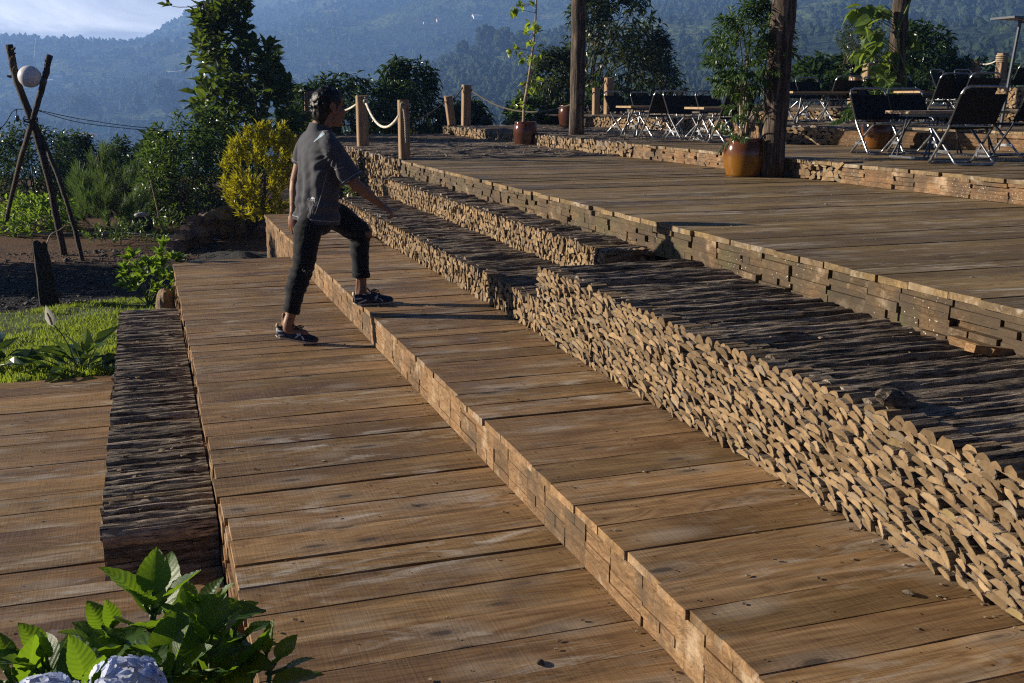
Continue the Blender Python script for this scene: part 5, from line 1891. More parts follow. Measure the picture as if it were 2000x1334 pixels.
hell((-.014, 0, .022), (.094, .074, .090))
hell((.040, 0, -.020), (.056, .060, .080))
hell((.058, 0, .040), (.038, .056, .045))
hell((.044, 0, -.082), (.046, .047, .034), .25)
hell((.082, 0, -.106), (.017, .020, .015))
hell((.02, 0, -.075), (.05, .054, .04), .3)
hell((.090, 0, .020), (.010, .042, .010))
mb.add(*tube([hp(.090, 0, .012), hp(.104, 0, -.012), hp(.115, 0, -.034)], (.008, .010, .012), 10))
hell((.113, 0, -.038), (.011, .012, .010)); hell((.102, .012, -.042), (.010, .008, .008)); hell((.102, -.012, -.042), (.010, .008, .008))
hell((.094, 0, -.064), (.013, .023, .007)); hell((.092, 0, -.078), (.013, .021, .0075))
for s in (-1, 1):
    hell((.066, s * .040, -.030), (.028, .020, .028))
    hell((-.004, s * .079, -.006), (.017, .009, .031), -.2)
    mb.add(*tube([hp(-.012 + .021 * math.cos(a), s * .086, .002 + .030 * math.sin(a)) for a in np.linspace(-1.2, 3.6, 12)], .0055, 6))
    hell((-.002, s * .080, -.034), (.008, .006, .010))
mb.add(*tube(smooth_path([hp(-.030, 0, -.035), hp(-.035, 0, -.10), neckb + (.005, 0, .03), neckb - (.02, 0, .06)], 4), (.054, .053, .0525, .052, .052, .053, .054, .055, .056, .058, .06, .062, .064), 16))
limb(mb, [neckb - (0, 0, .07), chest, chest * .5 + pel * .5, pel], (.05, .06, .05, .05), ry=(.09, .10, .07, .06))
for a, b, c in ((shR, elR, wrR), (shL, elL, wrL)):
    limb(mb, [a, a * .5 + b * .5, b], (.050, .046, .037))
    limb(mb, [b, b * .68 + c * .32, b * .2 + c * .8, c], (.036, .039, .028, .0255), ry=(.036, .037, .025, .022))
limb(mb, [hipR - (0, 0, .06), (hipR + kneR) / 2, kneR], (.055, .06, .05)); limb(mb, [kneR, kneR * .6 + ankR * .4, ankR * .85 + kneR * .15, ankR], (.045, .047, .033, .035))
limb(mb, [hipL - (0, 0, .06), (hipL + kneL) / 2, kneL], (.055, .06, .052)); limb(mb, [kneL, kneL * .6 + ankL * .4, ankL * .85 + kneL * .15, ankL], (.045, .047, .033, .035))
mb.add(*ell(kneL + (.040, -.012, -.005), (.036, .036, .042)))
for ak, df in ((ankR, np.array([.95, -.31, 0])), (ankL, np.array([.985, .17, 0]))):
    limb(mb, [ak, ak + (0, 0, -.05), ak + df * .1 + (0, 0, -.07)], (.035, .035, .03))
    mb.add(*tube([ak - df * .028 + (0, 0, .07), ak - df * .034 + (0, 0, .0), ak - df * .038 + (0, 0, -.05)], (.010, .011, .014), 8))


def hand(w, fdir, pdir, curl, spread=1., th=1):
    """palm and five bent fingers; fdir: wrist to knuckles, pdir: palm facing"""
    fdir = np.array(fdir, float); fdir /= np.linalg.norm(fdir)
    pdir = np.array(pdir, float); pdir -= fdir * pdir.dot(fdir); pdir /= np.linalg.norm(pdir)
    sd = np.cross(fdir, pdir) * th                # towards the thumb
    Rm = np.stack([fdir, sd, pdir], 1)
    mb.add(*ell(w + fdir * .045, (.052, .038, .0155), Rm))
    mb.add(*ell(w + fdir * .010, (.032, .027, .018), Rm))
    mb.add(*ell(w + fdir * .072, (.020, .038, .013), Rm))
    for i, (off, L_, r_) in enumerate(((.029, .070, .0088), (.010, .078, .0090), (-.010, .073, .0086), (-.028, .057, .0078))):
        p = w + fdir * (.082 - .004 * abs(i - 1.2)) + sd * off
        d = fdir + sd * off * 2.2 * spread
        pts = [w + fdir * .05 + sd * off * .9, p]
        a_ = 0.
        for seg in (.42, .33, .25):
            a_ += curl[i] * (.75 if seg > .4 else 1.1)
            dd = d * math.cos(a_) + pdir * math.sin(a_)
            p = p + dd / np.linalg.norm(dd) * L_ * seg
            pts.append(p)
        mb.add(*tube(pts, [r_ * 1.1, r_ * 1.05, r_, r_ * .92, r_ * .78], 10))
        mb.add(*ell(pts[-1], (r_ * .80,) * 3))
    p0 = w + fdir * .022 + sd * .024
    p1 = p0 + (sd * .75 + fdir * .6 + pdir * .35) * .032
    p2 = p1 + (fdir * .85 + sd * .35 + pdir * .45) * .032
    p3 = p2 + (fdir * .9 + sd * .05 + pdir * .5) * .024
    mb.add(*tube([p0, p1, p2, p3], (.0145, .0125, .0105, .0085), 10)); mb.add(*ell(p3, (.0088,) * 3))


hand(wrR, (.80, .05, -.50), (-.42, .35, -.72), (.62, .70, .75, .8), .4, 1)
hand(wrL, (-.06, -.05, -1.), (.45, .55, .05), (.20, .16, .22, .30), 1.2, 1)
body = remesh(mb, .0052, 4, .5)
person = finish(body, 'person', SKIN, None)
tag(person, 'young man in a charcoal t-shirt and black ripped jeans stepping up between decks', 'person')

# eyes and brows
for s in (-1, 1):
    m2 = MB(); m2.add(*ell(hp(.086, s * .031, .004), (.011, .012, .010), HR)); m2.build('eye', mat('dark eye', lambda g: pbsdf(g, (.05, .035, .03), .15)), person, True)
m2 = MB()
for s in (-1, 1):
    m2.add(*tube([hp(.098, s * .014, .024), hp(.097, s * .030, .029), hp(.084, s * .050, .023)], (.004, .0045, .003), 6))
m2.build('eyebrows', HAIRM, person)

# ---- hair: swept, wavy mass with locks
mb = MB()


def hell2(c, r, tilt=0.):
    ct, st = math.cos(tilt), math.sin(tilt)
    mb.add(*ell(hp(*c), r, HR @ np.array([[ct, 0, st], [0, 1, 0], [-st, 0, ct]])))


hell2((-.014, 0, .046), (.100, .084, .084))
hell2((-.050, 0, .006), (.066, .081, .080))
hell2((.030, 0, .083), (.066, .062, .042), .35)
hell2((-.060, 0, -.040), (.050, .070, .062)); hell2((-.058, 0, -.085), (.034, .052, .040))
for s in (-1, 1):
    hell2((-.030, s * .058, .020), (.055, .022, .055)); hell2((.022, s * .060, .045), (.040, .016, .032))
    mb.add(*tube([hp(.022, s * .072, .02), hp(.020, s * .074, -.008), hp(.020, s * .073, -.022)], (.010, .007, .003), 8))
q = np.random.default_rng(21)
for k in range(130):
    u = q.normal(size=3); u /= np.linalg.norm(u)
    if u[2] < (-.95 if u[0] < -.35 else -.3) or (u[0] > .45 and u[2] < .55):
        continue
    c0 = np.array([-.022, 0, .030]) + u * np.array([.094, .083, .100 if u[2] > 0 else .115])
    if u[0] > .2:
        c0[2] += .012
    tv = np.cross(u, q.normal(size=3)); tv /= np.linalg.norm(tv)
    tv = tv * .6 + np.array([-.6, 0, -.5]); L_ = q.uniform(.030, .060)
    pts = [c0 - tv * L_ * .5 - u * .012, c0 + u * q.uniform(.002, .008), c0 + tv * L_ * .5 + u * q.uniform(-.006, .006)]
    mb.add(*tube(smooth_path([hp(*p) for p in pts], 3), q.uniform(.0045, .0080), 7))
hair = remesh(mb, .0045, 14, .5)
finish(hair, 'hair', HAIRM, person)


# ---- t-shirt
def cut(me, co, no, keep_loop=True):
    """remove what lies beyond the plane and return the boundary points in order"""
    bm_ = bmesh.new(); bm_.from_mesh(me)
    r_ = bmesh.ops.bisect_plane(bm_, geom=bm_.verts[:] + bm_.edges[:] + bm_.faces[:], plane_co=co, plane_no=no, clear_outer=True)
    loop = np.array([v.co[:] for v in r_['geom_cut'] if isinstance(v, bmesh.types.BMVert)])
    bm_.to_mesh(me); bm_.free()
    return loop


def cut_local(me, co, no, center, radius):
    bm_ = bmesh.new(); bm_.from_mesh(me)
    vs = [v for v in bm_.verts if (v.co - Vector(center)).length < radius]
    S = set(vs)
    fs = [f for f in bm_.faces if all(v in S for v in f.verts)]
    es = list({e for f in fs for e in f.edges})
    r_ = bmesh.ops.bisect_plane(bm_, geom=vs + es + fs, plane_co=co, plane_no=no, clear_outer=True)
    loop = np.array([v.co[:] for v in r_['geom_cut'] if isinstance(v, bmesh.types.BMVert)])
    bm_.to_mesh(me); bm_.free()
    return loop


def order_loop(P, no):
    c = P.mean(0)
    no = np.array(no, float); no /= np.linalg.norm(no)
    a = np.cross(no, [.3, .5, .8]); a /= np.linalg.norm(a)
    b = np.cross(no, a)
    an = np.arctan2((P - c) @ b, (P - c) @ a)
    P = P[np.argsort(an)]
    # thin out
    out = [P[0]]
    for p in P[1:]:
        if np.linalg.norm(p - out[-1]) > .012:
            out.append(p)
    return np.array(out)


mb = MB()
sax = shR - shL; sax /= np.linalg.norm(sax)                  # shoulder axis
fwd = np.cross([0, 0, 1], sax); fwd /= np.linalg.norm(fwd)


def trunk_ring(z, cx, cy, rl, rf):
    n = 28
    a = np.arange(n) * 2 * math.pi / n
    c, s = np.cos(a), np.sin(a)
    e = 2 / 2.5
    c = np.sign(c) * np.abs(c) ** e
    s = np.sign(s) * np.abs(s) ** e
    return np.array([cx, cy, z]) + np.outer(c * rl, sax) + np.outer(s * rf, fwd)


rings = [trunk_ring(.66, 1.036, 7.0, .180, .130), trunk_ring(.74, 1.037, 7.0, .180, .129), trunk_ring(.85, 1.042, 7.0, .174, .124), trunk_ring(.95, 1.050, 7.0, .167, .116), trunk_ring(1.06, 1.064, 6.995, .174, .117), trunk_ring(1.15, 1.072, 6.99, .184, .119), trunk_ring(1.22, 1.074, 6.99, .188, .113), trunk_ring(1.28, 1.074, 6.99, .170, .100), trunk_ring(1.328, 1.076, 6.995, .118, .084), trunk_ring(1.362, 1.081, 7.0, .080, .072), trunk_ring(1.40, 1.088, 7.0, .066, .066)]
V = np.concatenate(rings)
n = 28
F = [[k * n + i, k * n + (i + 1) % n, (k + 1) * n + (i + 1) % n, (k + 1) * n + i] for k in range(len(rings) - 1) for i in range(n)]
F += [list(range(n))[::-1], [len(V) - n + i for i in range(n)]]
mb.add(V, F)
slR = elR + (elR - shR) * -.14
slL = shL * .48 + elL * .52
limb(mb, [neckb * .45 + shR * .55 + (0, 0, .008), shR + (0, 0, -.004), shR * .55 + elR * .45, slR + (elR - shR) * .2], (.058, .068, .072, .076), ry=(.058, .066, .064, .066))
limb(mb, [neckb * .45 + shL * .55 + (0, 0, .008), shL + (0, 0, -.004), shL * .55 + elL * .45, slL + (elL - shL) * .2], (.058, .066, .068, .070), ry=(.058, .066, .062, .064))
tee = remesh(mb, .0085, 7, .5)
co_ = coords(tee); no_ = normals(tee)
# folds: long soft drapes on the back, tension folds from the arm pit, bunching at the waist
d1 = np.sin((co_ @ (sax * 1.0)) * 62 + np.sin(co_[:, 2] * 11) * 1.6) * np.clip((1.28 - co_[:, 2]) / .25, 0, 1) * .0065
d2 = np.sin(co_[:, 2] * 75 + (co_ @ sax) * 26 + fbm(co_[:, 0] * 9, co_[:, 1] * 9, 2) * 6) * np.exp(-((co_[:, 2] - .86) / .10) ** 2) * .0080
ap = np.linalg.norm(co_ - (shR + (-.05, -.01, -.10)), axis=1)
d3 = np.sin(np.arctan2(co_[:, 2] - shR[2] + .02, co_[:, 0] - shR[0]) * 17) * np.exp(-(ap / .11) ** 2) * .007
d4 = (fbm(co_[:, 0] * 16 + 3, co_[:, 2] * 12 + co_[:, 1] * 9, 3) - .5) * .020
keep_ = np.clip((1.36 - co_[:, 2]) / .05, 0, 1)
co_ = co_ + no_ * ((d1 + d2 + d3 + d4) * keep_)[:, None]
tee.vertices.foreach_set('co', co_.ravel())
hem_no = np.array([-.10, .02, -1.]); hem_co = np.array([1.05, 7.0, .775])
lp_h = cut(tee, hem_co, hem_no)
lp_n = cut(tee, neckb + (.008, 0, .028), np.array([.34, .06, 1.]))
lp_r = cut_local(tee, slR, elR - shR, slR + (elR - shR) * .2, .145)
lp_l = cut_local(tee, slL, elL - shL, slL + (elL - shL) * .25, .125)
tee_o = finish(tee, 't_shirt', TEE, person)
so = tee_o.modifiers.new('thick', 'SOLIDIFY'); so.thickness = .003; so.offset = -1
bvh = BVHTree.FromPolygons([v.co[:] for v in tee.vertices], [p.vertices[:] for p in tee.polygons])


def band(name, loop, no, r_, m, parent, up=0., ry=None):
    if len(loop) < 8:
        return
    P = order_loop(loop, no)
    P = P - np.array(no) / np.linalg.norm(no) * up
    if up:
        Q = []
        for p in P:
            q_ = bvh.find_nearest(Vector(p))
            Q.append(np.array(q_[0]) if q_ and q_[0] is not None else p)
        P = np.array(Q)
    P = np.concatenate([P, P[:1]])
    mb_ = MB(); mb_.add(*tube(P, r_, 6, ry=ry)); mb_.build(name, m, parent, True)


band('hem_piping', lp_h, hem_no, .0032, TRIM, tee_o, .022)
band('hem_edge', lp_h, hem_no, .0035, TEE, tee_o)
band('collar', lp_n, (0, 0, 1.), .0065, TEE, tee_o, 0)
band('cuff_piping', lp_r, elR - shR, .0028, TRIM, tee_o, .016)
band('cuff_edge', lp_r, elR - shR, .0035, TEE, tee_o)
band('cuff_piping', lp_l, elL - shL, .0028, TRIM, tee_o, .016)
cpos = np.array([0, 0, CAM_H])


def on_cloth(tree, x, y, off=.0022):
    d = Vector(_ray(x, y)).normalized()
    h = tree.ray_cast(Vector(cpos), d)
    if h[0] is None:
        return None
    nn_ = h[1]
    if nn_.dot(d) > 0:
        nn_ = -nn_
    return np.array(h[0] + nn_ * off)


def cloth_line(name, tree, pts, r_, m, parent):
    P = [on_cloth(tree, *p, off=.001) for p in smooth_path([(a, b, 0) for a, b in pts], 5)[:, :2]]
    P = [p for p in P if p is not None]
    if len(P) > 2:
        mb_ = MB(); mb_.add(*tube(P, r_, 6)); return mb_.build(name, m, parent, True)


def cloth_patch(name, tree, poly, m, parent, sub=6, off=.0022):
    """quad strip between two surveyed edges laid on the cloth"""
    A, B = poly
    A = smooth_path([(a, b, 0) for a, b in A], sub)[:, :2]
    B = smooth_path([(a, b, 0) for a, b in B], sub)[:, :2]
    V, F = [], []
    for a, b in zip(A, B):
        for t_ in (0, .5, 1):
            p = on_cloth(tree, *(a * (1 - t_) + b * t_), off=off)
            V.append(p)
    for i in range(len(A) - 1):
        for j in range(2):
            f = [i * 3 + j, i * 3 + j + 1, i * 3 + j + 4, i * 3 + j + 3]
            if all(V[k] is not None for k in f):
                F.append(f)
    V = [v if v is not None else np.zeros(3) for v in V]
    if F:
        used = sorted({k for f in F for k in f}); mp = {k: i for i, k in enumerate(used)}
        mb_ = MB(); mb_.add([V[k] for k in used], [[mp[k] for k in f] for f in F]); return mb_.build(name, m, parent, True)


cloth_patch('shoulder_patch', bvh, ([(613, 277), (622, 267), (631, 256)], [(613.5, 278), (625, 270), (635, 262.5)]), REFL, tee_o)
cloth_line('side_seam', bvh, [(640, 336), (634, 355), (626, 385), (619, 408), (615, 418)], .0022, TRIM, tee_o)
cloth_patch('cuff_mark', bvh, ([(651, 331), (660, 328.5), (669, 326)], [(651, 333), (660, 330.5), (669, 328)]), TRIM, tee_o)
# printed cap emblem with the word ICON and fine lines of small print under it
fc = bpy.data.curves.new('txt', 'FONT'); fc.body = 'ICON'; fc.size = 1
fo = bpy.data.objects.new('txt', fc); COL.objects.link(fo)
fm = bpy.data.meshes.new_from_object(fo.evaluated_get(bpy.context.evaluated_depsgraph_get()))
tvs = [v.co.copy() for v in fm.vertices]
tfs = [list(p.vertices) for p in fm.polygons]
bpy.data.objects.remove(fo)
x1 = max(v.x for v in tvs)
pv = []
for v in tvs:
    u_ = v.x / x1
    pv.append(on_cloth(bvh, 600.0 + 15 * u_, 391.0 + 3.0 * u_ - v.y * 6.6, .0025))
if all(p is not None for p in pv):
    mb_ = MB(); mb_.add(pv, tfs); mb_.build('print', PRINT, tee_o)
cloth_patch('print_emblem', bvh, ([(607.5, 388), (609.5, 385.2), (612, 384.5), (615, 387)], [(607.6, 389.0), (610, 388.6), (613, 388.6), (615.5, 389.2)]), PRINT, tee_o)
for xa, ya, xb, yb in ((611.5, 396, 609, 406), (614.5, 397, 610, 405.5), (607, 397, 605.5, 402), (604, 402.5, 601.5, 409), (609, 407, 606, 419.5), (612.6, 399, 611, 402.5)):
    cloth_line('small_print', bvh, [(xa, ya), ((xa + xb) / 2, (ya + yb) / 2), (xb, yb)], .0016, TRIM, tee_o)

# ---- jeans
mb = MB()
mb.add(*ell((1.050, 7.0, .82), (.105, .135, .095)))
mb.add(*ell((1.045, 7.0, .775), (.112, .140, .10)))
cufR = ankR * .80 + kneR * .20
cufL = ankL * .80 + kneL * .20
limb(mb, [hipR + (.006, .01, -.06), hipR * .6 + kneR * .4 + (-.010, 0, 0), hipR * .25 + kneR * .75 + (-.006, 0, 0), kneR + (-.004, 0, 0)], (.092, .092, .080, .070), ry=(.088, .090, .078, .070))
limb(mb, [kneR + (-.002, 0, .01), kneR * .65 + ankR * .35 + (-.014, 0, 0), cufR * .6 + kneR * .4 + (-.01, 0, 0), cufR + (cufR - kneR) * .15], (.071, .070, .060, .050))
limb(mb, [hipL + (-.005, -.01, -.045), hipL * .62 + kneL * .38, hipL * .28 + kneL * .72, kneL], (.096, .096, .086, .072))
limb(mb, [kneL + (.0, 0, .0), kneL * .65 + ankL * .35 + (-.012, 0, 0), cufL * .6 + kneL * .4 + (-.006, 0, 0), cufL + (cufL - kneL) * .15], (.070, .065, .060, .056))
jn = remesh(mb, .009, 6, .5)
co_ = coords(jn); no_ = normals(jn)
dR = np.linalg.norm(co_ - (kneR + (-.03, 0, -.03)), axis=1)
dL = np.linalg.norm(co_ - (kneL + (-.05, 0, -.03)), axis=1)
kn = np.exp(-(dR / .13) ** 2) + np.exp(-(dL / .10) ** 2)
cu = np.exp(-(np.linalg.norm(co_ - cufR, axis=1) / .10) ** 2) + np.exp(-(np.linalg.norm(co_ - cufL, axis=1) / .09) ** 2)
hpz = np.exp(-((co_[:, 2] - .74) / .06) ** 2)
wob = fbm(co_[:, 0] * 11, co_[:, 2] * 14 + co_[:, 1] * 8, 3)
dd = np.sin(co_[:, 2] * 105 + co_[:, 0] * 40 + wob * 9) * (kn * .0065 + cu * .0030 + hpz * .003) + (wob - .5) * .012
co_ = co_ + no_ * dd[:, None]
jn.vertices.foreach_set('co', co_.ravel())
lpR = cut_local(jn, cufR, cufR - kneR, cufR + (cufR - kneR) * .15, .13)
lpL = cut_local(jn, cufL, cufL - kneL, cufL + (cufL - kneL) * .15, .13)
# ripped opening over the front knee
bm_ = bmesh.new(); bm_.from_mesh(jn)
rc = kneL + (.062, -.03, -.008)
bmesh.ops.delete(bm_, geom=[f for f in bm_.faces if ((f.calc_center_median() - Vector(rc)) * Vector((1, 1, 1.25)).length).length < .05 and f.normal.x > .1], context='FACES') if False else None
dl = [f for f in bm_.faces if (abs(f.calc_center_median().x - rc[0]) < .045 and abs(f.calc_center_median().y - rc[1]) < .055 and abs(f.calc_center_median().z - rc[2]) < .024)]
bmesh.ops.delete(bm_, geom=dl, context='FACES')
bm_.to_mesh(jn); bm_.free()
jn_o = finish(jn, 'jeans', DENIM, person)
so = jn_o.modifiers.new('thick', 'SOLIDIFY'); so.thickness = .004; so.offset = -1
jb = BVHTree.FromPolygons([v.co[:] for v in jn.vertices], [p.vertices[:] for p in jn.polygons])
for lp, no in ((lpR, cufR - kneR), (lpL, cufL - kneL)):
    no = no / np.linalg.norm(no)
    P = order_loop(lp, no)
    c = P.mean(0)
    mb_ = MB()
    rows_ = []
    for up, k in ((0, 1.03), (.001, 1.10), (.030, 1.11), (.034, 1.03)):
        rows_.append(c + (P - c) * k - no * up)
    rows_ = np.array(rows_)
    nn_ = len(P)
    Fq = [[a * nn_ + i, a * nn_ + (i + 1) % nn_, (a + 1) * nn_ + (i + 1) % nn_, (a + 1) * nn_ + i] for a in range(3) for i in range(nn_)]
    mb_.add(rows_.reshape(-1, 3), Fq); mb_.build('cuff', DENIM, jn_o, True)
# pocket seam, frayed threads, hanging flap
cloth_line('pocket_seam', jb, [(606, 440), (603, 452), (600, 466)], .0022, LACE, jn_o)
THREAD = mat('frayed threads', lambda g: pbsdf(g, (.20, .20, .21), .9))
mb_ = MB()
for k in range(14):
    x, y = rng.uniform(590, 606), rng.uniform(526, 536)
    p = on_cloth(jb, x, y, .003)
    if p is not None:
        e = p + np.array([rng.normal(.006, .012), -.012, rng.normal(-.006, .014)])
        mb_.add(*tube([p, (p + e) / 2 + (0, -.006, 0), e], .0012, 4))
if mb_.V:
    mb_.build('frayed_threads', THREAD, jn_o)
mb_ = MB()
b_ = kneL + (.058, -.02, -.03)
for k, (L_, w_, dr) in enumerate(((.085, .012, .05), (.060, .010, .02), (.10, .003, .085))):
    P = smooth_path([b_ + (0, 0, .004 * k), b_ + (L_ * .45, -.012, .002), b_ + (L_ * .8, -.02, -dr * .45), b_ + (L_, -.022, -dr)], 5)
    mb_.add(*tube(P, np.linspace(w_, w_ * .35, len(P)), 6, ry=np.linspace(.0022, .0015, len(P))))
mb_.build('torn_flap', DENIM, jn_o)


# ---- shoes
def shoe(toe, heading, zrise, side):
    """running shoe: sole, upper, stripes, laces, tongue, heel tab; toe: tip of the sole on the deck"""
    h = np.array([heading[0], heading[1], 0.]); h /= np.linalg.norm(h)
    tilt = math.atan2(zrise, .265)
    fx = np.array([h[0] * math.cos(tilt), h[1] * math.cos(tilt), -math.sin(tilt)])
    sy = np.array([h[1], -h[0], 0.])                       # towards the camera
    uz = np.cross(sy, fx)
    if uz[2] < 0:
        uz = -uz
    B = np.stack([fx, sy, uz], 1)
    org = np.array(toe) - fx * .272

    def W(p):
        return org + B @ np.asarray(p, float)
    xs = np.array([0, .012, .035, .07, .11, .15, .19, .225, .252, .268, .274])
    hw = np.array([.012, .026, .033, .034, .034, .039, .044, .043, .036, .022, .006])
    off = np.array([0, 0, 0, 0, .002, .003, .003, .001, -.002, -.005, -.006]) * side
    top = np.array([.066, .078, .080, .073, .074, .078, .062, .050, .046, .040, .030])
    tw = np.array([.55, .60, .66, .72, .70, .62, .55, .52, .5, .5, .5])
    sz = np.array([.020, .018, .016, .016, .015, .014, .014, .014, .015, .018, .022])
    ts = np.array([.012, .006, .002, .0, .0, .0, .0, .0, .003, .008, .014])
    mbS = MB()
    R_ = []
    for x, w_, o, a, b in zip(xs, hw, off, ts, sz):
        R_.append([W((x, o - w_ * 1.03, a)), W((x, o + w_ * 1.03, a)), W((x, o + w_ * 1.05, b)), W((x, o - w_ * 1.05, b))])
    R_ = np.array(R_).reshape(-1, 3)
    Fq = [[i * 4 + k, i * 4 + (k + 1) % 4, i * 4 + 4 + (k + 1) % 4, i * 4 + 4 + k] for i in range(len(xs) - 1) for k in range(4)] + [[0, 1, 2, 3], [len(R_) - 4 + k for k in (3, 2, 1, 0)]]
    mbS.add(R_, Fq)
    root = mbS.build('shoe', SOLE, person)
    mbU = MB()
    n = 16
    prof = []
    for x, w_, o, t_, f_, b in zip(xs, hw, off, top, tw, sz):
        for k in range(n):
            a = math.pi * k / (n - 1)
            c, s = math.cos(a), math.sin(a)
            yy = np.sign(c) * abs(c) ** .75 * w_ * (1 - (1 - f_) * s ** 1.6)
            zz = b - .002 + (t_ - b) * s ** .8
            prof.append(W((x, o + yy, zz)))
    Fq = [[i * n + k, i * n + k + 1, (i + 1) * n + k + 1, (i + 1) * n + k] for i in range(len(xs) - 1) for k in range(n - 1)]
    # leave the collar open above the ankle
    Fq = [f for f in Fq if not (3 * n <= f[0] + 2 * n and f[0] // n in (1, 2) and 5 <= f[0] % n <= 9)]
    mbU.add(np.array(prof), Fq)
    up = mbU.mesh('upper', SHOE, True)
    upo = link('upper', up, root)
    m_ = upo.modifiers.new('s', 'SUBSURF'); m_.levels = 1; m_.render_levels = 1
    s_ = upo.modifiers.new('t', 'SOLIDIFY'); s_.thickness = .003
    tb = BVHTree.FromPolygons([v.co[:] for v in up.vertices], [p.vertices[:] for p in up.polygons])

    def side_pt(x, z, o=.0028):
        st = W((x, .12, z))
        hh = tb.ray_cast(Vector(st), Vector(-sy))
        if hh[0] is None:
            return W((x, .045, z))
        return np.array(hh[0]) + sy * o

    def stripe(pts, w_):
        P = smooth_path([(a, 0, b) for a, b in pts], 5)
        V, Fz = [], []
        d = np.gradient(P, axis=0)
        for p, t_ in zip(P, d):
            nn_ = np.array([-t_[2], 0, t_[0]]); nn_ /= np.linalg.norm(nn_) + 1e-9
            for q_ in (-.5, .5):
                V.append(side_pt(p[0] + nn_[0] * w_ * q_, p[2] + nn_[2] * w_ * q_))
        Fz = [[2 * i, 2 * i + 1, 2 * i + 3, 2 * i + 2] for i in range(len(P) - 1)]
        mbT.add(V, Fz)
    mbT = MB()
    stripe([(.010, .050), (.06, .050), (.12, .050), (.165, .046), (.19, .022)], .009)
    stripe([(.020, .020), (.05, .030), (.10, .044), (.13, .056)], .008)
    stripe([(.090, .018), (.115, .040), (.130, .062)], .009)
    stripe([(.125, .018), (.145, .038), (.160, .062)], .009)
    mbT.build('stripe', STRIPE, root)
    mbL = MB()
    for x in (.115, .135, .155, .175):
        zt_ = float(np.interp(x, xs, top)) + .003
        mbL.add(*tube([W((x, -.02, zt_ - .006)), W((x + .008, 0, zt_ + .001)), W((x, .022, zt_ - .006))], .0028, 6))
    c = W((.118, .004, .088))
    for s_ in (-1, 1):
        mbL.add(*tube(smooth_path([c, c + fx * .03 + uz * .012 + sy * .015 * s_, c + fx * .05 + uz * .002 + sy * .026 * s_, c + fx * .02 - uz * .004 + sy * .012 * s_], 4), .003, 6))
    mbL.build('laces', LACE, root)
    mbG = MB(); mbG.add(*tube(smooth_path([W((.14, 0, .078)), W((.112, 0, .092)), W((.094, 0, .116))], 3), np.linspace(.020, .017, 7), 10, ry=.005)); mbG.build('tongue', SHOE, root)
    mbH = MB(); mbH.add(*ell(W((.002, 0, .078)), (.010, .018, .016), B)); mbH.build('heel_tab', SOLE, root, True)
    return root


shoe((.985, 6.815, .001), (.95, -.31), .045, 1)
shoe((1.532, 7.02, ZB + .003), (.985, .12), .0, -1)
# ------------------------------------------------------------------ pole tripod with globe lamp
CHARRED = mat('charred wood', lambda g: pbsdf(g, g.ramp(g.noise(g.scale(g.coord(), (40, 40, 6)), 1.5, 5), [(.35, (.008, .007, .006)), (.6, (.035, .024, .017)), (.8, (.11, .065, .035))]), .85, g.bump(g.noise(g.scale(g.coord(), (50, 50, 6)), 1.5, 5), 1., .02)))
BROWNPOLE = mat('dark brown pole', lambda g: pbsdf(g, g.mix(g.noise(g.scale(g.coord(), (20, 20, 4)), 1.6, 5), (.016, .011, .008), (.075, .050, .034)), .85, g.bump(g.noise(g.scale(g.coord(), (30, 30, 4)), 1.5, 5), .8, .015)))
t = thing('pole_tripod', 'three crossed rough poles carrying a globe lamp at the left edge', 'tripod', (-.95, 14.9, GZ))
o_ = np.array(t.location)


def spole(pts, r0, r1, parent, m=BROWNPOLE):
    P = smooth_path([np.asarray(p) - o_ for p in pts], 5)
    P = P + rng.normal(0, .003, P.shape)
    mb_ = MB(); mb_.add(*tube(P, np.linspace(r0, r1, len(P)) * (1 + rng.normal(0, .03, len(P))), 11, wob=.03)); return mb_.build('pole', m, parent, True)


f1 = on_z(127, 500, GZ); f1[2] -= .1
f2 = on_z(4, 449, GZ); f2[2] -= .1
f3 = on_z(165, 512, GZ); f3[2] -= .1
pA = spole([f1, on_y(95, 350, 14.95), on_y(62, 235, 14.92), on_y(35, 160, 14.95), on_y(17, 88, 15.0)], .044, .046, t)
pB = spole([f2, on_y(33, 340, 16.6), on_y(62, 240, 14.80), on_y(84, 165, 14.75), on_y(97, 108, 14.7)], .030, .038, t)
pC = spole([f3, on_y(132, 400, 14.6), on_y(95, 300, 14.85), on_y(66, 236, 15.02)], .030, .026, t)
mb = MB()
for x, y, dx, dy in ((24, 105, 7, -1), (23, 118, 5, 4), (26, 112, -6, 3), (22, 150, -9, -2), (84, 142, 12, 3), (24, 98, 6, -5), (30, 132, -6, 5)):
    a_ = on_y(x, y, 14.9) - o_; b_ = on_y(x + dx, y + dy, 14.88) - o_
    mb.add(*tube([a_, b_], (.022, .008), 6))
mb.build('branch_stubs', BROWNPOLE, pA)
mb = MB()
c_ = on_y(60, 236, 14.86) - o_
for k in range(4):
    mb.add(*tube([c_ + (.085 * math.cos(a), .12 * math.sin(a), .02 * k - .03 + .02 * math.sin(a * 2 + k)) for a in np.linspace(0, 6.3, 16)], .006, 5))
mb.build('lashing', LACE, t)
t2 = thing('globe_lamp', 'white plastic globe lamp hung in the crotch of the crossed poles', 'lamp', tuple(on_y(58, 149.5, 14.72)))
mb = MB(); mb.add(*ell((0, 0, 0), (.138, .138, .132), None, 40, 24)); mb.build('globe', mat('white globe plastic', lambda g: pbsdf(g, (.72, .72, .76), .30, None, 0, .5, {'Subsurface Weight': .2, 'Subsurface Radius': (.03, .03, .03)})), t2, True)
mb = MB(); mb.add(*tube([(.12, 0, -.05), (.155, 0, -.065), (.17, .01, -.07)], (.05, .055, .04), 12)); mb.build('bracket', DKSTEEL, t2)
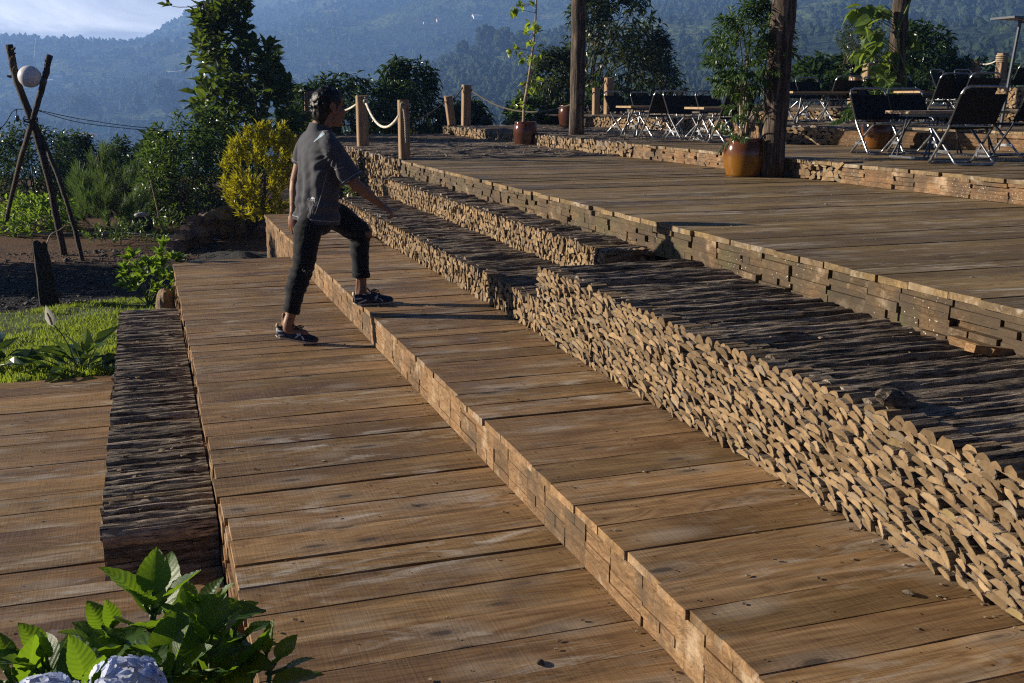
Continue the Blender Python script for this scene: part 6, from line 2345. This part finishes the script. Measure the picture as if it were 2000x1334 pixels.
cb = smooth_path([(.16, .0, -.08), (.12, .05, -.22), (.03, .06, -.36), (.0, .08, -.5)], 5)
mb = MB(); mb.add(*tube(cb, .007, 6)); mb.build('cable', LACE, t2)


def wire(pts, r, label, group='garden light cables'):
    mb_ = MB(); mb_.add(*tube(smooth_path(pts, 10), r, 6)); return tag(mb_.build('light_cable', LACE, smooth=True), label, 'cable', group)


wire([on_y(-60, 268, 14.6), on_y(0, 251, 14.7), on_y(26, 217, 14.8), on_y(46, 213, 14.85)], .006, 'dark cable dropping left from the crossed poles')
wire([on_y(70, 214, 14.85), on_y(150, 231, 15.8), on_y(250, 246, 16.8), on_y(350, 254, 17.6), on_y(470, 261, 18.4), on_y(600, 263, 19.3)], .005, 'upper dark cable running right from the crossed poles to the posts')
wire([on_y(70, 215, 14.88), on_y(150, 238, 15.8), on_y(250, 251, 16.8), on_y(350, 258, 17.6), on_y(470, 264, 18.4), on_y(600, 265, 19.3)], .005, 'lower dark cable running right from the crossed poles to the posts')
t2 = thing('hanging_bulb', 'small dark hanging bulb socket left of the crossed poles', 'bulb', tuple(on_y(32, 214, 14.82)))
mb = MB(); mb.add(*tube([(0, 0, 0), (0, 0, -.075)], .005, 6)); mb.build('cord', LACE, t2)
mb = MB(); V, F = lathe([(.006, -.07), (.02, -.075), (.024, -.09), (.024, -.125), (.014, -.145), (.002, -.15)], 14); mb.add(V, F); mb.build('socket', DKSTEEL, t2, True)

# charred stump on the lawn edge
p = on_z(96, 600, GZ); o_ = p
mb = MB()
n = 16; nz = 12
V = []
for k in range(nz + 1):
    f = k / nz
    for i in range(n):
        a = 2 * math.pi * i / n
        r_ = (.085 - .022 * f + .05 * max(0, .12 - f)) * (1 + .16 * math.sin(a * 5 + 1.3) + rng.normal(0, .05))
        top = .60 + .12 * vnoise(i * .9, 3.3) - .02 * abs(math.sin(i))
        V.append([math.cos(a) * r_ - .035 * f, math.sin(a) * r_, -.05 + f * (top + .05)])
F = [[k * n + i, k * n + (i + 1) % n, (k + 1) * n + (i + 1) % n, (k + 1) * n + i] for k in range(nz) for i in range(n)]
V.append([-.03, 0, .50]); F += [[nz * n + i, nz * n + (i + 1) % n, len(V) - 1] for i in range(n)]
mb.add(V, F)
for k in range(9):
    a = rng.uniform(0, 6.28)
    mb.add(*tube([(math.cos(a) * .062 - .03, math.sin(a) * .062, .46), (math.cos(a) * .06 - .035, math.sin(a) * .06, rng.uniform(.6, .72))], (.012, .003), 5))
o = mb.build('charred_stump', CHARRED); o.location = p; tag(o, 'charred upright stump standing at the edge of the lawn', 'stump')
mb = MB(); mb.add(*tube(smooth_path([(.03, 0, .62), (.08, -.02, .72), (.16, 0, .76), (.22, .03, .80)], 4), .006, 5)); mb.build('wire_loop', PALESTEM, o)

# white pipe edging behind the bed
mb = MB(); mb.add(*tube([on_z(40, 462, GZ) + (0, 0, .04), on_z(250, 462, GZ) + (0, 0, .05), on_z(430, 474, GZ) + (0, 0, .04)], .014, 8))
tag(mb.build('garden_pipe', mat('grey pipe', lambda g: pbsdf(g, (.30, .30, .29), .6))), 'thin grey pipe lying along the back of the garden bed', 'pipe')
# pale bags and a leaning stick under the bush
def crumpled(loc, sc3, m, label, seed):
    q = np.random.default_rng(seed)
    V, F = ell((0, 0, 0), (1, 1, 1), None, 18, 12)
    V = V * (1 + .22 * (fbm(V[:, 0] * 2 + seed, V[:, 1] * 2 + V[:, 2] * 2.3, 3) - .5)[:, None] * 2) * np.array(sc3)
    V[:, 2] = np.maximum(V[:, 2], -sc3[2] * .6)
    mb_ = MB(); mb_.add(V, F); o = mb_.build('plastic_bag', m, smooth=True); o.location = loc
    return tag(o, label, 'bag')
crumpled(on_z(278, 455, GZ) + (0, 0, .14), (.17, .14, .17), mat('dark blue plastic', lambda g: pbsdf(g, (.012, .016, .03), .4)), 'dark plastic bag lying under the garden bush', 3)
crumpled(on_y(276, 420, 16.3), (.10, .06, .04), mat('pale plastic', lambda g: pbsdf(g, (.30, .31, .33), .4)), 'pale plastic bag on top of the dark bag', 5)
mb = MB(); mb.add(*tube([on_y(311, 425, 16.4), on_y(303, 390, 16.35), on_y(294, 352, 16.3)], (.016, .010, .008), 7)); tag(mb.build('dry_stick', PALESTEM), 'pale dry stick leaning out of the garden bush', 'stick')

# rock wedged against the far corner of deck A
V, F = ell((0, 0, 0), (1, 1, 1), None, 14, 10)
V = V * (1 + .5 * (fbm(V[:, 0] * 1.5 + 4, V[:, 1] * 1.5 + V[:, 2] * 1.7, 3) - .5)[:, None]) * np.array((.09, .14, .17))
mb = MB(); mb.add(V, F); o = mb.build('stone', mat('tan stone', lambda g: pbsdf(g, g.mix(g.noise(g.coord(), 14, 5), (.10, .062, .034), (.24, .165, .10)), .85, g.bump(g.noise(g.coord(), 25, 5), .8, .03)))); o.location = (.10, 10.2, GZ + .15)
tag(o, 'tan stone wedged beside the far end of the low log platform', 'stone')

# ------------------------------------------------------------------ garden woodpile: every log its own object
WB = mat('grey woodpile bark', lambda g: pbsdf(g, g.mix(g.noise(g.scale(g.coord(), (6, 30, 30)), 1.5, 5), (.05, .035, .025), (.26, .20, .155)), .85, g.bump(g.noise(g.scale(g.coord(), (6, 30, 30)), 1.5, 5), .6, .01)))
logm = []
for k in range(5):
    p = half_log(.17 * rng.uniform(.85, 1.2), .085 * rng.uniform(.85, 1.3), 0)
    L_ = .34
    c = len(p)
    V = []
    for e, y in enumerate((-L_ / 2, -L_ / 6, L_ / 6, L_ / 2)):
        for u, v in p:
            V.append([u * (1 + rng.normal(0, .03)), y, v + .035 + rng.normal(0, .003)])
    F = [[e * c + i, e * c + (i + 1) % c, (e + 1) * c + (i + 1) % c, (e + 1) * c + i] for e in range(3) for i in range(c)]
    mb = MB(); mb.add(V, F + [list(range(c))[::-1], [3 * c + i for i in range(c)]]); logm.append(mb.mesh('split_log', WB))
A_, B_ = np.array([.20, 14.75]), np.array([1.45, 17.3])
dirn = (B_ - A_) / np.linalg.norm(B_ - A_)
perp = np.array([dirn[1], -dirn[0]])
cnt = 0
for row in range(5):
    z = GZ + row * .082
    s0 = .03 + row * .42
    s = s0 * .55
    Lp = np.linalg.norm(B_ - A_)
    while s < Lp - row * .05:
        pp = A_ + dirn * s + perp * rng.normal(0, .06)
        o = link('split_log', logm[rng.integers(5)])
        o.location = (pp[0], pp[1], z + rng.normal(0, .014))
        o.rotation_euler = (rng.normal(0, .08), rng.normal(0, .22), -.42 + rng.normal(0, .15))
        o.scale = (rng.uniform(.8, 1.15), rng.uniform(.75, 1.1), rng.uniform(.8, 1.25))
        tag(o, 'grey split log stacked in the garden woodpile left of the raised deck', 'log', 'logs of the garden woodpile')
        s += rng.uniform(.17, .25)
        cnt += 1

# gravel heap by the raised deck
gx, gy = np.meshgrid(np.linspace(-1, 1, 40), np.linspace(-1, 1, 40), indexing='ij')
rr = np.hypot(gx, gy)
GZh = np.clip(1 - rr, 0, 1) ** .9 * .20 + (fbm(gx * 4, gy * 4, 4) - .5) * .09 * (rr < 1)
mb = MB(); mb.add(np.stack([gx * .75 + 1.05, gy * 1.6 + 13.4, GZ - .03 + GZh + (fbm(gx * 30, gy * 30, 2) - .5) * .035], -1).reshape(-1, 3), grid_faces(40, 40)[:, ::-1])
GRAV = mat('dark gravel heap', lambda g: pbsdf(g, g.mix(g.rng(g.vor(g.coord(), 70.), .1, .5), g.mix(g.noise(g.coord(), 50, 2), (.02, .02, .022), (.15, .135, .125)), (.01, .01, .011)), .9, g.bump(g.vor(g.coord(), 70.), 1., -.02)))
tag(mb.build('gravel_heap', GRAV, smooth=True), 'low heap of dark gravel against the raised deck', 'gravel heap')
# loose stones on the gravel and soil
mb = MB()
N = 2600
xs = rng.uniform(-2.6, 1.2, N); ys = rng.uniform(11.3, 15.5, N)
tv, tf = blob(31, 5, 3)
sz = rng.uniform(.006, .02, N) * np.where(rng.random(N) < .03, 2.6, 1)
z0 = np.zeros(N); an = rng.uniform(0, 6.28, N)
rot = np.stack([np.stack([np.cos(an), -np.sin(an), z0], -1), np.stack([np.sin(an), np.cos(an), z0], -1), np.stack([z0, z0, z0 + 1], -1)], 1)
scatter_mesh(mb, tv * (1.2, .9, .6), tf, np.stack([xs, ys, ground_h(xs, ys) + sz * .2], 1), rot, sz)
tag(mb.build('gravel', mat('loose stones', lambda g: pbsdf(g, g.mix(g.n('ShaderNodeSeparateXYZ', {0: g.attr().outputs['Vector']}).outputs[0], (.025, .024, .026), (.17, .15, .135)), .85))), 'loose dark gravel and stones behind the lawn', 'gravel', kind='stuff')

# ------------------------------------------------------------------ foreground hydrangea with serrated leaves
def hyd_leaf(seed):
    q = np.random.default_rng(seed)
    nu, nv = 9, 26
    V, A_ = [], []
    fold, droop, tw = q.uniform(.05, .22), q.uniform(-.02, .34), q.normal(0, .12)
    for j in range(nv):
        v = j / (nv - 1)
        wd_ = .385 * (math.sin(math.pi * min(1, v * .98 + .015) ** .78) ** .85) * (1 - .25 * v) + .004
        for i in range(nu):
            u = (i / (nu - 1) - .5) * 2
            ser = 1 + (.07 * ((v * 13) % 1 - .5) if abs(u) == 1 else 0)
            x = u * wd_ * ser
            z = abs(u) ** 1.2 * wd_ * fold * 2.2 - droop * v * v + .012 * math.sin(v * 40 - abs(u) * 9) * abs(u) + tw * u * wd_ * v
            V.append([x, v, z + .02 * math.sin(v * 7 + seed) * abs(u)])
            A_.append([(u + 1) / 2, v, q.random() * 0 + .5])
    return np.array(V), grid_faces(nv, nu), np.array(A_)


HYD = [hyd_leaf(k) for k in range(6)]


def add_hyd(mb, pos, d, roll, size, tone):
    V, F, A_ = HYD[rng.integers(6)]
    rot = basis(np.array([d], float), roll=np.array([roll]))[0]
    W = (V * size) @ rot.T + np.array(pos)
    a = A_.copy(); a[:, 2] = tone
    mb.add(W, F, 0, a)


t = thing('hydrangea_plant', 'large-leaved hydrangea with pale blue flower heads in the near left corner', 'hydrangea', (-.05, 1.75, GZ))
o_ = np.array(t.location)
mb = MB(); ms = MB()
heads = [((296, 1206), 2.02, 1.08, (.06, -.02, 1)), ((220, 1265), 2.06, .72, (-.35, 0, .9)), ((405, 1285), 1.98, .95, (.35, -.1, .9)), ((95, 1320), 1.94, .85, (-.45, -.1, .85)), ((455, 1262), 2.12, .62, (.55, .1, .8)), ((330, 1330), 1.92, .9, (.1, -.3, .8)), ((170, 1370), 1.86, .9, (-.2, -.3, .8)), ((380, 1222), 2.12, .85, (.3, .2, .9)), ((30, 1345), 1.95, .8, (-.6, 0, .8)), ((515, 1322), 2.0, .8, (.6, 0, .7))]
for (hx, hy), dist, sc_, ax in heads:
    d = _ray(hx, hy); c = _c + d / np.linalg.norm(d) * dist - o_
    ax = np.array(ax, float); ax /= np.linalg.norm(ax)
    ms.add(*tube(smooth_path([(rng.normal(0, .06), rng.normal(0, .05), 0), c * (.5, .6, .4), c * (.9, .95, .8) - ax * .02, c + ax * .02], 4), (.007, .007, .007, .007, .0065, .0065, .006, .006, .0058, .0055, .005, .0045, .004), 8))
    az0 = rng.uniform(0, 6.28)
    for lvl in range(4):
        for k in range(2 if lvl else 4):
            a_ = az0 + lvl * 1.25 + k * math.pi / (1 if lvl else 2) + rng.normal(0, .15)
            el = (1.05, .72, .35, .0)[lvl] + rng.normal(0, .12)
            s_ = (.074, .120, .152, .155)[lvl] * sc_ * rng.uniform(.9, 1.12)
            B = basis(ax[None])[0]
            out = B[:, 0] * math.cos(a_) + B[:, 2] * math.sin(a_)
            dl = ax * math.sin(el) + out * math.cos(el)
            base = c + ax * (.02 - .038 * lvl) + out * .012
            ms.add(*tube([base - dl * .012, base + dl * .02], (.0035, .0025), 6))
            add_hyd(mb, base + dl * .015, dl, rng.normal(0, .28), s_, rng.random())
mb.build('leaves', L_HYD, t, True); ms.build('stems', GREENSTEM, t, True)
PETAL = mat('pale blue petals', lambda g: g.n('ShaderNodeMixShader', {0: .35, 1: pbsdf(g, g.mix(g.n('ShaderNodeSeparateXYZ', {0: g.attr().outputs['Vector']}).outputs[0], (.46, .54, .80), (.78, .80, .86)), .55), 2: g.n('ShaderNodeBsdfTranslucent', {0: c4((.5, .58, .85))}).outputs[0]}).outputs[0])
for (hx, hy, dist, rad) in ((244, 1348, 1.76, .054), (86, 1376, 1.78, .050)):
    d = _ray(hx, hy); c = _c + d / np.linalg.norm(d) * dist - o_
    mbf = MB()
    pt = np.array([[0, 0, 0], [-.42, .35, .06], [-.5, .75, .1], [0, 1, .06], [.5, .75, .1], [.42, .35, .06]])
    for k in range(130):
        u = rng.normal(size=3); u /= np.linalg.norm(u)
        if u[2] < -.35:
            continue
        q_ = c + u * rad * rng.uniform(.86, 1.08) * (1, 1, .8)
        B = basis((u + rng.normal(0, .25, 3))[None])[0]
        rv = rng.random(3)
        for i in range(4):
            a_ = i * math.pi / 2 + rv[0]
            dd = B[:, 0] * math.cos(a_) + B[:, 2] * math.sin(a_)
            Bb = np.stack([np.cross(dd, B[:, 1]), dd, B[:, 1]], 1)
            mbf.add((pt * .0125) @ Bb.T + q_, [[0, 1, 2, 3], [0, 3, 4, 5]], 0, rv)
    mbf.build('flower_head', PETAL, t)

# ------------------------------------------------------------------ debris: chips, twigs, leaves fallen on decks and bark
def chips(n, x0, x1, y0, y1, z, mb, s=(.006, .02)):
    xs, ys = rng.uniform(x0, x1, n), rng.uniform(y0, y1, n)
    d = rdir(n) * (1, 1, .12)
    tv = np.array([[-.4, 0, 0], [.4, 0, .05], [.3, 1, .1], [-.3, 1, 0], [-.4, 0, .2], [.4, 0, .25], [.3, 1, .3], [-.3, 1, .2]], float)
    scatter_mesh(mb, tv, BOXF, np.stack([xs, ys, np.full(n, z)], 1), basis(d), rng.uniform(*s, n))


CHIP = mat('wood chips', lambda g: pbsdf(g, g.mix(g.n('ShaderNodeSeparateXYZ', {0: g.attr().outputs['Vector']}).outputs[0], (.05, .034, .022), (.30, .23, .16)), .8))
mb = MB()
chips(160, XA0 + .03, XA1 - .02, 1.8, 10.7, .004, mb, (.004, .014)); chips(130, XA1 + .03, XT - .02, 1.8, 12.8, ZB + .004, mb, (.004, .014))
chips(60, XT + .05, XE - .03, 1.9, 5.7, ZT1 - .004, mb, (.004, .018)); chips(60, XT + .05, XS - .03, 5.8, 12.5, ZS1 - .004, mb, (.006, .022)); chips(50, XS + .05, XE - .02, 6.3, 12.9, ZT1 - .004, mb, (.006, .022))
chips(60, -.25, XA0 - .03, 4.5, 9.1, ZL + .004, mb, (.008, .03)); chips(150, XE + .1, XF - .1, 2.4, 13.2, ZE + .005, mb, (.004, .015)); chips(260, XE + .1, XF - .1, 13.4, 20, ZE + .01, mb, (.01, .045)); chips(200, XF + .1, 9, 13, 20, ZF + .01, mb, (.01, .045))
chips(60, -1.4, -.4, 2.7, 7.9, ZC + .004, mb, (.004, .014))
chips(160, XT - .06, XT + .0, 1.9, 12.3, ZB + .004, mb, (.004, .014)); chips(80, XA1 - .05, XA1 - .01, 1.8, 10.6, .004, mb, (.004, .012))
tag(mb.build('debris', CHIP), 'wood chips and crumbs scattered over the decks and bark', 'debris', kind='stuff')
for x, y, z, rz, lab in ((1905, 676, ZT1 + .02, .4, 'sawn offcut poking out under the mossy deck edge'), (1938, 684, ZT1 + .012, 1.3, 'flat offcut slab lying under the mossy deck edge'), (1268, 291, ZF + .03, .1, 'pale board end lying on the bark under the left tables')):
    p = on_z(x, y, z)
    mb = MB(); V = boxv(-.035, .035, -.09, .09, -.016, .016) * (1 + rng.normal(0, .05, (8, 3))); mb.add(V, BOXF, 0, (.8, .5, .5)); o = mb.build('wood_offcut', RISER); o.location = p; o.rotation_euler = (.12, .1, rz); tag(o, lab, 'offcut')
# dry curled leaf on the step deck and dead bark scrap on the bench
for x, y, z, lab, s_ in ((1055, 1293, .006, 'dark bark scrap in the gap near the step', .020), (1775, 1158, ZB + .006, 'small dark bark scrap on the raised deck near the log wall', .025), (1750, 778, ZT1 + .03, 'upturned bark slab casting a shadow on the wide bark bench', .09), (213, 874, ZC + .01, 'dark dead leaf at the edge of the lowest deck', .03)):
    p = on_z(x, y, z)
    mb = MB(); V, F = ell((0, 0, 0), (s_, s_ * .5, s_ * .3), None, 12, 8); V = V * (1 + .5 * (fbm(V[:, 0] * 40, V[:, 1] * 60, 3) - .5)[:, None]); mb.add(V, F); o = mb.build('bark_scrap', BARK); o.location = p; o.rotation_euler = (.3, .2, rng.uniform(0, 3)); tag(o, lab, 'bark scrap')

# ------------------------------------------------------------------ things far off in the valley
def on_slope(x, y):
    """where the sight line meets the hillside"""
    d = _ray(x, y); d = d / np.linalg.norm(d)
    ts = np.exp(np.linspace(math.log(60), math.log(2480), 900))
    P = _c + d * ts[:, None]
    hh = ground_h(P[:, 0], P[:, 1])
    i = np.argmax(P[:, 2] < hh + .3)
    if not (P[i, 2] < hh[i] + .3):
        i = 700
    return np.array([P[i, 0], P[i, 1], hh[i]]), ts[i]


FARWIN = mat('far window', lambda g: pbsdf(g, (.03, .035, .04), .3))


def house(x, y, wpx, hpx, roofc, wallc, label, rz=0., nm='farm_house'):
    p, dist = on_slope(x, y)
    k = dist / FPX
    w_, h_ = wpx * k, hpx * k
    t = thing(nm, label, 'house', tuple(p), rz, 'houses far off in the valley')
    mb = MB(); mb.add(boxv(-w_ / 2, w_ / 2, -w_ * .35, w_ * .35, -2, h_ * .6), BOXF); mb.build('wall', mat('far wall', lambda g: pbsdf(g, wallc, .8)), t)
    mb = MB()
    o = w_ * .08
    V = [[-w_ / 2 - o, -w_ * .35 - o, h_ * .6], [w_ / 2 + o, -w_ * .35 - o, h_ * .6], [w_ / 2 + o, w_ * .35 + o, h_ * .6], [-w_ / 2 - o, w_ * .35 + o, h_ * .6], [-w_ / 2 - o, 0, h_], [w_ / 2 + o, 0, h_]]
    mb.add(V, [[0, 1, 5, 4], [2, 3, 4, 5], [0, 4, 3], [1, 2, 5], [3, 2, 1, 0]]); mb.build('roof', mat('far roof', lambda g: pbsdf(g, roofc, .7)), t)
    for q in (-.28, .02, .3):
        mb = MB(); mb.add(boxv(w_ * q - w_ * .06, w_ * q + w_ * .06, -w_ * .35 - .06, -w_ * .35, h_ * .15, h_ * .42), BOXF)
        mb.build('window', FARWIN, t)
    return t


for a in ((163, 278, 42, 16, (.30, .16, .13), (.30, .26, .24), 'reddish-roofed house in the valley left of the golden shrub'),
          (196, 272, 26, 22, (.12, .34, .28), (.75, .75, .74), 'white house with a green gable roof in the valley'),
          (214, 280, 14, 12, (.5, .5, .5), (.8, .8, .8), 'tiny white hut beside the green-roofed house'),
          (113, 157, 14, 9, (.75, .70, .66), (.85, .80, .74), 'small pale house on the slope right of the globe lamp'),
          (98, 160, 10, 4, (.8, .8, .8), (.7, .7, .7), 'tiny pale shed left of the pale slope house'),
          (932, 40, 16, 8, (.7, .7, .7), (.85, .85, .85), 'tiny white house high on the blue mountainside'),
          (858, 46, 10, 5, (.45, .28, .24), (.7, .66, .6), 'tiny reddish house high on the blue mountainside'),
          (830, 47, 6, 4, (.8, .8, .8), (.8, .8, .8), 'speck of a white house left of the reddish mountain house'),
          (954, 174, 10, 4, (.8, .8, .8), (.7, .7, .7), 'tiny white shelter in the terraced coffee field')):
    house(*a)


def power_pole(x, yb, yt, label, m):
    p, dist = on_slope(x, yb)
    h = (yb - yt) * dist / FPX
    t = thing('power_pole', label, 'power pole', tuple(p), group='power poles across the valley')
    mb = MB(); mb.add(*tube([(0, 0, -1), (0, 0, h)], (h * .018, h * .012), 6)); mb.build('shaft', m, t)
    mb = MB(); mb.add(boxv(-h * .09, h * .09, -h * .01, h * .01, h * .93, h * .955), BOXF); mb.build('crossarm', m, t)
    return p + np.array([0, 0, h * .94])


CONC = mat('pale concrete', lambda g: pbsdf(g, (.62, .62, .60), .8))
tops = []
for x, yb, yt, lab in ((277, 167, 142, 'faint power pole, leftmost of the row on the slope'), (325, 166, 142, 'faint power pole, middle of the row on the slope'), (376, 172, 134, 'faint power pole beside the tall glossy tree'), (214, 278, 220, 'white power pole by the valley houses'), (382, 230, 180, 'white power pole just left of the tall glossy tree'), (560, 95, 70, 'faint power pole on the mountain road'), (582, 92, 66, 'second faint power pole on the mountain road'), (953, 174, 158, 'thin white power pole in the terraced field')):
    tops.append(power_pole(x, yb, yt, lab, CONC))
mb = MB()
for a_, b_ in ((0, 1), (1, 2)):
    t_ = np.linspace(0, 1, 9)[:, None]
    P = tops[a_] * (1 - t_) + tops[b_] * t_; P[:, 2] -= 4 * t_[:, 0] * (1 - t_[:, 0]) * 2.2
    mb.add(*tube(P, .22, 4))
tag(mb.build('power_line', CONC), 'pale power line strung between the three slope poles', 'power line')
p, dist = on_slope(77, 152)
h = 66 * dist / FPX
t = thing('lattice_pylon', 'grey lattice pylon on the far ridge beside the globe lamp', 'pylon', tuple(p))
mb = MB()
b_ = h * .13
for sx, sy in ((-1, -1), (1, -1), (1, 1), (-1, 1)):
    mb.add(*tube([(sx * b_, sy * b_, -2), (sx * b_ * .25, sy * b_ * .25, h * .75), (0, 0, h)], h * .006, 4))
for k in range(9):
    f0, f1_ = k / 9, (k + 1) / 9
    for sx, sy, tx, ty in ((-1, -1, 1, -1), (1, -1, 1, 1), (1, 1, -1, 1), (-1, 1, -1, -1)):
        w0, w1 = b_ * (1 - .85 * f0), b_ * (1 - .85 * f1_)
        mb.add(*tube([(sx * w0, sy * w0, h * .9 * f0), (tx * w1, ty * w1, h * .9 * f1_)], h * .004, 3))
mb.build('tower', DKSTEEL, t)
mb = MB()
for z in (.70, .82, .93):
    mb.add(*tube([(-h * .16, 0, h * z), (h * .16, 0, h * z)], h * .006, 4))
mb.build('crossarm', DKSTEEL, t)

# single trees that stand out in the valley
def far_tree(x, yb, hpx, wpx, label, kind=0):
    p, dist = on_slope(x, yb)
    k = dist / FPX
    h, w_ = hpx * k, wpx * k
    t = thing('valley_tree', label, 'tree', tuple(p), group='single trees standing out in the valley')
    mb = MB()
    for q in range(70):
        f = rng.random()
        rr_ = w_ * .5 * ((1 - f) ** .8 if kind else math.sqrt(max(.05, 1 - (2 * f - 1) ** 2)))
        a = rng.uniform(0, 6.28); r2 = rr_ * rng.uniform(.3, 1)
        tv, tf = blob(rng.integers(100), 6, 4)
        s = w_ * rng.uniform(.10, .18)
        mb.add(tv * s + np.array([math.cos(a) * r2, math.sin(a) * r2, h * (.22 + .74 * f)]), tf, 0, rng.random(3))
    mb.build('crown', CANOPY, t)
    mb = MB(); mb.add(*tube([(0, 0, -2), (0, 0, h * .5)], (w_ * .04, w_ * .025), 6)); mb.build('trunk', STEM, t)


for a in ((272, 232, 46, 30, 'dark pointed tree in the valley, left of a rounder one', 1), (328, 232, 66, 52, 'broad dark tree in the valley beside the tall glossy tree', 0), (362, 215, 50, 36, 'brownish tree in the valley just left of the tall glossy tree', 0), (55, 150, 36, 24, 'round dark tree on the slope behind the globe lamp', 0), (165, 235, 40, 44, 'wide dark tree clump above the valley houses', 0), (190, 92, 14, 12, 'small tree standing up on the skyline ridge', 0), (950, 108, 54, 40, 'tall dark tree on the middle ridge, left one', 0), (985, 112, 52, 44, 'tall dark tree on the middle ridge, central one', 0), (1015, 116, 50, 38, 'tall dark tree on the middle ridge, right one', 0), (905, 120, 36, 26, 'smaller dark tree on the middle ridge at the left', 0)):
    far_tree(*a)
